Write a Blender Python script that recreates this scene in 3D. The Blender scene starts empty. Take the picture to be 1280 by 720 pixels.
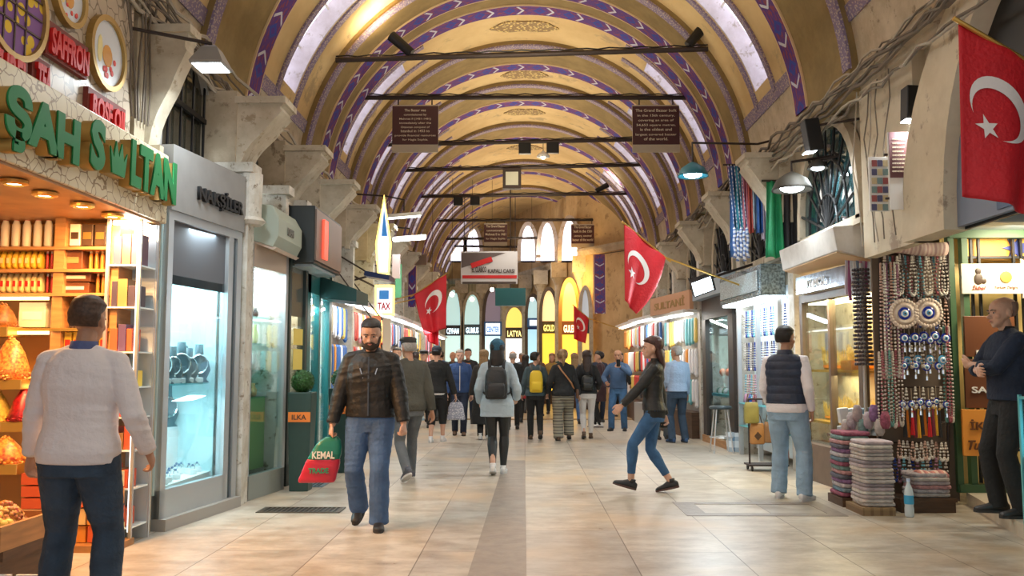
import bpy, math, random
import numpy as np
from mathutils import Vector, Matrix, noise
random.seed(7)
sc = bpy.context.scene
COL = sc.collection
PI = math.pi
# ---------------------------------------------------------------- camera
FPX, PITCH, YAW, EYE = 1100.0, math.atan(97 / 1100.0), math.atan(16 / 1100.0), 1.4
cam = bpy.data.cameras.new('camera'); cam_o = bpy.data.objects.new('camera', cam); COL.objects.link(cam_o)
cam.sensor_width = 36.0; cam.lens = 36.0 * FPX / 1280.0; cam.clip_end = 200
cam_o.location = (0, 0, EYE)
cam_o.rotation_euler = (PI / 2 + PITCH, 0, YAW)
sc.camera = cam_o
sc.view_settings.view_transform = 'Standard'; sc.view_settings.look = 'None'
sc.view_settings.gamma = 1.0; sc.view_settings.use_curve_mapping = False
sc.view_settings.exposure = 0.05
# ---------------------------------------------------------------- world fill light, entering through the vault left open behind the camera
w = bpy.data.worlds.new('world'); sc.world = w; w.use_nodes = True
w.node_tree.nodes['Background'].inputs[0].default_value = (0.86, 0.92, 1.0, 1)
w.node_tree.nodes['Background'].inputs[1].default_value = 1.0
LAMPS = []
def lamp(name, loc, power, color=(1, .85, .6), size=.4, kind='AREA', direction=(0, 0, -1), sizey=None, parent=None, spread=None, angle=None):
    l = bpy.data.lights.new(name, kind); l.energy = power; l.color = color
    if kind == 'AREA':
        l.size = size
        if sizey: l.shape = 'RECTANGLE'; l.size_y = sizey
        if spread: l.spread = spread
    else:
        l.shadow_soft_size = size
    if kind == 'SPOT': l.spot_size = angle or 1.6; l.spot_blend = .6
    o = bpy.data.objects.new(name, l); COL.objects.link(o)
    q = Vector(direction).normalized().to_track_quat('-Z', 'Y')
    o.rotation_euler = q.to_euler()
    if parent is not None:
        o.parent = parent; o.location = Vector(loc) - Vector(ORIG.get(parent.name, (0, 0, 0)))
    else: o.location = loc
    return o
ORIG = {}
# ---------------------------------------------------------------- pixel <-> place
def ray(px, py):
    x = (px - 640) / FPX; z = (360 - py) / FPX; y = 1.0
    y, z = y * math.cos(PITCH) - z * math.sin(PITCH), y * math.sin(PITCH) + z * math.cos(PITCH)
    x, y = x * math.cos(YAW) - y * math.sin(YAW), x * math.sin(YAW) + y * math.cos(YAW)
    return x / y, z / y
def P(px, py, Y):
    a, b = ray(px, py); return Vector((a * Y, Y, EYE + b * Y))
def WX(px, py, X):
    a, b = ray(px, py); d = X / a; return Vector((X, d, EYE + b * d))
def GR(px, py, z=0.0):
    a, b = ray(px, py); d = (z - EYE) / b; return Vector((a * d, d, z))
# ---------------------------------------------------------------- materials
MATS = {}
def nodes_of(m):
    nt = m.node_tree; return nt, nt.nodes, nt.links, nt.nodes['Principled BSDF']
def mat(name, col, rough=.6, metal=0., emit=0., emitcol=None, var=0., vscale=6., bump=0., bscale=40., alpha=1., trans=0., coat=0., ior=None, stretch=(1, 1, 1), col2=None, sheen=0.):
    if name in MATS: return MATS[name]
    m = bpy.data.materials.new(name); m.use_nodes = True; MATS[name] = m
    nt, N, L, b = nodes_of(m)
    c = tuple(col) + (1,)
    b.inputs['Base Color'].default_value = c; b.inputs['Roughness'].default_value = rough; b.inputs['Metallic'].default_value = metal
    if ior: b.inputs['IOR'].default_value = ior
    if trans: b.inputs['Transmission Weight'].default_value = trans
    if coat: b.inputs['Coat Weight'].default_value = coat
    if sheen: b.inputs['Sheen Weight'].default_value = sheen
    if alpha < 1: b.inputs['Alpha'].default_value = alpha
    if emit:
        b.inputs['Emission Color'].default_value = tuple(emitcol or col) + (1,); b.inputs['Emission Strength'].default_value = emit
    m.diffuse_color = c
    if var or bump:
        tc = N.new('ShaderNodeTexCoord'); mp = N.new('ShaderNodeMapping'); mp.inputs['Scale'].default_value = stretch
        L.new(tc.outputs['Object'], mp.inputs[0])
    if var:
        n = N.new('ShaderNodeTexNoise'); n.inputs['Scale'].default_value = vscale; n.inputs['Detail'].default_value = 5
        L.new(mp.outputs[0], n.inputs['Vector'])
        r = N.new('ShaderNodeValToRGB'); r.color_ramp.elements[0].position = .35; r.color_ramp.elements[1].position = .65
        lo = col2 or tuple(v * (1 - var) for v in col)
        r.color_ramp.elements[0].color = tuple(lo) + (1,); r.color_ramp.elements[1].color = c
        L.new(n.outputs[0], r.inputs[0]); L.new(r.outputs[0], b.inputs['Base Color'])
    if bump:
        n2 = N.new('ShaderNodeTexNoise'); n2.inputs['Scale'].default_value = bscale; n2.inputs['Detail'].default_value = 4
        L.new(mp.outputs[0], n2.inputs['Vector'])
        bp = N.new('ShaderNodeBump'); bp.inputs['Strength'].default_value = bump; bp.inputs['Distance'].default_value = .02
        L.new(n2.outputs[0], bp.inputs['Height']); L.new(bp.outputs[0], b.inputs['Normal'])
    return m
def nmath(N, L, op, a, b=None, c=None, clamp=False):
    n = N.new('ShaderNodeMath'); n.operation = op; n.use_clamp = clamp
    for i, v in enumerate((a, b, c)):
        if v is None: continue
        if isinstance(v, (int, float)): n.inputs[i].default_value = v
        else: L.new(v, n.inputs[i])
    return n.outputs[0]
def nmix(N, L, f, a, b):
    n = N.new('ShaderNodeMix'); n.data_type = 'RGBA'
    if isinstance(f, (int, float)): n.inputs[0].default_value = f
    else: L.new(f, n.inputs[0])
    for i, v in ((6, a), (7, b)):
        if isinstance(v, tuple): n.inputs[i].default_value = v + (1,) if len(v) == 3 else v
        else: L.new(v, n.inputs[i])
    return n.outputs[2]
def pattern(name, base, c2, c3, period=.55, rough=.8):
    """painted band: lozenges and leaves along u (metres), v across 0..1"""
    if name in MATS: return MATS[name]
    m = bpy.data.materials.new(name); m.use_nodes = True; MATS[name] = m
    nt, N, L, b = nodes_of(m); b.inputs['Roughness'].default_value = rough
    uv = N.new('ShaderNodeUVMap'); sp = N.new('ShaderNodeSeparateXYZ'); L.new(uv.outputs[0], sp.inputs[0])
    u, v = sp.outputs[0], sp.outputs[1]
    a = nmath(N, L, 'FRACT', nmath(N, L, 'DIVIDE', u, period))
    ta = nmath(N, L, 'ABSOLUTE', nmath(N, L, 'SUBTRACT', a, .5))
    tv = nmath(N, L, 'ABSOLUTE', nmath(N, L, 'SUBTRACT', v, .5))
    d = nmath(N, L, 'ADD', nmath(N, L, 'MULTIPLY', ta, 1.6), tv)
    loz = nmath(N, L, 'LESS_THAN', d, .33)
    loz2 = nmath(N, L, 'LESS_THAN', d, .16)
    # leaves: slanted strokes either side of each lozenge
    a2 = nmath(N, L, 'FRACT', nmath(N, L, 'ADD', nmath(N, L, 'DIVIDE', u, period), .5))
    t2 = nmath(N, L, 'SUBTRACT', nmath(N, L, 'ABSOLUTE', nmath(N, L, 'SUBTRACT', a2, .5)), nmath(N, L, 'MULTIPLY', tv, .55))
    leaf = nmath(N, L, 'MULTIPLY', nmath(N, L, 'LESS_THAN', nmath(N, L, 'ABSOLUTE', nmath(N, L, 'SUBTRACT', t2, .03)), .045), nmath(N, L, 'MULTIPLY', nmath(N, L, 'LESS_THAN', tv, .36), nmath(N, L, 'GREATER_THAN', nmath(N, L, 'SUBTRACT', a2, .5), 0)))
    ns = N.new('ShaderNodeTexNoise'); ns.inputs['Scale'].default_value = 9; L.new(uv.outputs[0], ns.inputs['Vector'])
    red = nmath(N, L, 'GREATER_THAN', ns.outputs[0], .56)
    col = nmix(N, L, red, base, c3)
    col = nmix(N, L, loz, col, c2)
    col = nmix(N, L, loz2, col, (base[0] * .8, base[1] * .8, base[2] * 1.2))
    col = nmix(N, L, leaf, col, (.62, .64, .74))
    edge = nmath(N, L, 'GREATER_THAN', tv, .44)
    col = nmix(N, L, edge, col, (.68, .5, .3))
    L.new(col, b.inputs['Base Color'])
    return m
def speckle(name, c1, c2, scale=22, rough=.8):
    if name in MATS: return MATS[name]
    m = bpy.data.materials.new(name); m.use_nodes = True; MATS[name] = m
    nt, N, L, b = nodes_of(m); b.inputs['Roughness'].default_value = rough
    tc = N.new('ShaderNodeTexCoord'); v = N.new('ShaderNodeTexVoronoi'); v.inputs['Scale'].default_value = scale
    L.new(tc.outputs['Object'], v.inputs['Vector'])
    f = nmath(N, L, 'GREATER_THAN', v.outputs['Distance'], .38)
    L.new(nmix(N, L, f, c1, c2), b.inputs['Base Color'])
    return m
def plaster(name, c1, c2, c3=None, scale=1.2, rough=.85, bump=.35):
    """weathered wall plaster: two tones plus a few flaked patches"""
    if name in MATS: return MATS[name]
    m = bpy.data.materials.new(name); m.use_nodes = True; MATS[name] = m
    nt, N, L, b = nodes_of(m); b.inputs['Roughness'].default_value = rough
    tc = N.new('ShaderNodeTexCoord')
    n1 = N.new('ShaderNodeTexNoise'); n1.inputs['Scale'].default_value = scale; n1.inputs['Detail'].default_value = 8; n1.inputs['Roughness'].default_value = .65
    L.new(tc.outputs['Object'], n1.inputs['Vector'])
    r = N.new('ShaderNodeValToRGB'); r.color_ramp.elements[0].position = .38; r.color_ramp.elements[1].position = .62
    r.color_ramp.elements[0].color = c2 + (1,); r.color_ramp.elements[1].color = c1 + (1,)
    L.new(n1.outputs[0], r.inputs[0]); col = r.outputs[0]
    if c3:
        n2 = N.new('ShaderNodeTexNoise'); n2.inputs['Scale'].default_value = scale * 2.2; n2.inputs['Detail'].default_value = 10; n2.inputs['Roughness'].default_value = .7
        mp = N.new('ShaderNodeMapping'); mp.inputs['Location'].default_value = (3.1, 7.7, 1.3); L.new(tc.outputs['Object'], mp.inputs[0]); L.new(mp.outputs[0], n2.inputs['Vector'])
        f = nmath(N, L, 'MULTIPLY', nmath(N, L, 'SUBTRACT', n2.outputs[0], .57, clamp=True), 14, clamp=True)
        col = nmix(N, L, f, col, c3)
    L.new(col, b.inputs['Base Color'])
    bp = N.new('ShaderNodeBump'); bp.inputs['Strength'].default_value = bump; bp.inputs['Distance'].default_value = .03
    L.new(n1.outputs[0], bp.inputs['Height']); L.new(bp.outputs[0], b.inputs['Normal'])
    return m
def cracked(name, c1, line, scale=5.0):
    if name in MATS: return MATS[name]
    m = bpy.data.materials.new(name); m.use_nodes = True; MATS[name] = m
    nt, N, L, b = nodes_of(m); b.inputs['Roughness'].default_value = .35
    tc = N.new('ShaderNodeTexCoord'); v = N.new('ShaderNodeTexVoronoi'); v.feature = 'DISTANCE_TO_EDGE'; v.inputs['Scale'].default_value = scale
    ns = N.new('ShaderNodeTexNoise'); ns.inputs['Scale'].default_value = 6
    mx = N.new('ShaderNodeMix'); mx.data_type = 'VECTOR'; mx.inputs[0].default_value = .12
    L.new(tc.outputs['Object'], ns.inputs['Vector']); L.new(tc.outputs['Object'], mx.inputs[4]); L.new(ns.outputs['Color'], mx.inputs[5])
    L.new(mx.outputs[1], v.inputs['Vector'])
    f = nmath(N, L, 'LESS_THAN', v.outputs['Distance'], .035)
    L.new(nmix(N, L, f, c1, line), b.inputs['Base Color'])
    return m
def checks(name, c1, c2, scale=14):
    if name in MATS: return MATS[name]
    m = bpy.data.materials.new(name); m.use_nodes = True; MATS[name] = m
    nt, N, L, b = nodes_of(m); b.inputs['Roughness'].default_value = .85
    tc = N.new('ShaderNodeTexCoord'); sp = N.new('ShaderNodeSeparateXYZ'); L.new(tc.outputs['Object'], sp.inputs[0])
    s1 = nmath(N, L, 'GREATER_THAN', nmath(N, L, 'SINE', nmath(N, L, 'MULTIPLY', sp.outputs[2], scale * 3)), .35)
    s2 = nmath(N, L, 'GREATER_THAN', nmath(N, L, 'SINE', nmath(N, L, 'MULTIPLY', sp.outputs[0], scale * 4)), .5)
    f = nmath(N, L, 'MULTIPLY', nmath(N, L, 'ADD', s1, s2), .5)
    L.new(nmix(N, L, f, c1, c2), b.inputs['Base Color'])
    return m
def bands(name, cols, scale=10., axis=2, rough=.8, warp=.0):
    """repeating colour stripes along an axis (striped cloth, packets)"""
    if name in MATS: return MATS[name]
    m = bpy.data.materials.new(name); m.use_nodes = True; MATS[name] = m
    nt, N, L, b = nodes_of(m); b.inputs['Roughness'].default_value = rough
    tc = N.new('ShaderNodeTexCoord'); sp = N.new('ShaderNodeSeparateXYZ'); L.new(tc.outputs['Object'], sp.inputs[0])
    x = nmath(N, L, 'MULTIPLY', sp.outputs[axis], scale)
    if warp:
        ns = N.new('ShaderNodeTexNoise'); ns.inputs['Scale'].default_value = 5; L.new(tc.outputs['Object'], ns.inputs['Vector'])
        x = nmath(N, L, 'ADD', x, nmath(N, L, 'MULTIPLY', ns.outputs[0], warp))
    r = N.new('ShaderNodeValToRGB'); r.color_ramp.interpolation = 'CONSTANT'
    while len(r.color_ramp.elements) < len(cols): r.color_ramp.elements.new(.5)
    for i, c in enumerate(cols):
        r.color_ramp.elements[i].position = i / len(cols); r.color_ramp.elements[i].color = tuple(c) + (1,)
    L.new(nmath(N, L, 'FRACT', x), r.inputs[0]); L.new(r.outputs[0], b.inputs['Base Color'])
    return m
def glass(name='glass', tint=(.9, .97, .98), a=.12, rough=.02):
    """thin clear pane: mostly see-through with a mirror-like coat"""
    if name in MATS: return MATS[name]
    m = bpy.data.materials.new(name); m.use_nodes = True; MATS[name] = m
    nt = m.node_tree; N = nt.nodes; L = nt.links; N.clear()
    out = N.new('ShaderNodeOutputMaterial'); mx = N.new('ShaderNodeMixShader'); tr = N.new('ShaderNodeBsdfTransparent'); gl = N.new('ShaderNodeBsdfGlossy')
    tr.inputs[0].default_value = tint + (1,); gl.inputs['Roughness'].default_value = rough
    fr = N.new('ShaderNodeFresnel'); fr.inputs[0].default_value = 1.45
    L.new(nmath(N, L, 'ADD', nmath(N, L, 'MULTIPLY', fr.outputs[0], .38), a * .2, clamp=True), mx.inputs[0])
    L.new(tr.outputs[0], mx.inputs[1]); L.new(gl.outputs[0], mx.inputs[2]); L.new(mx.outputs[0], out.inputs[0])
    return m
# ---------------------------------------------------------------- mesh builder
def frame_from(d, up=Vector((0, 0, 1))):
    d = Vector(d).normalized(); u = d.cross(up)
    if u.length < 1e-4: u = d.cross(Vector((0, 1, 0)))
    u.normalize(); v = u.cross(d).normalized()
    return u, v
class MB:
    def __init__(s): s.v = []; s.f = []; s.uv = {}; s.mi = []
    def add(s, vs, fs, mi=0):
        o = len(s.v); s.v += [Vector(p) for p in vs]
        s.f += [tuple(i + o for i in f) for f in fs]; s.mi += [mi] * len(fs); return s
    def box(s, x0, y0, z0, x1, y1, z1, mi=0):
        vs = [(x, y, z) for x in (x0, x1) for y in (y0, y1) for z in (z0, z1)]
        return s.add(vs, [(0, 1, 3, 2), (4, 6, 7, 5), (0, 4, 5, 1), (2, 3, 7, 6), (0, 2, 6, 4), (1, 5, 7, 3)], mi)
    def cbox(s, c, d, rz=0., rx=0., ry=0., mi=0):
        M = Matrix.Rotation(rz, 3, 'Z') @ Matrix.Rotation(ry, 3, 'Y') @ Matrix.Rotation(rx, 3, 'X'); c = Vector(c)
        vs = [c + M @ Vector((x * d[0] / 2, y * d[1] / 2, z * d[2] / 2)) for x in (-1, 1) for y in (-1, 1) for z in (-1, 1)]
        return s.add(vs, [(0, 1, 3, 2), (4, 6, 7, 5), (0, 4, 5, 1), (2, 3, 7, 6), (0, 2, 6, 4), (1, 5, 7, 3)], mi)
    def cyl(s, a, b, r0, r1=None, n=12, mi=0, caps=True):
        r1 = r0 if r1 is None else r1; a = Vector(a); b = Vector(b); u, v = frame_from(b - a)
        vs = []
        for p, r in ((a, r0), (b, r1)):
            vs += [p + (u * math.cos(2 * PI * i / n) + v * math.sin(2 * PI * i / n)) * r for i in range(n)]
        fs = [(i, (i + 1) % n, n + (i + 1) % n, n + i) for i in range(n)]
        if caps: fs += [tuple(range(n))[::-1], tuple(range(n, 2 * n))]
        return s.add(vs, fs, mi)
    def tube(s, pts, r, n=6, mi=0, closed=False):
        pts = [Vector(p) for p in pts]; k = len(pts); vs = []; fs = []
        up = Vector((0, 0, 1))
        for i, p in enumerate(pts):
            a = pts[(i - 1) % k] if closed or i > 0 else p; b = pts[(i + 1) % k] if closed or i < k - 1 else p
            d = (b - a)
            if d.length < 1e-9: d = Vector((0, 0, 1))
            d.normalize()
            if i == 0: u, v = frame_from(d)
            else:
                u = (u - d * u.dot(d))
                if u.length < 1e-5: u, v = frame_from(d)
                u.normalize(); v = u.cross(d).normalized()
            rr = r[i] if isinstance(r, (list, tuple)) else r
            vs += [p + (u * math.cos(2 * PI * j / n) + v * math.sin(2 * PI * j / n)) * rr for j in range(n)]
        for i in range(k if closed else k - 1):
            for j in range(n):
                a = i * n; b = ((i + 1) % k) * n
                fs.append((a + j, a + (j + 1) % n, b + (j + 1) % n, b + j))
        if not closed: fs += [tuple(range(n))[::-1], tuple(range((k - 1) * n, k * n))]
        return s.add(vs, fs, mi)
    def lathe(s, prof, c=(0, 0, 0), n=20, mi=0, axis='Z', M=None):
        vs = []; c = Vector(c)
        for r, z in prof:
            for j in range(n):
                t = 2 * PI * j / n; p = Vector((r * math.cos(t), r * math.sin(t), z))
                if axis == 'X': p = Vector((p.z, p.x, p.y))
                elif axis == 'Y': p = Vector((p.x, p.z, p.y))
                if M is not None: p = M @ p
                vs.append(c + p)
        fs = []
        for i in range(len(prof) - 1):
            for j in range(n): fs.append((i * n + j, i * n + (j + 1) % n, (i + 1) * n + (j + 1) % n, (i + 1) * n + j))
        if prof[0][0] > 1e-5: fs.append(tuple(range(n))[::-1])
        if prof[-1][0] > 1e-5: fs.append(tuple(range((len(prof) - 1) * n, len(prof) * n)))
        return s.add(vs, fs, mi)
    def ball(s, c, r, n=12, m=8, mi=0, M=None):
        r = (r, r, r) if isinstance(r, (int, float)) else r; c = Vector(c); vs = [Vector((0, 0, -1))]
        for i in range(1, m):
            t = PI * i / m
            vs += [Vector((math.sin(t) * math.cos(2 * PI * j / n), math.sin(t) * math.sin(2 * PI * j / n), -math.cos(t))) for j in range(n)]
        vs.append(Vector((0, 0, 1)))
        vs = [Vector((p.x * r[0], p.y * r[1], p.z * r[2])) for p in vs]
        if M is not None: vs = [M @ p for p in vs]
        vs = [c + p for p in vs]
        fs = [(0, 1 + (j + 1) % n, 1 + j) for j in range(n)]
        for i in range(m - 2):
            for j in range(n): fs.append((1 + i * n + j, 1 + i * n + (j + 1) % n, 1 + (i + 1) * n + (j + 1) % n, 1 + (i + 1) * n + j))
        e = len(vs) - 1; b = 1 + (m - 2) * n
        fs += [(b + j, b + (j + 1) % n, e) for j in range(n)]
        return s.add(vs, fs, mi)
    def prism(s, poly, o, ax, ay, d, mi=0):
        """2-d outline extruded: point = o + x*ax + y*ay, thickness vector d"""
        o = Vector(o); ax = Vector(ax); ay = Vector(ay); d = Vector(d); n = len(poly)
        a = [o + ax * x + ay * y for x, y in poly]; vs = a + [p + d for p in a]
        fs = [tuple(range(n))[::-1], tuple(range(n, 2 * n))] + [(i, (i + 1) % n, n + (i + 1) % n, n + i) for i in range(n)]
        return s.add(vs, fs, mi)
    def ring(s, outer, inner, o, ax, ay, d, mi=0, closed=True):
        """frame between two outlines with the same number of points"""
        o = Vector(o); ax = Vector(ax); ay = Vector(ay); d = Vector(d); n = len(outer)
        A = [o + ax * x + ay * y for x, y in outer]; B = [o + ax * x + ay * y for x, y in inner]
        vs = A + B + [p + d for p in A] + [p + d for p in B]; fs = []
        for i in range(n if closed else n - 1):
            j = (i + 1) % n
            fs += [(i, j, n + j, n + i), (2 * n + i, 3 * n + i, 3 * n + j, 2 * n + j), (i, 2 * n + i, 2 * n + j, j), (n + i, n + j, 3 * n + j, 3 * n + i)]
        if not closed: fs += [(0, n, 3 * n, 2 * n), (n - 1, 3 * n - 1, 4 * n - 1, 2 * n - 1)]
        return s.add(vs, fs, mi)
    def loft(s, st, n=16, mi=0, power=2.0):
        """st: (centre, half-width, half-depth, u, v) rings; rounded ends"""
        vs = []; k = len(st)
        for c, a, b, u, v in st:
            for j in range(n):
                t = 2 * PI * j / n; ct, sn = math.cos(t), math.sin(t)
                e = 2.0 / power
                x = math.copysign(abs(ct) ** e, ct); y = math.copysign(abs(sn) ** e, sn)
                vs.append(Vector(c) + Vector(u) * (a * x) + Vector(v) * (b * y))
        fs = []
        for i in range(k - 1):
            for j in range(n): fs.append((i * n + j, i * n + (j + 1) % n, (i + 1) * n + (j + 1) % n, (i + 1) * n + j))
        fs += [tuple(range(n))[::-1], tuple(range((k - 1) * n, k * n))]
        return s.add(vs, fs, mi)
    def build(s, name, m, parent=None, w=True, smooth=False, bevel=0., origin=None):
        me = bpy.data.meshes.new(name); vs = s.v
        if parent is not None:
            po = Vector(ORIG.get(parent.name, (0, 0, 0))) if w else Vector((0, 0, 0)); o0 = po
        elif origin is not None: o0 = Vector(origin)
        else:
            a = np.array([tuple(p) for p in vs]); o0 = Vector(((a[:, 0].min() + a[:, 0].max()) / 2, (a[:, 1].min() + a[:, 1].max()) / 2, a[:, 2].min()))
        me.from_pydata([tuple(p - o0) for p in vs], [], s.f)
        ms = m if isinstance(m, (list, tuple)) else [m]
        for x in ms: me.materials.append(x)
        if len(ms) > 1: me.polygons.foreach_set('material_index', s.mi)
        if s.uv:
            uvl = me.uv_layers.new(name='UVMap')
            for p in me.polygons:
                for li in p.loop_indices:
                    uvl.data[li].uv = s.uv.get(me.loops[li].vertex_index, (0, 0))
        if smooth: me.polygons.foreach_set('use_smooth', [True] * len(me.polygons))
        me.update()
        o = bpy.data.objects.new(name, me); COL.objects.link(o)
        if parent is not None: o.parent = parent; ORIG[o.name] = tuple(Vector(ORIG.get(parent.name, (0, 0, 0))))
        else: o.location = o0; ORIG[o.name] = tuple(o0)
        if bevel:
            b = o.modifiers.new('bevel', 'BEVEL'); b.width = bevel; b.segments = 2; b.limit_method = 'ANGLE'
            if smooth: b.harden_normals = False
        return o
def tag(o, label, cat, group=None, kind=None):
    o['label'] = label; o['category'] = cat
    if group: o['group'] = group
    if kind: o['kind'] = kind
    return o
def thing(name, label, cat, loc=(0, 0, 0), rz=0., group=None):
    o = bpy.data.objects.new(name, None); COL.objects.link(o); o.empty_display_size = .1
    o.location = loc; o.rotation_euler = (0, 0, rz); ORIG[o.name] = tuple(loc)
    return tag(o, label, cat, group)
def struct(name, mb, m, parent=None, **k):
    o = mb.build(name, m, parent, **k)
    if parent is None: o['kind'] = 'structure'
    return o
def copy_tree(o, loc=None, rz=None, label=None, parent=None, scale=None):
    c = o.copy(); COL.objects.link(c)
    if parent is not None: c.parent = parent
    if loc is not None: c.location = loc
    if rz is not None: c.rotation_euler = (0, 0, rz)
    if label: c['label'] = label
    if scale: c.scale = (scale,) * 3 if isinstance(scale, (int, float)) else scale
    for ch in list(o.children):
        if ch.name in COL.objects: copy_tree(ch, parent=c)
    return c
LEFT = Matrix(((0, 0, 1), (1, 0, 0), (0, 1, 0)))       # writing on a wall seen to the left: reads along +Y, faces +X
RIGHT = Matrix(((0, 0, -1), (-1, 0, 0), (0, 1, 0)))    # writing on a wall to the right: reads along -Y, faces -X
FRONT = Matrix(((1, 0, 0), (0, 0, -1), (0, 1, 0)))     # writing facing the viewer end of the street
def text(name, body, loc, size, m, parent=None, M=FRONT, depth=.01, bold=0., width=None, height=None, align='LEFT', sp=1., w=True, shear=0.):
    cu = bpy.data.curves.new(name, 'FONT'); cu.body = body; cu.size = size; cu.extrude = depth / 2; cu.offset = bold; cu.align_x = align
    cu.space_character = sp; cu.shear = shear; cu.resolution_u = 3
    t = bpy.data.objects.new(name, cu); COL.objects.link(t)
    dg = bpy.context.evaluated_depsgraph_get(); me = bpy.data.meshes.new_from_object(t.evaluated_get(dg))
    bpy.data.objects.remove(t); bpy.data.curves.remove(cu)
    a = np.array([tuple(v.co) for v in me.vertices])
    sx = width / (a[:, 0].max() - a[:, 0].min()) if width else 1.
    sy = height / (a[:, 1].max() - a[:, 1].min()) if height else 1.
    x0 = a[:, 0].min() if width else 0
    base = Vector(loc) - (Vector(ORIG.get(parent.name, (0, 0, 0))) if (parent is not None and w) else Vector((0, 0, 0)))
    for v in me.vertices:
        v.co = base + M @ Vector(((v.co.x - x0) * sx, v.co.y * sy, v.co.z))
    me.materials.clear(); me.materials.append(m)
    o = bpy.data.objects.new(name, me); COL.objects.link(o)
    if parent is not None: o.parent = parent
    return o
def rnd(a, b): return random.uniform(a, b)

# general street lighting: added fill lights in mid-air under the vault, without fixtures
for y_ in (4., 8.5, 12., 16, 19.6, 22.8, 26.5, 31):
    lamp('fill_uplight', (0, y_, 5.3), 48, (1, .84, .60), 1.4, direction=(0, 0, 1))
    lamp('fill_downlight', (0, y_, 5.2), 42, (1, .93, .84), 1.6, direction=(0, 0, -1))
# ================================================================ the street: floor, walls, vault
R, ZC = 3.5, 4.25
M_cream = plaster('vault_cream', (.74, .56, .29), (.62, .44, .21), (.46, .34, .19), scale=.8, bump=.15)
M_creamy = plaster('vault_side_plaster', (.62, .53, .40), (.44, .36, .25), (.25, .19, .13), scale=2.2)
M_olive = plaster('rib_olive', (.33, .235, .10), (.24, .17, .07), None, scale=2, bump=.15)
M_wall = plaster('wall_plaster', (.58, .50, .38), (.42, .35, .25), (.24, .19, .13), scale=2.4)
M_corb = plaster('corbel_stone', (.60, .54, .43), (.46, .40, .30), (.36, .29, .2), scale=3.5, bump=.2)
M_marb = plaster('pilaster_marble', (.66, .64, .58), (.5, .46, .38), (.22, .17, .11), scale=5, bump=.3, rough=.5)
M_lilac = plaster('window_reveal', (.74, .70, .76), (.58, .53, .56), (.42, .36, .32), scale=3, bump=.15)
M_purple = pattern('painted_band_purple', (.10, .035, .22), (.03, .06, .36), (.24, .05, .10))
M_purple2 = pattern('painted_band_violet', (.13, .06, .22), (.06, .08, .30), (.28, .08, .12), period=.35)
M_thin = speckle('painted_band_grey', (.50, .42, .38), (.24, .19, .30), 34)
M_gold = speckle('medallion_gold', (.72, .56, .22), (.30, .20, .10), 16)
M_day = mat('daylight_pane', (.9, .93, 1), emit=1.5, emitcol=(.86, .86, 1))
M_iron = mat('dark_iron', (.045, .032, .028), .55, .5, bump=.3)
M_black = mat('black_metal', (.012, .012, .013), .45, .3)
M_white = mat('white_paint', (.82, .82, .80), .5)
M_alu = mat('brushed_aluminium', (.55, .58, .60), .35, .7)
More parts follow.
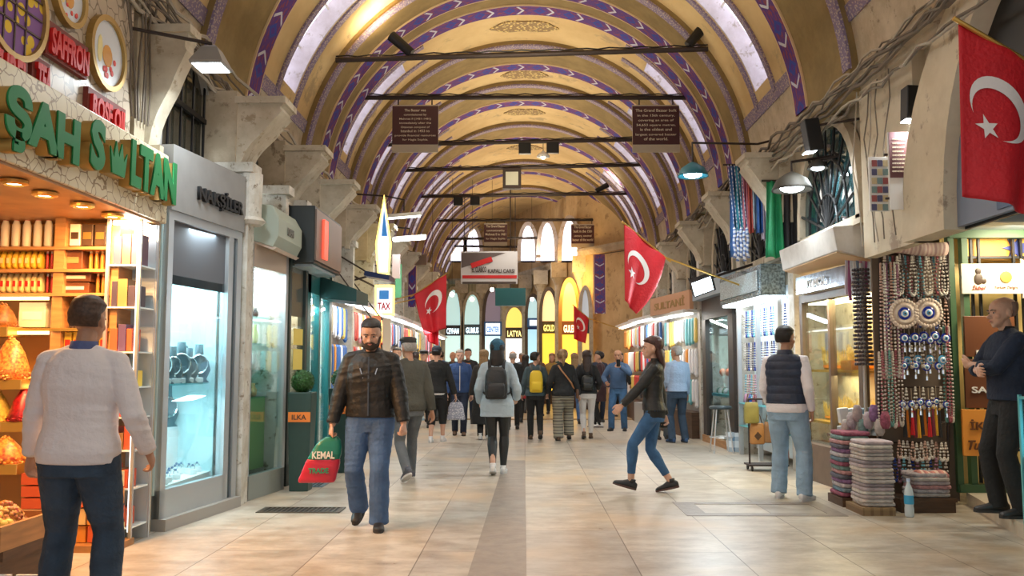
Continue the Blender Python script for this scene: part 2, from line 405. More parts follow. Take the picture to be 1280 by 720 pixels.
# floor
def floor_mat():
    m = bpy.data.materials.new('street_marble'); m.use_nodes = True
    nt, N, L, b = nodes_of(m)
    tc = N.new('ShaderNodeTexCoord'); mp = N.new('ShaderNodeMapping'); mp.inputs['Rotation'].default_value = (0, 0, PI / 2)
    L.new(tc.outputs['Object'], mp.inputs[0])
    br = N.new('ShaderNodeTexBrick'); br.inputs['Scale'].default_value = 1; br.inputs['Brick Width'].default_value = 1.7; br.inputs['Row Height'].default_value = .78
    br.inputs['Mortar Size'].default_value = .006; br.inputs['Mortar Smooth'].default_value = .6
    br.inputs['Color1'].default_value = (.60, .54, .45, 1); br.inputs['Color2'].default_value = (.46, .43, .38, 1); br.inputs['Mortar'].default_value = (.17, .13, .09, 1)
    L.new(mp.outputs[0], br.inputs['Vector'])
    m2 = N.new('ShaderNodeMapping'); m2.inputs['Scale'].default_value = (1, 1.7, 1); L.new(tc.outputs['Object'], m2.inputs[0])
    n1 = N.new('ShaderNodeTexNoise'); n1.inputs['Scale'].default_value = 2.6; n1.inputs['Detail'].default_value = 12; n1.inputs['Roughness'].default_value = .72
    L.new(m2.outputs[0], n1.inputs['Vector'])
    r = N.new('ShaderNodeValToRGB'); e = r.color_ramp.elements; e[0].position = .30; e[0].color = (.40, .33, .24, 1); e[1].position = .60; e[1].color = (1, 1, 1, 1)
    L.new(n1.outputs[0], r.inputs[0])
    mu = N.new('ShaderNodeMix'); mu.data_type = 'RGBA'; mu.blend_type = 'MULTIPLY'; mu.inputs[0].default_value = .8
    L.new(br.outputs[0], mu.inputs[6]); L.new(r.outputs[0], mu.inputs[7])
    n2 = N.new('ShaderNodeTexNoise'); n2.inputs['Scale'].default_value = .7; n2.inputs['Detail'].default_value = 3; L.new(tc.outputs['Object'], n2.inputs['Vector'])
    f2 = nmath(N, L, 'MULTIPLY', nmath(N, L, 'SUBTRACT', n2.outputs[0], .52, clamp=True), 4, clamp=True)
    c2 = nmix(N, L, f2, mu.outputs[2], (.60, .44, .27))
    # dark worn scratches
    n3 = N.new('ShaderNodeTexNoise'); n3.inputs['Scale'].default_value = 9; n3.inputs['Detail'].default_value = 8; n3.inputs['Roughness'].default_value = .8; L.new(m2.outputs[0], n3.inputs['Vector'])
    f3 = nmath(N, L, 'MULTIPLY', nmath(N, L, 'SUBTRACT', n3.outputs[0], .60, clamp=True), 12, clamp=True)
    c3 = nmix(N, L, nmath(N, L, 'MULTIPLY', f3, .55), c2, (.20, .15, .10))
    L.new(c3, b.inputs['Base Color'])
    rr = nmath(N, L, 'ADD', nmath(N, L, 'MULTIPLY', n1.outputs[0], .35), .16); L.new(rr, b.inputs['Roughness'])
    bp = N.new('ShaderNodeBump'); bp.inputs['Strength'].default_value = .12; bp.inputs['Distance'].default_value = .02
    L.new(n1.outputs[0], bp.inputs['Height']); L.new(bp.outputs[0], b.inputs['Normal'])
    return m
M_floor = floor_mat()
fl = MB().box(-7, -3, -.2, 7, 23.0, 0); struct('floor', fl, M_floor, origin=(0, 0, 0))
M_tan = plaster('far_floor_stone', (.50, .36, .20), (.40, .28, .15), None, scale=2, rough=.35, bump=.1)
struct('floor.001', MB().box(-7, 23.0, -.2, 7, 42, .03), M_tan, origin=(0, 0, 0))
M_strip = plaster('grey_channel_stone', (.30, .255, .21), (.23, .195, .165), None, scale=6, rough=.4, bump=.3)
struct('trim_1', MB().add([(-.49, -3, 0), (.02, -3, 0), (.0, 13.2, 0), (-.30, 13.2, 0), (-.49, -3, .004), (.02, -3, .004), (.0, 13.2, .004), (-.30, 13.2, .004)],
    [(4, 5, 6, 7), (0, 1, 5, 4), (1, 2, 6, 5), (2, 3, 7, 6), (3, 0, 4, 7)]), M_strip, origin=(0, 0, 0))
# inlaid repair slab in the paving with a darker edge
struct('trim_2', MB().ring([(-.75, -.42), (.75, -.42), (.75, .42), (-.75, .42)], [(-.55, -.28), (.6, -.28), (.6, .28), (-.55, .28)], GR(945, 636, .001), (1, 0, 0), (0, 1, 0), (0, 0, .003)), M_strip)
# walls behind the shops
struct('wall_left', MB().box(-5.6, -3, 0, -5.3, 34, 4.3).box(-5.3, 7.42, 0, -3.15, 7.5, 3.3).box(-3.75, -3, 3.3, -3.45, 40, 4.35).box(-5.3, -3, 3.3, -3.75, 40, 3.42), M_wall, origin=(0, 0, 0))
struct('wall_right', MB().box(6.6, -3, 0, 6.9, 34, 4.3).box(4.0, 10.55, 0, 4.2, 26, 3.3).box(3.62, -3, 3.35, 3.9, 34, 4.35).box(3.9, -3, 3.3, 6.6, 34, 3.42), M_wall, origin=(0, 0, 0))
# vault: grid with real openings for the side windows
RIBS = [(4.2, 6.2), (9.0, 10.75), (13.3, 15.2), (16.75, 18.15), (19.2, 20.7), (22.5, 24.0), (26.7, 28.3), (30.6, 32.2)]
WIN = [(7.6, 8.3), (11.75, 12.45), (15.7, 16.2), (18.45, 18.95), (21.3, 21.9), (24.6, 25.1), (25.6, 26.1), (28.9, 29.4), (30.0, 30.4), (33.2, 33.9), (34.8, 35.5), (36.4, 37.1)]
TH0, TH1 = 18, 50
def arc(t, r=R, y=0., x=0.):
    a = math.radians(t); return Vector((x + r * math.cos(a), y, ZC + r * math.sin(a)))
ys = sorted(set([-3., 42.] + [y for p in WIN for y in p] + [y for p in RIBS for y in p])); ths = list(range(0, 181, 2))
vb = MB(); idx = {}
for i, y in enumerate(ys):
    for j, t in enumerate(ths): idx[i, j] = len(vb.v); vb.v.append(arc(t, R, y))
for i in range(len(ys) - 1):
    for j in range(len(ths) - 1):
        t = ths[j] + 1; tt = min(t, 180 - t)
        if TH0 < tt < TH1 and any(abs(ys[i] - a) < 1e-6 for a, b in WIN): continue
        vb.f.append((idx[i, j], idx[i, j + 1], idx[i + 1, j + 1], idx[i + 1, j]))
        vb.mi.append(1 if tt < 15 else 0)
o = struct('ceiling', vb, [M_cream, M_creamy], smooth=True, origin=(0, 0, 0))
sd = o.modifiers.new('thick', 'SOLIDIFY'); sd.thickness = .3; sd.offset = -1
def arcstrip(mb, y0, y1, r0, r1, t0, t1, step=3, uvoff=0., flat=False):
    """solid strip following the vault from angle t0 to t1"""
    n = max(2, int(abs(t1 - t0) / step) + 1); o0 = len(mb.v)
    for k in range(n):
        t = t0 + (t1 - t0) * k / (n - 1); u = math.radians(t) * R
        for (r, y, v) in ((r0, y0, 0), (r0, y1, 1), (r1, y1, 1), (r1, y0, 0)):
            mb.uv[len(mb.v)] = (u, v); mb.v.append(arc(t, r, y))
    for k in range(n - 1):
        a = o0 + 4 * k; b = a + 4
        for q in range(4):
            mb.f.append((a + q, a + (q + 1) % 4, b + (q + 1) % 4, b + q)); mb.mi.append(0)
    mb.f += [(o0, o0 + 3, o0 + 2, o0 + 1), (o0 + 4 * n - 4, o0 + 4 * n - 3, o0 + 4 * n - 2, o0 + 4 * n - 1)]; mb.mi += [0, 0]
    return mb
tn = 3
def trim(mb, m, **k):
    global tn
    k.setdefault('origin', (0, 0, 0)); o = struct('trim_%d' % tn, mb, m, **k); tn += 1; return o
for i, (a, b) in enumerate(RIBS):
    trim(arcstrip(MB(), a, b, R - .10, R + .04, 0, 180), M_olive, smooth=False)
    trim(arcstrip(MB(), b - .42, b + .02, R - .125, R - .08, 4, 176), M_purple)
    trim(arcstrip(MB(), a - .02, a + .16, R - .115, R - .08, 4, 176), M_thin)
    if i in (2,): trim(arcstrip(MB(), a + .72, a + 1.12, R - .125, R - .08, 4, 176), M_purple)
# windows in the haunches of the vault, each with reveal, pane and painted border
wn = 1
for k, (a, b) in enumerate(WIN):
    for side in (0, 1):
        th = (lambda t: t) if side == 0 else (lambda t: 180 - t)
        mb = MB(); n = 9
        # reveal walls
        for (ya, yb) in ((a, a + .03), (b - .03, b)): arcstrip(mb, ya, yb, R - .0, R + .34, th(TH0), th(TH1), 4)
        mb2 = MB()
        for t in (TH0 - .6, TH1): arcstrip(mb, a, b, R, R + .34, th(t), th(t + .6), .3)
        o = struct('window_%d' % wn, mb, M_lilac, origin=(0, 0, 0)); wn += 1
        pane = arcstrip(MB(), a, b, R + .26, R + .30, th(TH0), th(TH1), 4)
        pane.build('pane', M_day, o)
        bar = MB()
        for t in (28, 39): arcstrip(bar, a, b, R + .20, R + .24, th(t), th(t + .5), .3)
        bar.build('glazing_bar', M_white, o)
        trim(arcstrip(arcstrip(MB(), a - .16, a - .03, R - .03, R + .01, th(TH0 - 4), th(TH1 + 8), 3), b + .03, b + .16, R - .03, R + .01, th(TH0 - 4), th(TH1 + 8), 3), M_thin)
# painted bands above the springing in every bay
edges = [-3.] + [v for p in RIBS for v in p] + [40.]
for q in range(0, len(edges), 2):
    a, b = edges[q], edges[q + 1]
    for th in ((lambda t: t), (lambda t: 180 - t)):
        trim(arcstrip(MB(), a, b, R - .02, R + .01, th(12.2), th(15.2), 1), M_thin)
# gilded medallions on the crown
for (y, hw) in ((16.0, .62), (18.75, .5), (21.6, .5), (25.2, .5)):
    mb = MB(); pts = [(hw * math.cos(t) * (1 + .05 * math.cos(8 * t)), .26 * math.sin(t) * (1 + .12 * math.cos(6 * t))) for t in [2 * PI * i / 40 for i in range(40)]]
    vs = [(x, y + v, ZC + math.sqrt((R - .02) ** 2 - x * x)) for x, v in pts]; vs2 = [(x, yy, z + .03) for x, yy, z in vs]
    mb.add(vs + vs2, [tuple(range(40)), tuple(range(79, 39, -1))] + [(i, 40 + i, 40 + (i + 1) % 40, (i + 1) % 40) for i in range(40)])
    trim(mb, M_gold)
# ---- corbels (stone consoles with scroll profile) on their pilasters
def corbel(side, y, x0, x1, ztop, h=.72, wdt=.5, m=None):
    """profile in x-z, extruded along y; x0 wall side, x1 nose"""
    s = 1 if x1 > x0 else -1; L_ = abs(x1 - x0)
    prof = [(0, 0), (1, 0), (1, -.10), (.94, -.13), (.94, -.17), (.98, -.20)]
    for i in range(9):
        t = i / 8; prof.append((.95 - .10 * math.sin(t * PI) - .35 * t * t, -.22 - .28 * t))
    for i in range(1, 8):
        t = i / 8; prof.append((.60 - .42 * math.sin(t * PI / 2), -.50 - .42 * t))
    prof += [(.14, -.95), (.14, -1.0), (0, -1.0)]
    mb = MB(); mb.prism([(x0 + s * px_ * L_, ztop + pz * h) for px_, pz in prof], (0, y - wdt / 2, 0), (1, 0, 0), (0, 0, 1), (0, wdt, 0))
    mb.box(min(x0, x1 + s * .03), y - wdt / 2 - .03, ztop - .07, max(x0, x1 + s * .03), y + wdt / 2 + .03, ztop)
    return trim(mb, m or M_corb)
corbel(-1, 7.5, -3.3, -2.93, 4.36, h=1.15, wdt=.2); trim(MB().box(-3.5, 7.2, 3.3, -3.28, 7.62, 4.5), M_wall)
for y, z in ((9.15, 4.2), (11.0, 4.15), (12.9, 4.12), (14.8, 4.1), (16.8, 4.1), (18.9, 4.1), (21, 4.1), (23.2, 4.1), (25.5, 4.1), (28, 4.1)):
    corbel(-1, y, -3.02, -2.52, z, h=.74, wdt=.4); trim(MB().box(-3.5, y - .22, 3.4, -3.0, y + .22, z + .06), M_wall)
for y, z in ((11.9, 4.25), (14.3, 4.2), (16.9, 4.15), (19.4, 4.1), (22, 4.1), (24.6, 4.1)):
    corbel(1, y, 3.42, 2.98, z, h=.80, wdt=.46); trim(MB().box(3.4, y - .27, 3.3, 3.75, y + .27, z + .1), M_corb)
# pilasters under them
for y, x in ((9.07, -2.86), (10.22, -2.8), (11.15, -2.82), (12.9, -2.85), (14.8, -2.9), (16.8, -2.9), (18.9, -2.9), (21, -2.9), (23.2, -2.9), (25.5, -2.9)):
    mb = MB(); wd = .2 if y < 10 else .14
    mb.box(x - .5, y - wd / 2, 0, x, y + wd / 2, 3.5); mb.box(x - .5, y - wd / 2 - .05, 3.4, x + .05, y + wd / 2 + .05, 3.5)
    if y < 10: mb.cyl((x - .02, y, 2.9), (x - .02, y, 3.4), .12, .13, 14); mb.lathe([(.13, 2.86), (.17, 2.9), (.13, 2.94)], (x - .02, y, 0), 14)
    trim(mb, M_marb)
for y, x in ((11.92, 3.6), (14.4, 3.5), (17.0, 3.35), (19.6, 3.3), (22, 3.3), (24.6, 3.3)):
    trim(MB().box(x, y - .12, 0, x + .8, y + .12, 3.5), M_marb)
# spring-line cornice
trim(MB().box(-3.75, -3, 4.25, -3.38, 34, 4.4), M_creamy); trim(MB().box(3.38, -3, 4.3, 3.75, 26, 4.42), M_creamy)
# lunette windows between the corbels
def arch_pts(w_, h_, n=14, pointed=.0):
    """outline of an arch standing on (-w/2,0)-(w/2,0); slightly pointed"""
    pts = [(-w_ / 2, 0)]
    for i in range(n + 1):
        t = PI - PI * i / n; x = math.cos(t) * w_ / 2; z = (math.sin(t)) ** (1 - .25 * pointed) * (h_)
        pts.append((x, z))
    pts.append((w_ / 2, 0)); return pts
M_frame_g = mat('lunette_frame', (.42, .42, .40), .5)
M_dark = mat('dark_recess', (.05, .045, .035), .7)
M_dglass = mat('dark_glass', (.06, .06, .045), .12, coat=.3)
M_tglass = mat('teal_glass', (.03, .08, .09), .1, coat=.5)
def lunette(side, y, x, z0, w_, h_, gm, fm, fan=False):
    global wn
    ax = (0, 1, 0); d = (-.1, 0, 0) if side < 0 else (.1, 0, 0)
    outer = arch_pts(w_, h_, 18, 1); inner = arch_pts(w_ - .22, h_ - .12, 18, 1)
    mb = MB().ring(outer, inner, (x, y, z0), ax, (0, 0, 1), d)
    mb.box(x + min(0, d[0]), y - w_ / 2, z0 - .06, x + max(0, d[0]), y + w_ / 2, z0 + .04)
    o = struct('window_%d' % wn, mb, fm, origin=(0, 0, 0)); wn += 1
    MB().prism(inner, (x + d[0] * .7, y, z0), ax, (0, 0, 1), (d[0] * .2, 0, 0)).build('pane', gm, o)
    g = MB()
    xs = x + d[0] * .3
    if fan:
        for k in range(9):
            t = PI * (k + .5) / 9; g.cyl((xs, y, z0 + .02), (xs, y + math.cos(t) * (w_ / 2 - .12), z0 + math.sin(t) ** .75 * (h_ - .14)), .018, n=6)
        for rr in (.35, .68):
            g.tube([(xs, y + px_ * rr, z0 + pz * rr) for px_, pz in arch_pts(w_ - .2, h_ - .1, 14, 1)[1:-1]], .018)
    else:
        for k in range(1, 5):
            yy = y - w_ / 2 + w_ * k / 5; hh = (max(0, 1 - ((yy - y) / (w_ / 2)) ** 2)) ** .4 * (h_ - .13); g.cyl((xs, yy, z0), (xs, yy, z0 + hh), .014, n=6)
        g.box(xs - .02, y - w_ * .42, z0 + h_ * .42, xs + .02, y + w_ * .42, z0 + h_ * .42 + .05)
    g.build('glazing_bar', M_black, o)
    return o
lunette(-1, 8.45, -3.3, 3.35, 1.5, 1.3, M_dglass, M_frame_g)
for y in (10.1, 11.95, 13.85, 15.8, 17.85, 19.95, 22.1): lunette(-1, y, -3.3, 3.15, 1.4, 1.15, M_dglass, M_dark)
lunette(1, 10.2, 3.5, 2.95, 2.1, 1.35, M_tglass, M_wall, True)
for y in (13.1, 15.6, 18.2, 20.7): lunette(1, y, 3.5, 2.95, 1.7, 1.3, M_dglass, M_wall, True)
# ================================================================ people
def ik(a, c, l1, l2, pole):
    """middle joint of a two-bone limb from a to c, bending towards pole"""
    a = Vector(a); c = Vector(c); d = c - a; D = d.length; m = l1 + l2 - 1e-3
    if D > m: c = a + d * (m / D); d = c - a; D = m
    k = (l1 * l1 - l2 * l2 + D * D) / (2 * D); hgt = math.sqrt(max(0, l1 * l1 - k * k)); n = d / D
    p = Vector(pole); p = p - n * p.dot(n)
    if p.length < 1e-5: p = Vector((0, 1, 0)) - n * n.y
    return a + n * k + p.normalized() * hgt, c
def limb(mb, pts, rs, n=12, flat=1.0):
    """tapered tube with rounded ends through pts with a radius each"""
    pts = [Vector(p) for p in pts]
    d0 = (pts[0] - pts[1]).normalized(); d1 = (pts[-1] - pts[-2]).normalized()
    P_ = [pts[0] + d0 * rs[0] * .9, pts[0] + d0 * rs[0] * .6] + pts + [pts[-1] + d1 * rs[-1] * .6, pts[-1] + d1 * rs[-1] * .9]
    R_ = [rs[0] * .35, rs[0] * .8] + list(rs) + [rs[-1] * .8, rs[-1] * .35]
    mb.tube(P_, R_, n)
def dense(a, b, ra, rb, bulge=0., k=4, at=.35):
    out = []
    for i in range(k):
        t = i / (k - 1); out.append((Vector(a).lerp(Vector(b), t), ra + (rb - ra) * t + bulge * math.exp(-((t - at) / .28) ** 2)))
    return out
def finish(mb, name, m, parent, vox, wrinkle=0., wscale=7., smooth=3, stretch=(1, 1, .5), quilt=0., seed=0):
    o = mb.build(name, m, parent, w=False, smooth=True)
    r = o.modifiers.new('r', 'REMESH'); r.mode = 'VOXEL'; r.voxel_size = vox; r.use_smooth_shade = True
    if smooth: s = o.modifiers.new('s', 'SMOOTH'); s.factor = .5; s.iterations = smooth
    dg = bpy.context.evaluated_depsgraph_get(); me = bpy.data.meshes.new_from_object(o.evaluated_get(dg))
    o.modifiers.clear(); old = o.data; o.data = me; me.name = name; bpy.data.meshes.remove(old)
    if wrinkle or quilt:
        n = len(me.vertices); co = np.empty(n * 3, np.float32); no = np.empty(n * 3, np.float32)
        me.vertices.foreach_get('co', co); me.vertices.foreach_get('normal', no); co = co.reshape(-1, 3); no = no.reshape(-1, 3)
        d = np.zeros(n, np.float32)
        if wrinkle:
            for i in range(n):
                p = co[i]; v = noise.noise(Vector((p[0] * wscale * stretch[0] + seed, p[1] * wscale * stretch[1], p[2] * wscale / stretch[2] * .5 + seed)))
                v2 = noise.noise(Vector((p[0] * 3.1 + p[2] * 9 + seed, p[1] * 3, p[2] * 14)))
                d[i] = (v * .6 + (1 - abs(v2) * 2.2) * .45) * wrinkle
        if quilt: d += (np.abs(np.sin(co[:, 2] * PI / .085)) ** .5 - .6) * quilt
        co = co + no * d[:, None]; me.vertices.foreach_set('co', co.reshape(-1)); me.update()
    if me.materials: me.materials[0] = m
    else: me.materials.append(m)
    me.polygons.foreach_set('use_smooth', [True] * len(me.polygons))
    return o
HEADR = [(0, .024, .070, -.030), (.06, .040, .086, -.01), (.14, .050, .092, .01), (.24, .057, .092, -.02), (.34, .064, .090, -.06), (.44, .070, .086, -.088), (.52, .0735, .086, -.1),
         (.60, .075, .094, -.106), (.70, .076, .092, -.108), (.80, .072, .080, -.104), (.89, .059, .056, -.088), (.96, .038, .024, -.058), (1., .014, -.01, -.03)]
def head_rings(HM, s, grow=0., z0=0., z1=1., front=None, gx=None):
    out = []
    for z, w_, f, b in HEADR:
        if z < z0 or z > z1: continue
        gz = (z - .5) * (1 + 2 * grow / .23) + .5
        f2 = f + grow; b2 = b - grow
        if front is not None: f2 = min(f2, front(z))
        c = Vector((0, (f2 + b2) / 2, gz * .23)) * s
        out.append((HM @ c, (w_ + (grow if gx is None else gx)) * s, abs(f2 - b2) / 2 * s, (HM.to_3x3() @ Vector((1, 0, 0))), (HM.to_3x3() @ Vector((0, 1, 0)))))
    return out
SKINS = {'light': (.62, .36, .25), 'tan': (.50, .26, .16), 'pale': (.68, .42, .32)}
PN = [0]
def hand(mb, wr, d, palm, s, curl=.35, side=1, thumb=.6):
    """palm and five fingers; d along the hand, palm = palm normal, side = +1 thumb towards d x palm"""
    d = Vector(d).normalized(); palm = Vector(palm); palm = (palm - d * palm.dot(d)).normalized(); u = d.cross(palm) * side   # u points to the thumb edge
    st = []
    for t, w_, th in ((-.1, .024, .019), (.15, .033, .017), (.5, .041, .016), (.85, .043, .014), (1.0, .040, .011)):
        st.append((wr + d * (.095 * t * s), w_ * s, th * s, u, palm))
    mb.loft(st, 12, power=2.6)
    for k, (off, ln) in enumerate(((.031, .070), (.0105, .080), (-.0105, .074), (-.031, .058))):
        p = wr + d * (.088 * s) + u * (off * s); dd = d.copy(); pts = [p]; a = 0
        for j, f in enumerate((.45, .32, .25)):
            a += curl * (1 + .12 * k); dd = d * math.cos(a) + palm * math.sin(a) + u * (off * 1.5 * (1 - a * .3)); dd.normalize()
            p = p + dd * ln * f * s; pts.append(p)
        limb(mb, pts, [.0098 * s, .0090 * s, .0082 * s, .0070 * s], 8)
    p = wr + d * (.028 * s) + u * (.028 * s); pts = [p]
    dd = (d * .62 + u * .62 + palm * .3 * thumb).normalized(); p = p + dd * .042 * s; pts.append(p)
    dd = (d * .85 + u * .15 + palm * .45 * thumb).normalized(); p = p + dd * .034 * s; pts.append(p)
    dd = (d * .9 - u * .05 + palm * .5 * thumb).normalized(); p = p + dd * .026 * s; pts.append(p)
    limb(mb, pts, [.015 * s, .0125 * s, .011 * s, .0085 * s], 8)
def person(label, pos, h=1.75, heading=0., sex='m', build=1., feet=(((-.11, 0, 0, 0)), ((.11, 0, 0, 0))), hands=((-.27, .02, .80), (.27, .02, .80)),
           curl=(.35, .35), lean=0., turn=0., nod=0., skin='tan', top=None, pants=None, shoes=None, hair=None, extras=(), detail=0, hipz=None, hipshift=0., group=None, palms=None, tilt=0., poles=None):
    """feet: (x, y, heel lift, toe yaw deg); hands: wrist targets, both in metres for a 1.75 m figure (left hand first). Returns the Empty and a dict of joints."""
    s = h / 1.75; vox = (.015, .010, .0072)[detail]; PN[0] += 1; seed = PN[0] * 3.7
    root = thing('person', label, 'person', pos, math.radians(heading), group)
    sm = mat('skin_' + skin, SKINS[skin], .5, var=.12, vscale=30)
    V = lambda x, y, z: Vector((x, y, z)) * s
    # ---- joints
    ank = []
    for i, (x, y, lift, yaw) in enumerate(feet):
        a = math.radians(yaw); f = Vector((math.sin(a), math.cos(a), 0))
        ank.append((V(x, y, 0), lift, f))
    L1, L2 = .435, .42
    def ankle_of(i):
        b, lift, f = ank[i]; return b + Vector((0, 0, (.085 + .16 * abs(lift)) * s)) + (f * (.07 * lift) * s if lift > 0 else f * (-.02 * s * lift) * -1)
    an = [ankle_of(0), ankle_of(1)]
    mx = (sum((Vector((a.x, a.y, 0)) for a in an), Vector()) / 2)
    hz = .935
    for i, a in enumerate(an):
        for _ in range(40):
            hp = Vector(((-.09, .09)[i] * s, hipshift * s, (hz - .02) * s))
            if (hp - a).length > (L1 + L2 - .004) * s: hz -= .004
            else: break
    if hipz: hz = hipz
    hip = [Vector((x * s, hipshift * s, (hz - .02) * s)) for x in (-.09, .09)]
    kn = []
    for i in (0, 1):
        k, a = ik(hip[i], an[i], L1 * s, L2 * s, ank[i][2] + Vector((0, .5, 0))); kn.append(k); an[i] = a
    ML = Matrix.Translation(Vector((0, hipshift * s, hz * s))) @ Matrix.Rotation(math.radians(tilt), 4, 'Y') @ Matrix.Rotation(-math.radians(lean), 4, 'X') @ Matrix.Translation(Vector((0, -hipshift * s * 0, -.93 * s)))
    T = lambda x, y, z: ML @ V(x, y, z)
    sw = (.172 if sex == 'm' else .150) * (1 + (build - 1) * .5)
    sh = [T(-sw, -.01, 1.405), T(sw, -.01, 1.405)]
    el = []; wr = []
    for i in (0, 1):
        tgt = V(*hands[i]); pl = Vector(((-.35, .35)[i], -1, -.25)) if not poles else Vector(poles[i])
        e, w_ = ik(sh[i], tgt, .295 * s, .262 * s, pl); el.append(e); wr.append(w_)
    HM = ML @ Matrix.Translation(V(0, .015, 1.515)) @ Matrix.Rotation(math.radians(turn), 4, 'Z') @ Matrix.Rotation(-math.radians(nod), 4, 'X') @ Matrix.Scale(1.07, 4)
    # ---- torso profile (z, half width, half depth, y)
    if sex == 'm':
        prof = [(.80, .10, .085, 0), (.86, .158, .108, -.005), (.93, .170, .115, -.008), (1.0, .162, .108, 0), (1.08, .150, .103, .006), (1.18, .156, .110, .008), (1.28, .170, .118, .006), (1.36, .168, .110, -.002), (1.41, .152, .092, -.010), (1.445, .118, .076, -.014), (1.475, .082, .064, -.014), (1.50, .060, .056, -.008)]
    else:
        prof = [(.80, .11, .09, 0), (.86, .168, .112, -.012), (.93, .174, .116, -.014), (1.0, .152, .102, 0), (1.08, .127, .090, .006), (1.18, .134, .098, .010), (1.28, .150, .118, .018), (1.36, .146, .100, .004), (1.41, .130, .082, -.008), (1.445, .100, .068, -.012), (1.475, .070, .056, -.012), (1.50, .052, .050, -.006)]
    rz = lambda v: Matrix.Rotation(0, 3, 'Z') @ v
    TX = (ML.to_3x3() @ Vector((1, 0, 0))); TY = (ML.to_3x3() @ Vector((0, 1, 0)))
    def torso(mb, g, z0, z1, flare=0., k=1.0, power=2.35, hem=None):
        st = []
        zs = [z for z, *_ in prof if z0 <= z <= z1]
        def at(z):
            for a, b in zip(prof, prof[1:]):
                if a[0] <= z <= b[0]:
                    t = (z - a[0]) / (b[0] - a[0]); return [a[q] + (b[q] - a[q]) * t for q in range(4)]
            e = prof[0] if z < prof[0][0] else prof[-1]; return [z, .158 if z < prof[0][0] else e[1], .11 if z < prof[0][0] else e[2], e[3]]
        zl = sorted(set([z0] + zs + [z1]))
        if z0 < .80:
            zl = [z0, (z0 + .84) / 2] + [z for z in zl if z >= .84]
        for z in zl:
            _, w_, d_, y_ = at(z)
            if z < .86: w_, d_ = (.165, .115)
            fl = flare * max(0, (1.05 - z)) / .3
            bb = build if z < 1.36 else 1 + (build - 1) * .5
            st.append((T(0, y_, z), (w_ * bb + g + fl) * s, (d_ * bb + g * .9 + fl * .7) * s, TX, TY))
        mb.loft(st, 20, power=power)
    fwd = lambda i: (wr[i] - el[i]).normalized()
    tk = top or {}; pk = pants or {}; hk = hair or {}
    # ---- body
    mb = MB(); torso(mb, -.008, .80, 1.50); limb(mb, [T(0, -.012, 1.44), T(0, .0, 1.50), T(0, .016, 1.56)], [v * s for v in ((.058, .053, .052) if sex == 'm' else (.048, .043, .043))])
    mb.loft(head_rings(HM, s), 18, power=2.15)
    hm3 = HM.to_3x3(); hp = lambda x, y, z: HM @ (Vector((x, y, z * .23)) * s)
    if detail >= 1:
        limb(mb, [hp(0, .086, .50), hp(0, .100, .42), hp(0, .113, .345)], [.008 * s, .011 * s, .0145 * s], 8)
        for q in (-1, 1):
            mb.ball(hp(q * .012, .100, .335), .010 * s, 8, 6)
            mb.ball(hp(q * .031, .084, .555), (.024 * s, .014 * s, .010 * s), 8, 6, M=hm3)
            mb.ball(hp(q * .042, .062, .36), (.022 * s, .022 * s, .024 * s), 8, 6, M=hm3)
        mb.ball(hp(0, .090, .235), (.024 * s, .014 * s, .008 * s), 10, 6, M=hm3); mb.ball(hp(0, .088, .20), (.021 * s, .013 * s, .009 * s), 10, 6, M=hm3)
        mb.ball(hp(0, .074, .06), (.022 * s, .018 * s, .016 * s), 8, 6, M=hm3)
    else: limb(mb, [hp(0, .086, .50), hp(0, .104, .38)], [.009 * s, .015 * s], 8)
    for q in (-1, 1):
        mb.ball(hp(q * .077, -.012, .44), (.010 * s, .019 * s, .033 * s), 10, 8, M=hm3)
    armr = (.047, .040, .034, .027) if sex == 'm' else (.039, .033, .028, .022)
    armr = [v * (1 + (build - 1) * .6) for v in armr]
    for i in (0, 1):
        A = dense(sh[i], el[i], armr[0] * s, armr[1] * s, .006 * s); B = dense(el[i], wr[i], armr[1] * s, armr[3] * s, .006 * s, at=.25)
        limb(mb, [p for p, r in A + B[1:]], [r for p, r in A + B[1:]])
        pal = Vector(palms[i]) if palms and palms[i] else Vector(((1, -1)[i], -.25, 0))
        hd = fwd(i)
        hand(mb, wr[i], hd, pal, s * (1.0 if sex == 'm' else .92), curl[i], side=1 if (hd.cross(pal)).dot(Vector((0, 1, .6))) > 0 else -1)
        K = dense(hip[i], kn[i], .078 * s, .052 * s, .004 * s); Q = dense(kn[i], an[i], .050 * s, .036 * s, .012 * s, at=.3)
        limb(mb, [p for p, r in K + Q[1:]], [r for p, r in K + Q[1:]])
    body = finish(mb, 'body', sm, root, max(vox * .85, .0062), smooth=2)
    # ---- trousers
    g = max(.009, pk.get('g', .016)); lg = pk.get('len', 1.0); fl = pk.get('ankle', .058)
    if pk.get('kind') != 'none':
        mb = MB(); torso(mb, .010, .80, 1.02)
        for i in (0, 1):
            end = kn[i].lerp(an[i], lg) - Vector((0, 0, .03 * s if lg >= 1 else 0))
            K = dense(hip[i] + Vector((0, 0, -.02 * s)), kn[i], (.082 + g * (1.1 if sex == 'm' else .8)) * s * build, (.052 + g) * s, .002 * s, 5); Q = dense(kn[i], end, (.052 + g) * s, fl * s, (.012 if g < .012 else .004) * s, 5, .3)
            pts = [p for p, r in K + Q[1:]]; rs = [r for p, r in K + Q[1:]]
            d = (pts[-1] - pts[-2]).normalized()
            mb.tube([pts[0] + Vector((0, 0, .05 * s))] + pts + [pts[-1] + d * .004], [rs[0] * .8] + rs + [rs[-1] * .97], 16)
        finish(mb, pk.get('name', 'trousers'), pk['mat'], root, vox, pk.get('wr', .004), 8, 2, seed=seed)
    if pk.get('skirt'):
        mb = MB(); torso(mb, .02, pk['skirt'], 1.02, flare=.03); finish(mb, 'skirt', pk['mat'], root, vox, .008, 6, 2, seed=seed)
    # ---- top
    gt = tk.get('g', .022); z0 = tk.get('hem', .88)
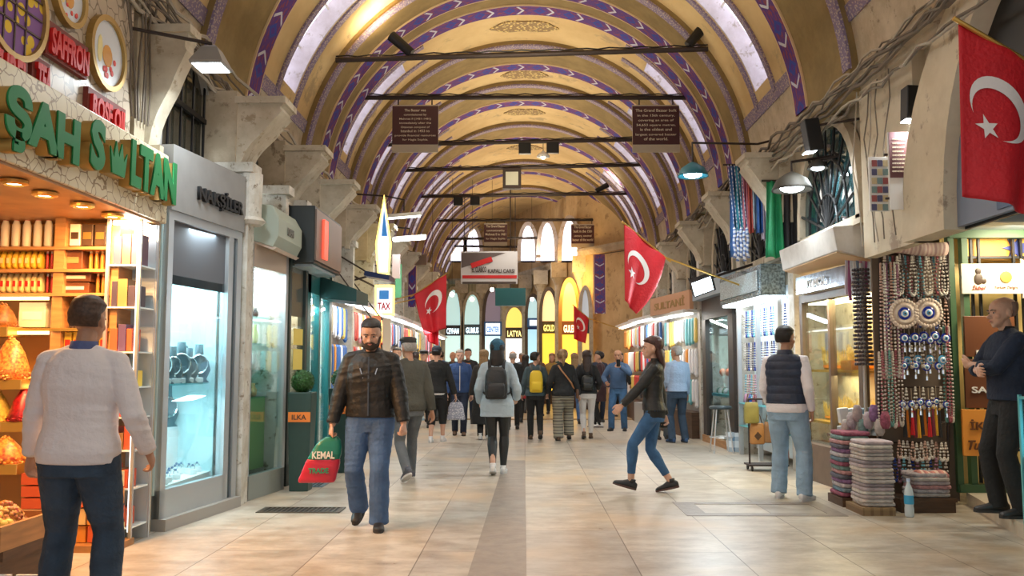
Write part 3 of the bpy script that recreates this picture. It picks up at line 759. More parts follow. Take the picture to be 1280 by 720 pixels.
    mb = MB(); torso(mb, gt, z0, tk.get('top', 1.475), flare=tk.get('flare', .0), power=2.35)
    slv = tk.get('sleeve', 1.0)
    if tk.get('mat2') is None or True:
        for i in (0, 1):
            if slv <= 0: break
            e1 = el[i].lerp(wr[i], max(0.0, slv * 2 - 1) if slv < 1 else tk.get('slen', .97))
            ra = (armr[0] + gt * .95) * s; rb = (armr[1] + gt * .85) * s; rc = (armr[3] + gt * .7 + .004) * s
            if slv <= .5: A = dense(sh[i], sh[i].lerp(el[i], slv * 2), ra, rb, 0, 4); pts = A
            else:
                A = dense(sh[i], el[i], ra, rb, .003 * s, 5); B = dense(el[i], e1, rb, rc, .004 * s, 5, .2); pts = A + B[1:]
            pp = [p for p, r in pts]; rr = [r for p, r in pts]; d = (pp[-1] - pp[-2]).normalized()
            inn = T((-.10, .10)[i], -.008, 1.405)
            MBs = mb if tk.get('sleevemat') is None else MB()
            limb(MBs if tk.get('sleevemat') else mb, [T((-.045, .045)[i], -.012, 1.452), T((-.11, .11)[i], -.011, 1.428), sh[i]], [(.045 + gt * .6) * s, ra * .80, ra * .92])
            MBs.tube([inn] + pp + [pp[-1] + d * .003], [ra * .62, ra * .93] + rr[1:] + [rr[-1] * .95], 14)
            if tk.get('sleevemat') is not None: finish(MBs, 'sleeve', tk['sleevemat'], root, vox, .004, 9, 2, seed=seed + i)
    topo = finish(mb, tk.get('name', 'jacket'), tk['mat'], root, vox, tk.get('wr', .006), tk.get('ws', 7), 3, quilt=tk.get('quilt', 0.), seed=seed)
    if tk.get('collar'):
        mb = MB(); n = 20; cw = tk.get('collarw', .066); zc_ = tk.get('collarz', 1.475)
        for k, (gz, gr) in enumerate(((0, .010), (.03, .006), (.055, .004))): pass
        rings = []
        for rr_, zz in ((cw + .014, zc_ - .03), (cw + .008, zc_ + .005), (cw, zc_ + .045), (cw - .008, zc_ + .045), (cw - .004, zc_)):
            rings.append([T(rr_ * math.cos(2 * PI * j / n), -.008 + rr_ * .92 * math.sin(2 * PI * j / n) - (.012 if math.sin(2 * PI * j / n) < 0 else 0), zz - (.035 if math.sin(2 * PI * j / n) > .75 else 0)) for j in range(n)])
        vs = [p for r_ in rings for p in r_]; fs = [(a * n + j, a * n + (j + 1) % n, ((a + 1) % 5) * n + (j + 1) % n, ((a + 1) % 5) * n + j) for a in range(5) for j in range(n)]
        mb.add(vs, fs); mb.build('collar', tk.get('collarmat', tk['mat']), root, w=False, smooth=True)
    # ---- shoes
    sk = shoes or {}
    for i in (0, 1):
        b, lift, f = ank[i]; sd = f.cross(Vector((0, 0, 1))); a = an[i]
        pit = lift * .9 if lift > 0 else lift * .9
        base = a - Vector((0, 0, .085 * s)); up = Vector((0, 0, 1)) * math.cos(pit) + f * math.sin(pit); ff = f * math.cos(pit) - Vector((0, 0, 1)) * math.sin(pit)
        base = a - up * .085 * s
        st = []
        for y, w_, z, hh in ((-.082, .016, .045, .022), (-.072, .028, .045, .034), (-.045, .035, .05, .045), (0, .037, .058, .052), (.045, .040, .05, .044), (.09, .045, .038, .032), (.13, .045, .032, .026), (.165, .038, .027, .021), (.186, .018, .024, .012)):
            st.append((base + ff * y * s + up * z * s, w_ * s, hh * s, sd, up))
        mb = MB(); mb.loft(st, 14, power=2.4)
        if sk.get('kind', 'shoe') != 'slipper': mb.cyl(base + up * .07 * s - ff * .01 * s, base + up * .115 * s - ff * .012 * s, .042 * s, .040 * s, 12)
        sh_o = mb.build('shoe', sk.get('mat') or mat('shoe_black', (.02, .02, .022), .45), root, w=False, smooth=True)
        mb = MB(); n = 16; o_ = []
        for j in range(n):
            t = 2 * PI * j / n; y = .055 + .138 * math.sin(t); wdt = .047 * (1 - .18 * (1 if y < 0 else 0)); o_.append(base + (ff * y + sd * (wdt * abs(math.cos(t)) ** .7 * (1 if math.cos(t) > 0 else -1))) * s)
        top_ = [p + up * .022 * s for p in o_]
        mb.add(o_ + top_, [tuple(range(n)), tuple(range(2 * n - 1, n - 1, -1))] + [(j, n + j, n + (j + 1) % n, (j + 1) % n) for j in range(n)])
        mb.build('sole', sk.get('sole') or mat('sole_dark', (.03, .03, .03), .7), sh_o, w=False)
    # ---- hair
    hkind = hk.get('kind', 'short'); hmat = hk.get('mat')
    if hkind != 'bald':
        mb = MB()
        if hkind == 'short':
            mb.loft(head_rings(HM, s, .010, .30, 1., front=lambda z: (-.030 if z < .5 else (.0 if z < .66 else (.062 if z < .75 else 9))), gx=.007), 18)
            mb.loft(head_rings(HM, s, .012, .76, 1., gx=.010), 18)
        elif hkind == 'thin':
            mb.loft(head_rings(HM, s, .006, .30, .84, front=lambda z: -.03 if z < .5 else -.01, gx=.005), 18)
        else:
            mb.loft(head_rings(HM, s, .018, .30, 1., front=lambda z: (-.015 if z < .5 else (.02 if z < .62 else (.078 if z < .75 else 9))), gx=.016), 18)
        if hkind == 'long':
            L_ = hk.get('len', .30); st = []
            for t, w_, d_, y_ in ((0, .075, .05, -.06), (.25, .088, .05, -.072), (.5, .092, .042, -.088), (.8, .08, .032, -.10), (1, .045, .018, -.105)):
                st.append((HM @ (Vector((0, y_, .13)) * s) - Vector((0, 0, L_ * t)) * s - TY * .0, w_ * s, d_ * s, HM.to_3x3() @ Vector((1, 0, 0)), HM.to_3x3() @ Vector((0, 1, 0))))
            mb.loft(st, 16)
        if hkind == 'bun': mb.ball(hp(0, -.12, .72), .045 * s)
        if hkind == 'tail':
            limb(mb, [hp(0, -.10, .72), hp(0, -.145, .55), hp(0, -.15, .2), hp(0, -.13, -.25)], [.03 * s, .034 * s, .03 * s, .014 * s])
        finish(mb, 'hair', hmat, root, vox * .8, hk.get('wr', .004), 26, 1, stretch=(1, 1, 3), seed=seed)
    if hk.get('beard'):
        mb = MB(); mb.loft(head_rings(HM, s, .007, 0, .24, gx=.005), 18)
        for q in (-1, 1): limb(mb, [hp(q * .055, .045, .12), hp(q * .066, .02, .28), hp(q * .074, .0, .44)], [.016 * s, .012 * s, .008 * s], 8)
        limb(mb, [hp(-.034, .086, .25), hp(0, .101, .285), hp(.034, .086, .25)], [.007 * s, .009 * s, .007 * s], 8)
        finish(mb, 'beard', hk.get('beardmat', hmat), root, .006, .002, 40, 1)
        MB().ball(hp(0, .100, .235), (.017 * s, .008 * s, .006 * s), 10, 6, M=hm3).build('lips', mat('lip', (.42, .16, .13), .5), root, w=False, smooth=True)
    if detail >= 1:
        for q in (-1, 1):
            MB().ball(hp(q * .031, .0815, .487), (.0115 * s, .0065 * s, .0050 * s), 10, 6, M=hm3).build('eye', [mat('eye_white', (.6, .57, .54), .3)], root, w=False, smooth=True)
            MB().ball(hp(q * .031, .0868, .487), (.0068 * s, .004 * s, .0058 * s), 8, 6, M=hm3).build('iris', mat('eye_dark', (.03, .018, .012), .2), root, w=False, smooth=True)
            b_ = MB(); limb(b_, [hp(q * .014, .098, .565), hp(q * .033, .099, .585), hp(q * .052, .082, .56)], [.004 * s, .005 * s, .003 * s], 6)
            b_.build('eyebrow', hk.get('brow') or mat('brow_dark', (.035, .022, .016), .8), root, w=False, smooth=True)
        if not hk.get('beard'): MB().ball(hp(0, .1015, .218), (.022 * s, .006 * s, .0065 * s), 10, 6, M=hm3).build('lips', mat('lip', (.42, .16, .13), .5), root, w=False, smooth=True)
    J = dict(root=root, T=T, hp=hp, HM=HM, wr=wr, el=el, sh=sh, hip=hip, kn=kn, an=an, s=s, TX=TX, TY=TY, torso=torso, fwd=fwd, vox=vox, ML=ML)
    return root, J
def wcoord(J, v):
    r = J['root']; return Matrix.Translation(r.location) @ Matrix.Rotation(r.rotation_euler[2], 4, 'Z') @ Vector(v)
def strip(mb, pts, wv, t=.004):
    """flat strap through pts; wv = half-width vector"""
    wv = Vector(wv); n = len(pts); vs = []
    for i, p in enumerate(pts):
        p = Vector(p); d = (Vector(pts[min(i + 1, n - 1)]) - Vector(pts[max(i - 1, 0)])).normalized(); nn = d.cross(wv).normalized() * t
        vs += [p - wv - nn, p + wv - nn, p + wv + nn, p - wv + nn]
    fs = [(0, 3, 2, 1), (4 * n - 4, 4 * n - 3, 4 * n - 2, 4 * n - 1)]
    for i in range(n - 1):
        for q in range(4): fs.append((4 * i + q, 4 * i + (q + 1) % 4, 4 * i + 4 + (q + 1) % 4, 4 * i + 4 + q))
    return mb.add(vs, fs)
def backpack(J, label, m, sm, wdt=.30, hgt=.42, dep=.14, z=1.22, extra=None):
    """worn rucksack: a thing of its own standing at the wearer's back"""
    r = J['root']; s = J['s']; t = thing('backpack', label, 'backpack', tuple(r.location), r.rotation_euler[2]); T = J['T']
    mb = MB(); st = []
    for q, a, b in ((-.5, .8, .5), (-.46, .95, .85), (-.25, 1, 1), (0, 1, 1), (.25, .95, .9), (.4, .82, .7), (.5, .5, .35)):
        st.append((T(0, -.135 - dep / 2, z + q * hgt), wdt / 2 * a * s, dep / 2 * b * s, J['TX'], J['TY']))
    mb.loft(st, 16, power=3.2); finish(mb, 'pack_body', m, t, .01, .003, 9, 2)
    st = []
    for q, a, b in ((-.42, .7, .5), (-.36, .8, 1), (-.1, .8, 1), (0, .7, .6)):
        st.append((T(0, -.135 - dep - .01, z + q * hgt), wdt / 2 * a * s, .028 * b * s, J['TX'], J['TY']))
    MB().loft(st, 14, power=3).build('front_pocket', extra or m, t, w=False, smooth=True)
    for q in (-1, 1):
        x = q * .085; mb = MB()
        strip(mb, [T(x, -.16, z + .12), T(x * 1.1, -.115, 1.46), T(x * 1.15, -.04, 1.505), T(x * 1.25, .07, 1.46), T(x * 1.35, .14, 1.36), T(x * 1.6, .13, 1.22), T(x * 2.1, .0, 1.08), T(x * 1.6, -.15, 1.05)], J['TX'] * .022 * s, .005)
        mb.build('strap', sm, t, w=False, smooth=True)
    hb = MB(); hb.tube([T(-.03, -.15, z + hgt * .48), T(-.02, -.15, z + hgt * .56), T(.02, -.15, z + hgt * .56), T(.03, -.15, z + hgt * .48)], .006, 6); hb.build('handle', sm, t, w=False)
    return t
# cloth materials
def cloth(name, c, rough=.85, var=.25, vs=5, bump=.5, **k): return mat(name, c, rough, var=var, vscale=vs, bump=bump, bscale=35, **k)
C_shirt = cloth('white_shirt_cotton', (.76, .72, .74), var=.05, bump=.4)
C_jeans_dk = cloth('jeans_dark', (.035, .065, .11), var=.35, vs=9)
C_jeans = cloth('jeans_blue', (.075, .155, .33), var=.4, vs=6)
C_jeans_lt = cloth('jeans_light', (.30, .44, .58), var=.25, vs=8)
C_jeans_mid = cloth('jeans_mid', (.05, .14, .30), var=.35, vs=7)
C_grey = cloth('grey_denim', (.14, .16, .18))
C_leather = mat('leather_black', (.010, .011, .011), .55, var=.5, vscale=9, bump=.5, bscale=25, col2=(.008, .008, .008))
C_leather2 = mat('leather_black_smooth', (.013, .014, .014), .45, bump=.4, bscale=22)
C_black = cloth('black_cloth', (.016, .018, .020), var=.3)
C_navy = cloth('navy_cloth', (.016, .028, .06))
C_blue = cloth('blue_jacket', (.035, .085, .24))
C_ltblue = cloth('light_blue_hoodie', (.42, .52, .60), var=.15)
C_olive = cloth('olive_jacket', (.085, .085, .07))
C_shirtblue = cloth('checked_blue_shirt', (.33, .43, .60), var=.12)
C_denimshirt = cloth('denim_shirt', (.07, .14, .28))
C_coat = cloth('charcoal_coat', (.035, .033, .032))
C_red = cloth('red_coat', (.42, .03, .04))
C_plaid = bands('plaid_cloth', [(.25, .23, .17), (.08, .075, .06), (.32, .29, .22), (.14, .12, .10), (.25, .23, .17)], 9)
C_whitep = cloth('white_trousers', (.66, .64, .62), var=.08)
C_puff = mat('puffer_navy', (.018, .030, .065), .5, var=.3, vscale=12, bump=.3, bscale=30)
H_dark = mat('hair_black', (.014, .010, .008), .55, var=.5, vscale=60); H_brown = mat('hair_brown', (.055, .028, .018), .5, var=.5, vscale=60)
H_red = mat('hair_auburn', (.075, .028, .022), .45, var=.5, vscale=50); H_blond = mat('hair_blond', (.32, .20, .09), .55, var=.4, vscale=50)
H_grey = mat('hair_grey', (.42, .40, .38), .6, var=.3, vscale=60)
S_white = mat('sneaker_white', (.72, .72, .72), .5); S_black = mat('shoe_black', (.02, .02, .022), .45); S_soleW = mat('sole_white', (.6, .6, .6), .6); S_brown = mat('shoe_brown', (.10, .055, .03), .5)
M_beanie = cloth('teal_beanie', (.03, .12, .20))
def cap_on(J, m, kind='cap'):
    hp = J['hp']; s = J['s']; mb = MB()
    if kind == 'beanie':
        mb.loft(head_rings(J['HM'], s, .020, .44, 1., gx=.018), 18); mb.ball(hp(0, -.01, .92), (.075 * s, .09 * s, .05 * s)); finish(mb, 'beanie', m, J['root'], .009, .004, 22, 2); return
    mb.loft(head_rings(J['HM'], s, .016, .68, 1., gx=.014), 18)
    if kind == 'flat':
        mb.ball(hp(0, .01, .93), (.10 * s, .125 * s, .035 * s), M=J['HM'].to_3x3()); mb.ball(hp(0, .10, .74), (.06 * s, .05 * s, .010 * s), M=J['HM'].to_3x3())
    elif kind == 'back': mb.ball(hp(0, -.13, .64), (.06 * s, .05 * s, .010 * s), M=J['HM'].to_3x3())
    else: mb.ball(hp(0, .13, .70), (.062 * s, .065 * s, .010 * s), M=J['HM'].to_3x3())
    finish(mb, 'cap', m, J['root'], .009, .001, 22, 1)
def carrier(label, top, mat_, w_=.24, h_=.30, d_=.08, rz=0., name='shopping_bag', cat='bag', flare=1.15, tiltv=(0, 0), marks=()):
    """soft bag hanging from a point"""
    t = thing(name, label, cat, tuple(top), rz); mb = MB(); st = []
    X = Vector((1, 0, 0)); Y = Vector((0, 1, 0)); tv = Vector((tiltv[0], tiltv[1], -1)).normalized()
    for q, a, b in ((.10, .55, .25), (.16, .75, .55), (.4, .95, .9), (.7, 1.02, 1), (.92, flare, 1), (1., flare * .93, .7)):
        st.append((tv * (q * h_ + .02), w_ / 2 * a, d_ / 2 * b, X, Y))
    mb.loft(st, 18, power=3); finish(mb, 'bag_body', mat_, t, .009, .006, 10, 2)
    for q in (-1, 1):
        b_ = MB(); b_.tube([tv * .05 + Vector((-w_ * .22, q * .01, 0)), Vector((-.02, q * .008, .0)), Vector((.02, q * .008, .0)), tv * .05 + Vector((w_ * .22, q * .01, 0))], .005, 6); b_.build('handle', mat_, t, w=False)
    return t
# 1 ---- man in the white shirt, back to us
p1, J1 = person('man in untucked white shirt and dark jeans, back turned, at the sweet shop', (-2.42, 4.8, 0), 1.76, 3, 'm', 1.13, feet=((-.14, .02, 0, -8), (.17, -.02, 0, 10)),
    hands=((-.32, .14, .90), (.32, .13, .92)), curl=(.5, .5), tilt=1, skin='tan', top=dict(name='shirt', mat=C_shirt, g=.018, hem=.87, wr=.009, ws=5, slen=.93, collar=True, collarmat=cloth('collar_blue', (.10, .13, .30)), flare=.012),
    pants=dict(mat=C_jeans_dk, g=.026, ankle=.075, wr=.007), hair=dict(kind='short', mat=mat('hair_brown_thin', (.085, .045, .028), .6, var=.5, vscale=60)), detail=2, turn=0, nod=4)
for i in (0, 1):
    c_ = MB(); w0 = J1['wr'][i]; e0 = J1['el'][i]; d = (w0 - e0).normalized(); c_.cyl(w0 - d * .075, w0 - d * .012, .047, .049, 16); c_.build('cuff', C_shirt, p1, w=False, smooth=True)
# 2 ---- man in the black jacket walking towards us
p2, J2 = person('bearded man in black leather jacket and blue jeans walking, carrying a green and red bag', (-1.36, 7.78, 0), 1.79, 182, 'm', 1.10, feet=((-.10, .10, .0, -6), (.10, -.20, .55, 8)), hipshift=-.02,
    hands=((-.30, .12, .88), (.33, .06, .80)), curl=(.95, .95), skin='light', turn=2, nod=14, top=dict(name='jacket', mat=C_leather, g=.030, hem=.93, wr=.010, ws=7, collar=True, collarw=.075),
    pants=dict(mat=C_jeans, g=.026, ankle=.082, wr=.008), hair=dict(kind='short', mat=H_dark, beard=True, beardmat=mat('beard_brown', (.04, .024, .016), .7)), detail=2, shoes=dict(mat=S_black), poles=((-.8, -1, 0), (.7, -1, 0)))
T = J2['T']; z_ = MB(); strip(z_, [T(0, .155, z) for z in (.94, 1.05, 1.2, 1.35, 1.44)], J2['TX'] * .006, .003); z_.build('zip', mat('zip_metal', (.10, .10, .10), .35, 1), p2, w=False)
[MB().cbox(T(x, .150, 1.30), (.008, .008, .09), ry=.3 * (1 if x > 0 else -1)).build('pocket_zip', mat('zip_bright', (.5, .5, .5), .3, 1), p2, w=False) for x in (-.06, .06)]
hw = wcoord(J2, J2['wr'][1] + Vector((0, 0.02, -.10)))
M_bagred = mat('bag_red', (.50, .02, .05), .35); M_baggreen = mat('bag_green', (.01, .18, .12), .35)
bagm = bands('green_red_bag', [(.01, .17, .12), (.50, .02, .05)], 1.0)
bt = thing('shopping_bag', 'green and red plastic bag with white writing hanging from the walking man\'s hand', 'bag', tuple(hw), .15)
mb = MB(); st = []; X_ = Vector((1, 0, 0)); Y_ = Vector((0, 1, 0)); tv = Vector((-.30, 0, -.95))
for q, a, b in ((.02, .35, .3), (.10, .62, .6), (.25, .85, .8), (.40, .95, 1)): st.append((tv * q * .42, .14 * a, .05 * b, X_, Y_))
st.append((tv * .52 * .42, .142, .05, X_, Y_)); g_ = MB(); g_.loft(st, 18, power=3); finish(g_, 'bag_body', M_baggreen, bt, .008, .006, 12, 2)
g_ = MB(); g_.loft([(tv * .50 * .42, .143, .051, X_, Y_), (tv * .75 * .42, .155, .052, X_, Y_), (tv * .95 * .42, .16, .045, X_, Y_), (tv * 1.0 * .42, .15, .03, X_, Y_)], 18, power=3); finish(g_, 'bag_base', M_bagred, bt, .008, .005, 12, 2)
text('lettering', 'KEMAL', tv * .20 + Vector((-.10, -.062, 0)), .085, M_white, bt, FRONT, .004, .002, width=.19, w=False)
text('lettering', 'TRADE', tv * .33 + Vector((-.09, -.062, 0)), .06, mat('bag_print_green', (.02, .30, .16), .5), bt, FRONT, .004, .002, width=.17, w=False)
# 3 ---- man with flat cap half hidden
p3, J3 = person('man in olive jacket, flat cap and grey jeans, half behind the bearded man', (-1.42, 10.9, 0), 1.75, 30, 'm', 1.05, feet=((-.13, -.30, .5, 0), (.14, .26, 0, 0)), hands=((-.26, .10, .82), (.28, -.05, .83)), skin='tan', lean=3,
    top=dict(mat=C_olive, g=.03, hem=.86), pants=dict(mat=C_grey, g=.012, ankle=.055), hair=dict(kind='short', mat=H_grey), shoes=dict(mat=mat('shoe_slate', (.08, .09, .12), .6), sole=S_soleW), detail=1)
cap_on(J3, mat('cap_dark', (.03, .028, .025), .8), 'flat')
# 4 ---- person with cap from behind with two bags
p4, J4 = person('person in black sweater, three-quarter trousers and backward cap carrying a bag in each hand', (-1.63, 16.3, 0), 1.74, -4, 'm', 1.02, feet=((-.09, -.06, .0, -4), (.10, .14, .0, 4)), hands=((-.36, .04, .86), (.36, .04, .82)), skin='light',
    top=dict(name='sweater', mat=C_black, g=.03, hem=.90), pants=dict(mat=C_black, g=.03, ankle=.068, len=.42), hair=dict(kind='short', mat=H_dark), shoes=dict(mat=S_white, sole=S_soleW), detail=1)
mb = MB(); J4['torso'](mb, .026, .86, .905); finish(mb, 'shirt_hem', C_whitep, p4, .012)
cap_on(J4, mat('cap_navy', (.02, .035, .06), .7), 'back')
M_print = speckle('white_print', (.62, .64, .68), (.30, .32, .40), 40); M_bluebag = bands('blue_white_bag', [(.45, .62, .75), (.7, .78, .82), (.35, .52, .68), (.7, .78, .82)], 9)
carrier('white and blue striped bag in the left hand of the person with backward cap', wcoord(J4, J4['wr'][0] + Vector((-.07, .02, -.09))), M_bluebag, .34, .38, .12)
carrier('white bag with grey print in the right hand of the person with backward cap', wcoord(J4, J4['wr'][1] + Vector((.02, .02, -.09))), M_print, .30, .36, .10)
# 5 ---- white-haired man facing us
p5, J5 = person('white-haired man in blue zip jacket and navy trousers walking forward', (-1.32, 17.9, 0), 1.70, 185, 'm', 1.02, feet=((-.08, .05, 0, -4), (.09, -.10, .2, 4)), hands=((-.27, .04, .82), (.27, .10, .82)), skin='pale',
    top=dict(mat=C_blue, g=.03, hem=.88, collar=True), pants=dict(mat=C_navy, g=.02, ankle=.065), hair=dict(kind='short', mat=H_grey, brow=H_grey), shoes=dict(mat=S_brown), detail=1)
T = J5['T']; z_ = MB(); strip(z_, [T(0, .155, z) for z in (.92, 1.1, 1.25, 1.38, 1.43)], J5['TX'] * .006, .003); z_.build('zip', M_white, p5, w=False)
# 6 ---- woman in long dark coat
p6, J6 = person('woman in long charcoal dress and grey cardigan behind the backpack woman', (-.78, 16.9, 0), 1.68, 0, 'f', 1.04, feet=((-.07, -.05, .1, 0), (.08, .08, 0, 0)), hands=((-.28, .05, .82), (.2, .05, .85)), skin='light',
    top=dict(name='cardigan', mat=C_coat, g=.03, hem=.80), pants=dict(mat=C_black, g=.02, skirt=.30), hair=dict(kind='long', mat=H_blond, len=.3), shoes=dict(mat=S_white, sole=S_soleW), detail=0)
# 7 ---- woman with black backpack and beanie
p7, J7 = person('woman in teal beanie, pale blue hoodie and black leggings walking away', (-.36, 11.5, 0), 1.71, -2, 'f', 1.06, feet=((-.045, -.16, .3, -3), (.075, .10, 0, 3)), hands=((-.24, .16, .95), (.25, .20, 1.0)), skin='light',
    top=dict(name='hoodie', mat=C_ltblue, g=.036, hem=.76, flare=.015, wr=.008), pants=dict(mat=mat('leggings_black', (.012, .015, .018), .5, bump=.2), g=.004, ankle=.040, wr=.001), hair=dict(kind='long', mat=H_dark, len=.27), shoes=dict(mat=S_white, sole=S_soleW), detail=2)
cap_on(J7, M_beanie, 'beanie')
backpack(J7, 'small black backpack worn over the pale blue hoodie', mat('nylon_black', (.014, .016, .019), .45, bump=.3), mat('strap_black', (.01, .01, .012), .6), .30, .42, .13, 1.20)
# 8 ---- person with yellow backpack
p8, J8 = person('short-haired person in teal grey jacket and black trousers walking away', (.20, 16.9, 0), 1.64, 4, 'f', 1.08, feet=((-.09, .10, 0, -3), (.09, -.14, .4, 3)), hands=((-.26, .14, .90), (.26, .12, .92)), skin='light', turn=-40,
    top=dict(mat=cloth('teal_grey_jacket', (.06, .10, .12)), g=.03, hem=.88), pants=dict(mat=C_black, g=.016, ankle=.055), hair=dict(kind='short', mat=H_dark), shoes=dict(mat=S_brown), detail=1)
backpack(J8, 'yellow backpack worn by the short-haired walker', mat('nylon_yellow', (.72, .50, .02), .5, bump=.2), mat('strap_grey', (.08, .09, .09), .6), .27, .44, .14, 1.17)
# 9 ---- plaid trousers
p9, J9 = person('fair-haired woman in black top and wide plaid trousers walking away', (.72, 16.7, 0), 1.68, 2, 'f', 1.12, feet=((-.10, -.05, 0, -4), (.12, .10, .3, 6)), hands=((-.30, .10, .92), (.32, .06, .86)), skin='light',
    top=dict(name='sweater', mat=C_black, g=.036, hem=.86), pants=dict(mat=C_plaid, g=.045, ankle=.10, wr=.008), hair=dict(kind='tail', mat=H_blond), shoes=dict(mat=S_brown, kind='slipper'), detail=1)
T = J9['T']; mb = MB(); strip(mb, [T(-.10, -.12, 1.46), T(-.04, -.155, 1.36), T(.05, -.16, 1.25), T(.15, -.13, 1.12), T(.21, -.04, 1.0)], J9['TX'] * .016, .005); hb = mb.build('shoulder_bag', mat('tan_leather', (.42, .19, .08), .5), None)
hb.parent = None
st_ = MB(); [st_.add([wcoord(J9, v) for v in mb.v], mb.f)]; bpy.data.objects.remove(hb)
sb = thing('shoulder_bag', 'brown shoulder bag with tan strap across the black sweater back', 'bag', tuple(wcoord(J9, Vector((.24, 0, .95)))))
st_.build('strap', mat('tan_leather', (.42, .19, .08), .5), sb)
MB().loft([(wcoord(J9, Vector((.27, .02, z))), .03 * k, .10 * k, Vector((1, 0, 0)), Vector((0, 1, 0))) for z, k in ((.78, .8), (.80, 1), (.92, 1), (.96, .7))], 12, power=3).build('pouch', mat('brown_leather', (.13, .06, .03), .5), sb, smooth=True)
# 10 ---- white trousers
p10, J10 = person('long-haired woman in black top and white skinny trousers walking away', (1.20, 17.1, 0), 1.67, -2, 'f', 1.04, feet=((-.07, -.08, .2, -3), (.07, .10, 0, 4)), hands=((-.23, .16, 1.0), (.23, .16, 1.0)), skin='light',
    top=dict(name='sweater', mat=C_black, g=.028, hem=.90), pants=dict(mat=C_whitep, g=.004, ankle=.042, wr=.002), hair=dict(kind='long', mat=H_brown, len=.40), shoes=dict(mat=S_brown), detail=1)
backpack(J10, 'little black leather backpack worn by the woman in white trousers', mat('leather_pack', (.012, .016, .015), .3), mat('strap_black', (.01, .01, .012), .6), .25, .30, .11, 1.12)
# 11 ---- man holding up a phone
p11, J11 = person('bald man in denim shirt and jeans holding up a phone', (2.02, 19.2, 0), 1.72, 165, 'm', 1.0, feet=((-.13, 0, 0, -12), (.15, .05, 0, 12)), hands=((-.10, .32, 1.40), (.22, .28, 1.05)), curl=(.9, .8), skin='tan',
    top=dict(name='shirt', mat=C_denimshirt, g=.022, hem=.92), pants=dict(mat=C_jeans_mid, g=.02, ankle=.07), hair=dict(kind='bald'), detail=1, poles=((-1, -.3, -.8), (1, -.6, -.6)))
ph = tag(MB().cbox(wcoord(J11, J11['wr'][0] + Vector((.03, .06, .08))), (.08, .012, .15), rz=math.radians(165)).build('phone', M_black, bevel=.003), 'dark phone held up by the man in the denim shirt', 'phone')
# 12 ---- dark figure beside
p12, J12 = person('woman in dark maroon coat standing next to the phone man', (1.72, 20.3, 0), 1.70, 80, 'f', 1.0, feet=((-.08, 0, 0, 0), (.08, .12, 0, 0)), hands=((-.2, .18, 1.0), (.2, .2, 1.0)), skin='light',
    top=dict(mat=cloth('maroon_coat', (.05, .022, .028)), g=.03, hem=.60), pants=dict(mat=C_black, g=.008, ankle=.045), hair=dict(kind='short', mat=H_dark), shoes=dict(mat=S_white), detail=0)
# 13 ---- woman in leather jacket walking across
p13, J13 = person('woman with auburn hair in black leather jacket and cropped jeans striding across', (1.43, 9.9, 0), 1.70, 82, 'f', 1.0, feet=((-.05, .27, -.30, 0), (.06, -.20, .25, 4)), hipshift=.0, hands=((-.18, .36, .98), (.20, -.14, .80)), curl=(.3, .6), lean=-1, turn=6, skin='light',
    top=dict(name='jacket', mat=C_leather2, g=.024, hem=.93, wr=.009, ws=9, collar=True, collarw=.062), pants=dict(mat=C_jeans_mid, g=.006, ankle=.046, len=.78, wr=.003), hair=dict(kind='long', mat=H_red, len=.26), shoes=dict(mat=S_black, sole=mat('sole_brown', (.10, .05, .04), .6)), detail=2)
mb = MB(); J13['torso'](mb, .012, .84, 1.46); finish(mb, 'top', C_black, p13, .009, .004)
wb = wcoord(J13, J13['wr'][1] + Vector((0, .02, -.11))); tag(MB().cbox(wb, (.10, .05, .07), rz=.3).build('purse', mat('leather_pack', (.012, .016, .015), .3), bevel=.01), 'small black purse in the striding woman\'s hand', 'purse')
# 14 ---- man in pale blue shirt, and his companion
p14, J14 = person('grey-haired man in pale blue shirt and dark jeans standing at the bright stall', (2.80, 16.3, 0), 1.74, 18, 'm', 1.02, feet=((-.12, 0, 0, -6), (.12, -.05, 0, 10)), hands=((-.14, .26, 1.0), (.26, .12, .86)), skin='tan', turn=20,
    top=dict(name='shirt', mat=C_shirtblue, g=.024, hem=.93), pants=dict(mat=C_jeans_dk, g=.02, ankle=.07), hair=dict(kind='short', mat=H_grey), shoes=dict(mat=cloth('blue_shoe', (.04, .09, .2))), detail=1)
p14b, _ = person('man in pink shirt facing out beside the man in pale blue shirt', (2.62, 17.1, 0), 1.72, 195, 'm', 1.0, hands=((-.2, .2, 1.0), (.2, .2, 1.0)), skin='pale', top=dict(name='shirt', mat=cloth('pink_shirt', (.62, .40, .38)), g=.022, hem=.92), pants=dict(mat=C_grey, g=.02, ankle=.07), hair=dict(kind='short', mat=H_dark), detail=1)
# 15 ---- man in the puffer vest
p15, J15 = person('man in navy quilted vest and pale jeans looking at the gold shop window', (2.78, 9.45, 0), 1.80, -32, 'm', 1.06, feet=((-.12, .05, 0, -8), (.16, -.03, 0, 14)), hands=((-.22, .16, .92), (.24, .03, .90)), curl=(.5, .6), skin='tan', turn=-12,
    top=dict(name='vest', mat=C_puff, g=.036, hem=.97, quilt=.010, wr=.004, sleeve=0, collar=True, collarw=.078), pants=dict(mat=C_jeans_lt, g=.028, ankle=.078, wr=.008), hair=dict(kind='short', mat=H_dark), shoes=dict(mat=S_white, sole=S_soleW), detail=2)
for i in (0, 1):
    mb = MB(); a, e, w0 = J15['sh'][i], J15['el'][i], J15['wr'][i]; A = dense(a, e, .066, .054, .003, 5) + dense(e, e.lerp(w0, .95), .054, .038, .003, 5)[1:]
    mb.tube([J15['T']((-.1, .1)[i], 0, 1.42)] + [p for p, r in A], [.05] + [r for p, r in A], 14); finish(mb, 'sleeve', C_shirt, p15, .008, .007, 9, 2, seed=4 + i)
mb = MB(); J15['torso'](mb, .020, .88, .99, flare=.02); finish(mb, 'shirt_tail', C_shirt, p15, .008, .004)
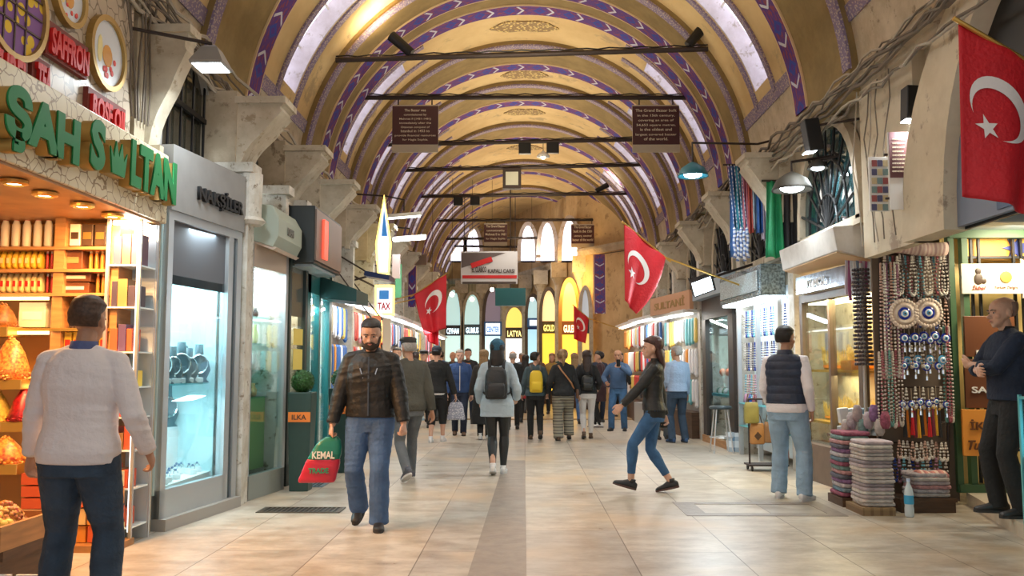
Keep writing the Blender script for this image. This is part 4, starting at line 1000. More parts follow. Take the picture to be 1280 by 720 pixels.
# 16 ---- bald man with folded arms
p16, J16 = person('bald man in navy zip top with folded arms on the shop step', (4.20, 7.75, .12), 1.86, 88, 'm', 1.06, feet=((-.13, .0, 0, -4), (.13, .06, 0, 12)), hands=((.10, .24, 1.21), (-.07, .27, 1.16)), curl=(.5, .3), skin='light', turn=4, nod=3,
    top=dict(mat=C_navy, g=.026, hem=.92, slen=.62, collar=True, collarmat=C_black), pants=dict(mat=C_black, g=.022, ankle=.07), hair=dict(kind='thin', mat=mat('stubble', (.20, .12, .085), .6)), shoes=dict(mat=S_black), detail=2, poles=((-1, .1, -.6), (1, .1, -.6)), palms=((-.3, -1, .3), (.3, -1, 0)))
# 17+ -- crowd towards the far end
CROWD = [ # px, feet depth, height, heading, sex, label, top, pants, hair
    (585, 22.0, 1.80, 180, 'm', 'man in black jacket with orange jumper facing forward in the distance', C_black, C_navy, H_dark, 'short'),
    (566, 23.5, 1.72, 182, 'm', 'bald man in white shirt and dark waistcoat in the distance', C_coat, C_coat, H_dark, 'thin'),
    (530, 20.0, 1.72, 175, 'm', 'man in black beret and dark jacket facing forward', C_black, C_black, H_dark, 'short'),
    (519, 21.0, 1.70, 5, 'f', 'woman in dark padded coat behind the beret man', C_olive, C_black, H_brown, 'long'),
    (541, 22.5, 1.74, 178, 'm', 'man in charcoal coat behind the person with two bags', C_coat, C_grey, H_dark, 'short'),
    (551, 25.0, 1.76, 0, 'm', 'tall man in blue jacket far behind the bags', C_blue, C_navy, H_dark, 'short'),
    (641, 19.5, 1.70, 2, 'm', 'bald man in black T-shirt walking away beyond the hoodie woman', C_black, C_black, H_grey, 'thin'),
    (652, 26.0, 1.72, 180, 'm', 'man in pale grey shirt near the bright doorway', C_shirtblue, C_grey, H_grey, 'short'),
    (657, 22.0, 1.64, -10, 'f', 'woman in red coat beside the yellow backpack', C_red, C_black, H_dark, 'long'),
    (671, 24.5, 1.72, 190, 'm', 'man in brown jacket beyond the yellow backpack', cloth('brown_jacket', (.14, .08, .05)), C_black, H_dark, 'short'),
    (690, 25.5, 1.70, 175, 'f', 'woman in mustard top in the orange light', cloth('mustard', (.4, .25, .06)), C_black, H_blond, 'long'),
    (718, 21.5, 1.68, 3, 'f', 'fair-haired woman in blue top between the two walking women', cloth('mid_blue_top', (.06, .13, .3)), C_jeans, H_blond, 'long'),
    (748, 22.0, 1.74, 185, 'm', 'man in navy jacket near the phone man', C_navy, C_navy, H_dark, 'short'),
    (775, 24.0, 1.70, 180, 'f', 'woman in black scarf and coat by the bead shop', C_black, C_black, H_dark, 'long'),
    (700, 27.0, 1.75, 10, 'm', 'man in dark green jacket near the glowing arch', cloth('dark_green', (.03, .07, .05)), C_black, H_dark, 'short'),
    (604, 25.5, 1.70, 176, 'f', 'woman in beige coat in front of the far shop windows', cloth('beige_coat', (.42, .34, .25)), C_black, H_brown, 'long'),
    (496, 17.5, 1.74, 190, 'm', 'man in grey hooded top by the stalls, behind the flat cap', C_grey, C_black, H_dark, 'short'),
    (623, 24.0, 1.72, 8, 'm', 'man in white T-shirt seen past the teal beanie', C_shirt, C_jeans, H_dark, 'short'),
]
for k, (px_, Y_c, hh, hd, sx, lab, tm, pm, hm_, hkd) in enumerate(CROWD):
    xw = ray(px_, 457)[0] * Y_c; st_y = .16 if k % 2 else -.16
    _, Jc = person(lab, (xw, Y_c, .03 if Y_c > 23 else 0), hh, hd, sx, 1.03, feet=((-.10, st_y, .1, -4), (.10, -st_y, .1, 5)), hands=((-.27, .05 + st_y * .6, .82), (.27, .05 - st_y * .6, .83)), skin=('light', 'tan')[k % 2],
        top=dict(mat=tm, g=.028, hem=.62 if 'coat' in lab else .88, wr=.004), pants=dict(mat=pm, g=.014, ankle=.055, wr=.003), hair=dict(kind=hkd, mat=hm_, len=.3), detail=0)
    if 'beret' in lab: cap_on(Jc, mat('cap_dark', (.03, .028, .025), .8), 'flat')
    if 'orange jumper' in lab:
        mb = MB(); mb.loft([(Jc['T'](0, .12, z), .06 * Jc['s'], .03, Jc['TX'], Jc['TY']) for z in (.95, 1.1, 1.3, 1.42)], 12); mb.build('jumper', cloth('orange_knit', (.6, .22, .04)), Jc['root'], w=False, smooth=True)
# ================================================================ goods helpers
def pb(mb, x0, y0, x1, y1, Y, dep=.1, mi=0):
    """box whose front face fills that part of the view at distance Y, going dep back"""
    a = P(x0, y1, Y); b = P(x1, y0, Y); return mb.box(a.x, Y, a.z, b.x, Y + dep, b.z, mi)
def item(name, label, cat, mb, m, group=None, **k): return tag(mb.build(name, m, **k), label, cat, group)
def heap(name, label, cat, c, rx, ry, h_, m, n=260, r=.012, seed=1, cone=1.0, parent=None):
    """heaped small sweets, nuts or fruit nobody could count: one mesh"""
    rng = random.Random(seed); mb = MB(); k = 8
    mb.lathe([(.99, 0), (.93, .25 * h_), (.65, .62 * h_), (.3, .88 * h_), (0.001, h_ * .97)], (0, 0, 0), 18)
    mb.v = [Vector((c[0] + p.x * rx, c[1] + p.y * ry, c[2] + p.z)) for p in mb.v]
    for i in range(n):
        q = math.sqrt(rng.random()); t = rng.random() * 2 * PI; z = h_ * (1 - q ** 1.4) * 1.0
        mb.ball((c[0] + q * rx * math.cos(t), c[1] + q * ry * math.sin(t), c[2] + z), (r * rng.uniform(.8, 1.3), r, r * .8), 6, 4)
    o = mb.build(name, m, parent, smooth=True)
    if parent is None: tag(o, label, cat, kind='stuff')
    return o
W_orange = mat('warm_wood', (.50, .25, .09), .45, var=.3, vscale=4, stretch=(1, 1, 8)); W_dark = mat('dark_wood', (.10, .05, .025), .5, var=.4, vscale=5, stretch=(1, 1, 8))
M_gold2 = mat('gold_trim', (.70, .45, .12), .3, .8); M_cream2 = mat('cream_card', (.80, .72, .55), .6)
M_glow_w = mat('warm_lamp', (1, .85, .6), emit=14, emitcol=(1, .82, .55)); M_glow_c = mat('cool_lamp', (.8, .95, 1), emit=14, emitcol=(.82, .94, 1))
M_strip_w = mat('warm_strip', (1, .8, .5), emit=5, emitcol=(1, .70, .35)); M_tube = mat('tube_light', (1, 1, 1), emit=9, emitcol=(.9, .97, 1)); M_glass = glass()
M_green = mat('sign_green', (.0, .19, .05), .6); M_red = mat('sign_red', (.60, .012, .012), .5); M_redb = mat('sign_red_dark', (.20, .03, .02), .6); M_brass = mat('letter_gold_side', (.42, .27, .08), .4, .5)
M_crack = cracked('cracked_cream', (.70, .64, .46), (.30, .22, .12), 11); M_crack2 = cracked('cracked_tan', (.52, .44, .34), (.22, .17, .12), 8)
NZ = Vector((0, 0, 1))
# ---------------------------------------------------------------- sweet shop
t = thing('shop_sign', 'cracked cream signboard with green letters over the open sweet shop', 'sign', (-3.2, 5.4, 2.62))
MB().box(-3.28, 3.2, 2.62, -3.1, 7.5, 3.22).build('sign_board', M_crack, t, bevel=.01)
def lettering(body, y0, y1, z, hgt, X=-3.1, dep=.09, parent=t, front=M_green, side=M_brass):
    text('lettering', body, (X + dep / 2 - .01, y0, z), .3, side, parent, LEFT, dep, .022, width=y1 - y0, height=hgt)
    text('lettering', body, (X + dep, y0, z), .3, front, parent, LEFT, .012, .016, width=y1 - y0, height=hgt)
lettering('ŞAH', 4.95, 5.80, 2.76, .40); lettering('S', 5.95, 6.16, 2.80, .36)
cr = [(-.11, 0), (.11, 0), (.15, .20), (.09, .12), (.05, .26), (0, .14), (-.05, .26), (-.09, .12), (-.15, .20)]
MB().prism(cr, (-3.1, 6.38, 2.80), (0, 1, 0), NZ, (.08, 0, 0)).build('emblem', M_brass, t); MB().prism([(x * .9, z * .95 + .006) for x, z in cr], (-3.02, 6.38, 2.80), (0, 1, 0), NZ, (.012, 0, 0)).build('emblem', M_green, t)
lettering('LTAN', 6.58, 7.45, 2.80, .36)
fac = MB().box(-3.37, 2.6, 3.22, -3.25, 7.05, 4.7); item('tiled_facade_panel', 'crackled tan facade panel above the cream signboard', 'panel', fac, M_crack2)
def lsign(name, label, body, p0, p1, X=-3.24, hfrac=.72):
    a = WX(p0[0], p0[1], X); b = WX(p1[0], p1[1], X); y0, y1 = a.y, b.y; z1 = a.z; z0 = WX(p0[0], p1[1], X).z
    return y0, y1
def redsign(label, words_, y0, y1, z0, z1):
    s = thing('red_sign', label, 'sign', (-3.2, (y0 + y1) / 2, z0)); X = -3.25
    MB().box(X, y0, z0, X + .04, y1, z1).build('backing', M_redb, s)
    text('lettering', words_, (X + .05, y0 + .03, z0 + (z1 - z0) * .12), .2, M_red, s, LEFT, .03, .008, width=y1 - y0 - .05, height=(z1 - z0) * .76)
def yz(px, py, X=-3.22): v = WX(px, py, X); return v.y, v.z
for lab, wd, a, b, hh in (('red raised-letter spice sign beside the round pictures', 'SAFFRON', (56, 50), (108, 75), .20), ('red raised-letter sign under the round saffron picture', 'ROSE OIL', (108, 132), (155, 152), .20),
                         ('dark red word sign at the edge above the signboard', 'NATUREL', (-46, 60), (32, 98), .24), ('small red tea sign between the word sign and the signboard', 'TEA', (38, 90), (60, 106), .22)):
    ya, za = yz(*a); yb, zb = yz(*b); zc = (za + zb) / 2; redsign(lab, wd, ya, yb, zc - hh / 2 - .02, zc + hh / 2 + .02)
M_pic = speckle('round_picture', (.74, .78, .84), (.80, .12, .10), 7); M_stain = speckle('stained_glass', (.80, .55, .05), (.25, .12, .35), 9)
M_picw = mat('picture_pale', (.72, .78, .86), .25); M_berry = mat('picture_red', (.75, .06, .05), .5); M_saff = mat('picture_ochre', (.70, .33, .06), .5); M_pale_y = mat('picture_yellow', (.85, .75, .35), .5)
def roundpic(label, px, py, rr, face, blobs=True, w3=False):
    y, z = yz(px, py); s = thing('round_picture', label, 'picture', (-3.2, y, z - rr)); n = 36
    MB().lathe([(rr - .02, 0), (rr + .02, 0), (rr + .02, .05), (rr - .02, .05), (rr - .02, 0)], (-3.25, y, z), n, axis='X').build('rim', M_brass, s, smooth=False)
    MB().cyl((-3.25, y, z), (-3.225, y, z), rr - .02, n=n).build('print', face, s)
    if blobs:
        rg = random.Random(px); b = MB()
        for k in range(7): b = MB(); b.ball((-3.222, y + rg.uniform(-.3, .6) * rr, z - rr * rg.uniform(.05, .75)), (.004, rr * .09, rr * .09), 8, 5); b.build('print_motif', M_berry, s)
        MB().ball((-3.222, y, z - .02), (.006, rr * .3, rr * .32), 12, 6).build('print_motif', M_saff, s); MB().ball((-3.222, y - rr * .45, z), (.005, rr * .15, rr * .4), 10, 6).build('print_motif', M_pale_y, s)
    if w3:
        b = MB()
        for q in (-.35, 0, .35): b.box(-3.222, y + q * rr - .006, z - rr * .9, -3.215, y + q * rr + .006, z + rr * .9); b.box(-3.222, y - rr * .9, z + q * rr - .006, -3.215, y + rr * .9, z + q * rr + .006)
        b.build('lead_grid', W_dark, s)
roundpic('large oval-looking round saffron picture on the crackled facade', 135, 67, .27, M_picw); roundpic('smaller round flower picture cut by the top of the view', 88, -4, .20, M_picw); roundpic('round stained glass picture with lead grid above the word sign', 20, 5, .34, M_stain, False, True)
# ceiling, shelving
item('shop_soffit', 'orange lit wooden soffit inside the sweet shop', 'ceiling panel', MB().box(-5.28, 3.0, 2.60, -3.12, 7.4, 2.66), W_orange)
for k, (px_, py_) in enumerate(((18, 226), (56, 241), (103, 255), (141, 268))):
    g = GR(px_, py_, 2.59); s = thing('downlight', ('downlight nearest the street end of the sweet shop', 'second downlight along the sweet shop soffit', 'third downlight along the sweet shop soffit', 'downlight above the glass tower in the sweet shop')[k], 'lamp', tuple(g))
    MB().lathe([(.05, 0), (.085, 0), (.085, -.02), (.06, -.03), (.05, -.01)], tuple(g), 20).build('bezel', M_gold2, s); MB().cyl(g + Vector((0, 0, -.001)), g + Vector((0, 0, -.018)), .05, n=18).build('bulb', M_glow_w, s)
    lamp('downlight_beam', g + Vector((0, 0, -.05)), 34, (1, .50, .18), .12, direction=(0, .15, -1), parent=s)
YS = 7.05
sh = thing('display_shelf', 'orange wooden wall shelving holding sweets and boxes', 'shelf', tuple(P(60, 640, YS)))
b_ = MB(); a = P(-60, 690, YS + .34); c = P(140, 262, YS + .34); b_.box(a.x, YS + .30, 0, c.x, YS + .34, c.z); b_.build('back_panel', mat('shelf_back', (.52, .26, .07), .5), sh)
for x in (-60, 66, 137): v = MB(); pb(v, x - 3, 262, x + 4, 700, YS, .30); v.build('upright', W_orange, sh)
for y in (308, 336, 366, 410, 476, 532, 585): v = MB(); pb(v, -60, y, 136, y + 4, YS - .02, .32); v.build('shelf_board', M_gold2 if y in (410, 476) else W_orange, sh)
for y in (371, 414, 481, 536): v = MB(); pb(v, -60, y, 60, y + 4, YS - .035, .02); v.build('light_strip', M_strip_w, sh)
def goods(kind, label, cat, x0, y0, x1, y1, m, dy=.05, dep=.14, n=1, group=None, cap=None, shape='box', gap=1.0, lab2=None):
    """row of n like goods across that span"""
    wd = (x1 - x0) / n; src = None; out = []
    for k in range(n):
        A = P(x0 + k * wd + gap * .5, y1, YS + dy); B = P(x0 + (k + 1) * wd - gap * .5, y0, YS + dy)
        if src is None:
            w_, h_ = B.x - A.x, B.z - A.z; s = thing(kind, label, cat, (0, 0, 0), 0, group); ORIG[s.name] = (0, 0, 0)
            if shape == 'box': MB().box(-w_ / 2, 0, 0, w_ / 2, dep, h_).build('carton', m, s, w=False, bevel=.004)
            elif shape == 'jar':
                MB().lathe([(w_ * .40, 0), (w_ * .46, .01), (w_ * .46, h_ * .68), (w_ * .30, h_ * .82), (w_ * .30, h_ * .86)], (0, dep / 2, 0), 14).build('glass_jar', m, s, w=False, smooth=True)
            elif shape == 'pack': MB().loft([((0, dep / 2, h_ * q), w_ * .5 * a_, dep * .3 * b2, Vector((1, 0, 0)), Vector((0, 1, 0))) for q, a_, b2 in ((0, .95, .5), (.15, 1, 1), (.75, 1, .9), (.95, .95, .2), (1, .95, .1))], 12, power=4).build('packet', m, s, w=False, smooth=True)
            if cap and shape == 'jar': MB().cyl((0, dep / 2, h_ * .84), (0, dep / 2, h_ * .98), w_ * .34, n=14).build('lid', cap, s, w=False)
            elif cap and shape == 'box': MB().box(-w_ * .36, -.004, h_ * .30, w_ * .36, .001, h_ * .62).build('box_label', cap, s, w=False)
            elif cap: MB().box(-w_ * .3, dep * .18, h_ * .3, w_ * .3, dep * .2, h_ * .6).build('packet_label', cap, s, w=False)
            src = s
        else: s = copy_tree(src)
        s.location = ((A.x + B.x) / 2, YS + dy, A.z); out.append(s)
    return out
M_b1 = mat('box_white', (.85, .78, .6), .5); M_b2 = mat('box_black', (.06, .035, .02), .4); M_b3 = mat('box_brown', (.14, .05, .02), .4); M_y = mat('packet_yellow', (.85, .55, .05), .4); M_ylt = mat('packet_pale', (.9, .78, .35), .4)
M_or = mat('jar_orange', (.80, .30, .05), .25); M_r = mat('red_sweets', (.60, .03, .02), .4); M_rd = mat('red_card', (.5, .04, .03), .5)
goods('gift_box', 'white gift box with dark lettering band on the top shelf', 'box', 71, 280, 101, 307, M_b1, n=2, group='white gift boxes on the top shelf', cap=M_b2)
goods('gift_box', 'black gift box with gold medallion on the top shelf', 'box', 101, 280, 133, 307, M_b2, n=2, group='black gift boxes on the top shelf', cap=M_gold2)
s = goods('wooden_casket', 'brown framed wooden casket under the white gift boxes', 'box', 70, 312, 104, 336, M_b3, cap=W_orange)
goods('glass_jar', 'slim orange jar standing beside the wooden casket', 'jar', 105, 312, 134, 336, M_or, n=4, group='orange jars beside the casket', cap=M_ylt, shape='jar')
goods('sweet_box', 'long brown sweet box with three pale seals, beneath the casket', 'box', 68, 340, 114, 352, M_b3, n=1, cap=M_cream2); goods('sweet_box', 'long brown sweet box with pale seals, lower of two', 'box', 66, 353, 112, 366, M_b3, n=1, cap=M_cream2)
goods('glass_jar', 'slim orange jar standing right above the dark figurines shelf', 'jar', 114, 340, 134, 366, M_or, n=3, group='orange jars above the figurine shelf', cap=M_ylt, shape='jar')
goods('spice_bottle', 'little dark spice bottle on the middle shelf', 'bottle', 68, 376, 110, 410, M_b2, n=7, group='spice bottles on the middle shelf', cap=M_gold2, shape='jar')
goods('sweet_tray', 'tray of brown sweets at the end of the middle shelf', 'tray', 110, 372, 134, 408, M_b3, n=2, group='sweet trays on the middle shelf', cap=M_or)
goods('hanging_lantern_jar', 'tall cream jar of red sweets on the top shelf', 'jar', -20, 268, 62, 307, M_b1, n=6, group='tall jars with red sweets on the top shelf', cap=M_r, shape='jar')
goods('tea_packet', 'yellow tea packet in the upper packet row', 'packet', -20, 313, 50, 335, M_y, n=9, group='yellow packets in the upper row', cap=M_ylt, shape='pack'); goods('tea_packet', 'pale and yellow tea packet in the lower packet row', 'packet', -20, 341, 50, 365, M_ylt, n=9, group='yellow packets in the lower row', cap=M_r, shape='pack')
goods('tall_tin', 'tall red-topped tin beside the packets', 'tin', 51, 312, 62, 335, M_rd, n=2, group='tall tins beside the upper packets', cap=M_b1, shape='jar'); goods('tall_tin', 'tall red tin beside the lower packets', 'tin', 51, 341, 62, 365, M_rd, n=2, group='tall tins beside the lower packets', cap=M_b1, shape='jar')
goods('delight_box', 'open box of powdered white delight on a lit shelf', 'box', 22, 378, 58, 409, M_b1, n=1, cap=M_white)
goods('wafer_box', 'small wafer box below the upright shelf of sweets', 'box', 68, 415, 134, 440, M_y, n=6, group='wafer boxes on the lower middle shelf', cap=M_r)
H1 = mat('nuts_brown', (.34, .12, .02), .5, var=.6, vscale=40); H2 = mat('dates_red', (.45, .06, .02), .35, var=.6, vscale=50, col2=(.55, .35, .08)); H3 = mat('apricots_yellow', (.85, .60, .10), .5, var=.3, vscale=40); H4 = mat('cranberries_red', (.40, .01, .015), .35, var=.5, vscale=50); H5 = mat('mixed_fruit', (.75, .38, .06), .4, var=.8, vscale=30, col2=(.35, .04, .02))
def bin_px(label, x0, y0, x1, y1, Y, m, seed, r=.012, hh=None, cat='sweets'):
    a = P(x0, y1, Y); b = P(x1, y0, Y); rx = (b.x - a.x) / 2; tt = thing('sweet_bin', label, cat, (a.x + rx, Y, a.z))
    tb = MB(); tb.box(a.x, Y - .12, a.z - .08, b.x, Y + .14, a.z + .0); tb.build('tray', M_gold2, tt, bevel=.006)
    h_ = heap('heap', '', '', (a.x + rx, Y, a.z), rx * .96, .13, b.z - a.z, m, 170, r, seed, parent=tt); h_['kind'] = 'stuff'
    return tt
bin_px('bin of brown nuts under the yellow packets', -15, 378, 22, 409, YS - .05, H1, 1, cat='nuts')
bin_px('tall cone of glazed red dates on the lit shelf', -12, 420, 40, 474, YS - .12, H2, 2, .016); bin_px('bin of pale yellow candied fruit below the dates', -20, 488, 14, 526, YS - .15, H3, 3); bin_px('bin of dark red cranberries below the dates', 12, 484, 48, 526, YS - .15, H4, 4, .011)
bin_px('bin of mixed yellow and orange dried fruit behind the white-shirt man\'s arm', -20, 545, 34, 578, YS - .25, H5, 5, .015)
for k, (x0, y0, x1, y1) in enumerate(((26, 592, 62, 606), (26, 608, 62, 621), (26, 623, 62, 636), (26, 638, 62, 652))):
    v = MB(); pb(v, x0, y0, x1, y1, 6.6, .25); item('lokum_box', 'flat red and orange sweet box in the stack beneath the bins', 'box', v, mat('lokum_red', (.62, .10, .03), .4), 'flat sweet boxes stacked beneath the bins')
v = MB(); v.box(P(26, 655, 6.6).x, 6.55, 0, P(62, 655, 6.6).x, 6.95, P(30, 653, 6.6).z - .005); item('display_block', 'orange display block under the stacked flat sweet boxes', 'block', v, W_orange)
for k in range(3):
    for j in range(4):
        v = MB(); pb(v, 92 + 17 * k, 592 + j * 22, 107 + 17 * k, 612 + j * 22, 6.75 + .02 * j, .2); item('snack_box', 'orange snack box in the pile seen between the white-shirt man\'s legs', 'box', v, mat('snack_%d' % ((k + j) % 3), ((.80, .32, .04), (.75, .14, .04), (.85, .62, .25))[(k + j) % 3], .5), 'snack boxes piled low in the sweet shop')
item('display_plinth', 'low orange plinth carrying the snack boxes', 'plinth', MB().box(P(88, 680, 6.75).x, 6.7, 0, P(146, 680, 6.75).x, 7.05, P(88, 680, 6.75).z - .005), W_orange)
# crate of fruit nearest the viewer
cr_ = thing('fruit_crate', 'wooden crate with trays of dried fruit at the front corner of the sweet shop', 'crate', (-3.55, 5.35, 0)); a = P(-60, 690, 5.4); b = P(42, 645, 5.4)
MB().box(a.x, 5.1, .28, b.x, 5.7, .34).build('base_board', W_dark, cr_); MB().box(a.x, 5.08, 0, b.x - .04, 5.68, .28).build('cabinet', W_dark, cr_)
MB().box(a.x, 5.07, .34, b.x, 5.10, .48).box(b.x - .03, 5.10, .34, b.x, 5.7, .48).box(a.x, 5.67, .34, b.x - .03, 5.70, .48).build('rim_board', W_orange, cr_)
for k in range(3): MB().box(a.x + .25 + k * .17, 5.06, .06 + .0 * k, a.x + .39 + k * .17, 5.078, .22).build('price_card', M_white, cr_)
heap('dried_fruit_heap', 'heap of yellow quince-like and red dried fruit in the front crate', 'fruit', ((a.x + b.x) / 2 + .08, 5.38, .35), (b.x - a.x) / 2 - .13, .25, .22, H5, 300, .028, 9)
heap('apricot_heap', 'few large yellow fruits at the edge of the front crate', 'fruit', (b.x - .26, 5.27, .46), .16, .12, .10, H3, 22, .042, 10)
# glass tower shelf with white light at the shop corner
tw = thing('glass_display_tower', 'brightly lit glass tower shelf at the corner of the sweet shop', 'display case', (-3.22, 7.15, 0)); XA, XB = -3.36, -3.10
for (x, y) in ((XA, 7.0), (XB, 7.0), (XA, 7.32), (XB, 7.32)): MB().box(x - .012, y - .012, 0, x + .012, y + .012, 2.58).build('post', M_alu, tw)
for z in (.12, .42, .72, .98, 1.22, 1.5, 1.86, 2.2): MB().box(XA, 7.0, z, XB, 7.32, z + .012).build('glass_shelf', mat('frosted_shelf', (.78, .9, .92), .2), tw)
MB().box(XA, 7.30, 0, XB, 7.32, 2.58).build('back_panel', mat('white_panel_bright', (.45, .52, .56), .4), tw); MB().box(XB - .02, 6.99, .1, XB - .008, 7.0, 2.56).build('light_strip', mat('soft_tube', (.9, .97, 1), emit=2.5, emitcol=(.85, .95, 1)), tw); MB().box(XA + .02, 7.02, 2.54, XB - .02, 7.3, 2.57).build('light_panel', M_tube, tw)
lamp('tower_light', (-3.22, 6.9, 2.45), 3, (.85, .95, 1), .2, direction=(0, .4, -1), parent=tw)
rg = random.Random(5)
tcol = [((.10, .05, .08), (.45, .12, .05)), ((.04, .03, .05), (.30, .16, .06)), ((.60, .10, .04), (.10, .06, .14)), ((.85, .66, .10), (.75, .5, .1)), ((.8, .78, .7), (.6, .1, .08))]
for q, z in enumerate((2.21, 1.87, 1.51, 1.23, .99, .73, .43, .13)):
    x = XA + .02; k = 0
    while x < XB - .07:
        wdt = rg.uniform(.05, .085); hh = rg.uniform(.15, .24) * (1.1 if q < 3 else .8); cl = tcol[min(q, 4) if q < 5 else rg.randrange(5)][k % 2]
        v = MB().box(x, 7.04, z + .003, x + wdt - .006, 7.2, z + hh); o = item('tea_box', ('dark purple tea box at the top of the glass tower', 'black and brown box on the second tower shelf', 'red or violet box on the third tower shelf', 'yellow tea box on the fourth tower shelf', 'white and red box on the fifth tower shelf', 'mixed sweet box on the sixth tower shelf', 'mixed sweet box on the seventh tower shelf', 'mixed sweet box at the foot of the tower')[q], 'box', v, mat('tbox_%d_%d' % (q, k % 2), cl, .4), 'boxes on tower shelf level ' + 'abcdefgh'[q], bevel=.003)
        x += wdt; k += 1
# ---------------------------------------------------------------- jeweller's vitrine with grey fascia
def plane2(a, b, z0, z1, th, name, m, parent=None, off=0., **k):
    """upright slab on the line a-b (x,y), th thick towards the wall side, off proud towards the street"""
    a = Vector((a[0], a[1], 0)); b = Vector((b[0], b[1], 0)); d = (b - a).normalized(); nn = d.cross(NZ)
    p = [a + nn * off, b + nn * off, b + nn * (off - th), a + nn * (off - th)]
    mb = MB().add([(v.x, v.y, z0) for v in p] + [(v.x, v.y, z1) for v in p], [(3, 2, 1, 0), (4, 5, 6, 7), (0, 1, 5, 4), (1, 2, 6, 5), (2, 3, 7, 6), (3, 0, 4, 7)])
    return mb.build(name, m, parent, **k)
def lerp2(a, b, t): return (a[0] + (b[0] - a[0]) * t, a[1] + (b[1] - a[1]) * t)
A2, B2 = (-3.10, 7.55), (-2.90, 8.92)
js = thing('jewellery_shop_front', 'grey shop front with dark roller blind over a glass jewellery window', 'shop front', (-3.0, 8.2, 0))
M_fgrey = mat('fascia_grey', (.27, .27, .265), .45, var=.1); M_blind = mat('roller_blind', (.12, .13, .15), .7)
plane2(A2, B2, 2.76, 3.34, .3, 'fascia', M_fgrey, js, .02)
plane2(A2, B2, 2.68, 2.76, .2, 'head_rail', M_alu, js); plane2(A2, lerp2(A2, B2, .84), 2.12, 2.68, .02, 'roller_blind', M_blind, js, -.04)
plane2(A2, B2, 0, .10, .4, 'threshold', mat('stone_sill', (.36, .34, .31), .5), js, .06); plane2(A2, lerp2(A2, B2, .84), .10, .34, .06, 'bottom_rail', M_alu, js)
for q0, q1 in ((0, .06), (.80, .87), (.93, 1.0)): plane2(lerp2(A2, B2, q0), lerp2(A2, B2, q1), .10, 2.68, .08, 'frame_post', M_alu, js)
plane2(lerp2(A2, B2, .87), lerp2(A2, B2, .93), .10, 2.68, .05, 'side_light', mat('door_side_dark', (.05, .07, .08), .2), js, -.02)
plane2(lerp2(A2, B2, .06), lerp2(A2, B2, .80), .34, 2.2, .01, 'glass_pane', M_glass, js, -.03)
th_ = math.atan2(B2[1] - A2[1], B2[0] - A2[0]); d = Vector((math.cos(th_), math.sin(th_), 0)); LM = Matrix((d, NZ, d.cross(NZ))).transposed()
e0 = Vector((A2[0], A2[1], 0)) + d * .42 + d.cross(NZ) * .03
text('lettering', 'NAKŞİLER', e0 + NZ * 2.93, .2, M_black, js, LM, .04, .006, width=.88, height=.20)
case = thing('window_display', 'pale teal lit display interior behind the jewellery window', 'display case', (-3.4, 8.2, 0)); M_teal = mat('display_teal', (.58, .78, .80), .4)
MB().box(-4.0, 7.56, .3, -3.95, 8.95, 2.7).build('back_panel', M_teal, case); MB().box(-3.95, 8.80, .3, -3.1, 8.84, 2.7).build('side_panel', M_teal, case); MB().box(-3.95, 7.53, .3, -3.15, 7.56, 2.7).build('side_panel', M_teal, case)
MB().box(-3.95, 7.6, .30, -3.12, 8.8, .36).build('floor_panel', M_white, case); M_cloth_w = mat('display_white', (.85, .88, .88), .5)
MB().box(-3.93, 7.6, .36, -3.45, 8.8, .80).build('display_block', M_cloth_w, case); MB().box(-3.93, 7.6, 1.22, -3.17, 8.8, 1.235).build('glass_shelf', glass('shelf_glass', (.72, .92, .92)), case); MB().box(-3.93, 7.6, 2.66, -3.2, 8.8, 2.69).build('light_panel', M_tube, case)
lamp('vitrine_light', (-3.45, 8.2, 2.62), 42, (.78, .95, 1), .5, direction=(.1, 0, -1), sizey=1.0, parent=case)
lamp('vitrine_light', (-3.3, 8.2, 1.2), 18, (.8, .95, 1), .3, direction=(-.3, 0, -1), sizey=.9, parent=case)
M_velvet = mat('bust_velvet', (.10, .17, .20), .5); M_silver = mat('silver', (.75, .80, .82), .2, 1)
def bust(loc, s, rz, m, label, group):
    t = thing('necklace_bust', label, 'display stand', loc, rz, group)
    MB().loft([((0, 0, z * s), a * s, b2 * s, Vector((1, 0, 0)), Vector((0, 1, 0))) for z, a, b2 in ((0, .07, .03), (.02, .05, .03), (.08, .075, .022), (.14, .06, .020), (.18, .028, .018), (.25, .025, .015))], 14).build('bust_form', m, t, w=False, smooth=True)
    MB().tube([(math.sin(q) * .05 * s, -.026 * s - .006 * math.cos(q), (.12 - math.cos(q) * .06) * s) for q in [PI * 2 * i / 14 for i in range(14)]], .005 * s, 6, closed=True).build('necklace', M_silver, t, w=False)
    return t
b0 = bust((-3.34, 7.75, 1.236), 1.45, .9, M_velvet, 'curved dark necklace bust on the upper glass shelf', 'necklace busts on the upper shelf')
for (x, y, q) in ((-3.26, 7.92, .5), (-3.25, 8.1, .6), (-3.24, 8.28, .5), (-3.24, 8.47, .6), (-3.22, 8.68, .5), (-3.38, 8.70, .3), (-3.54, 8.68, .3), (-3.70, 8.70, .3), (-3.42, 8.5, .5), (-3.6, 8.5, .4)): copy_tree(b0, (x, y, 1.236), q, scale=rnd(.9, 1.15))
b1 = bust((-3.54, 7.8, .801), 1.3, .8, M_velvet, 'dark bracelet stand on the white block of the jewellery window', 'bracelet stands on the white block')
for (x, y) in ((-3.52, 8.02), (-3.52, 8.24), (-3.52, 8.46), (-3.52, 8.68), (-3.68, 8.68), (-3.84, 8.68)): copy_tree(b1, (x, y, .801), .8, scale=rnd(1.0, 1.3))
rg = random.Random(8); M_wbox = mat('ring_box_white', (.8, .84, .85), .4); rb = None
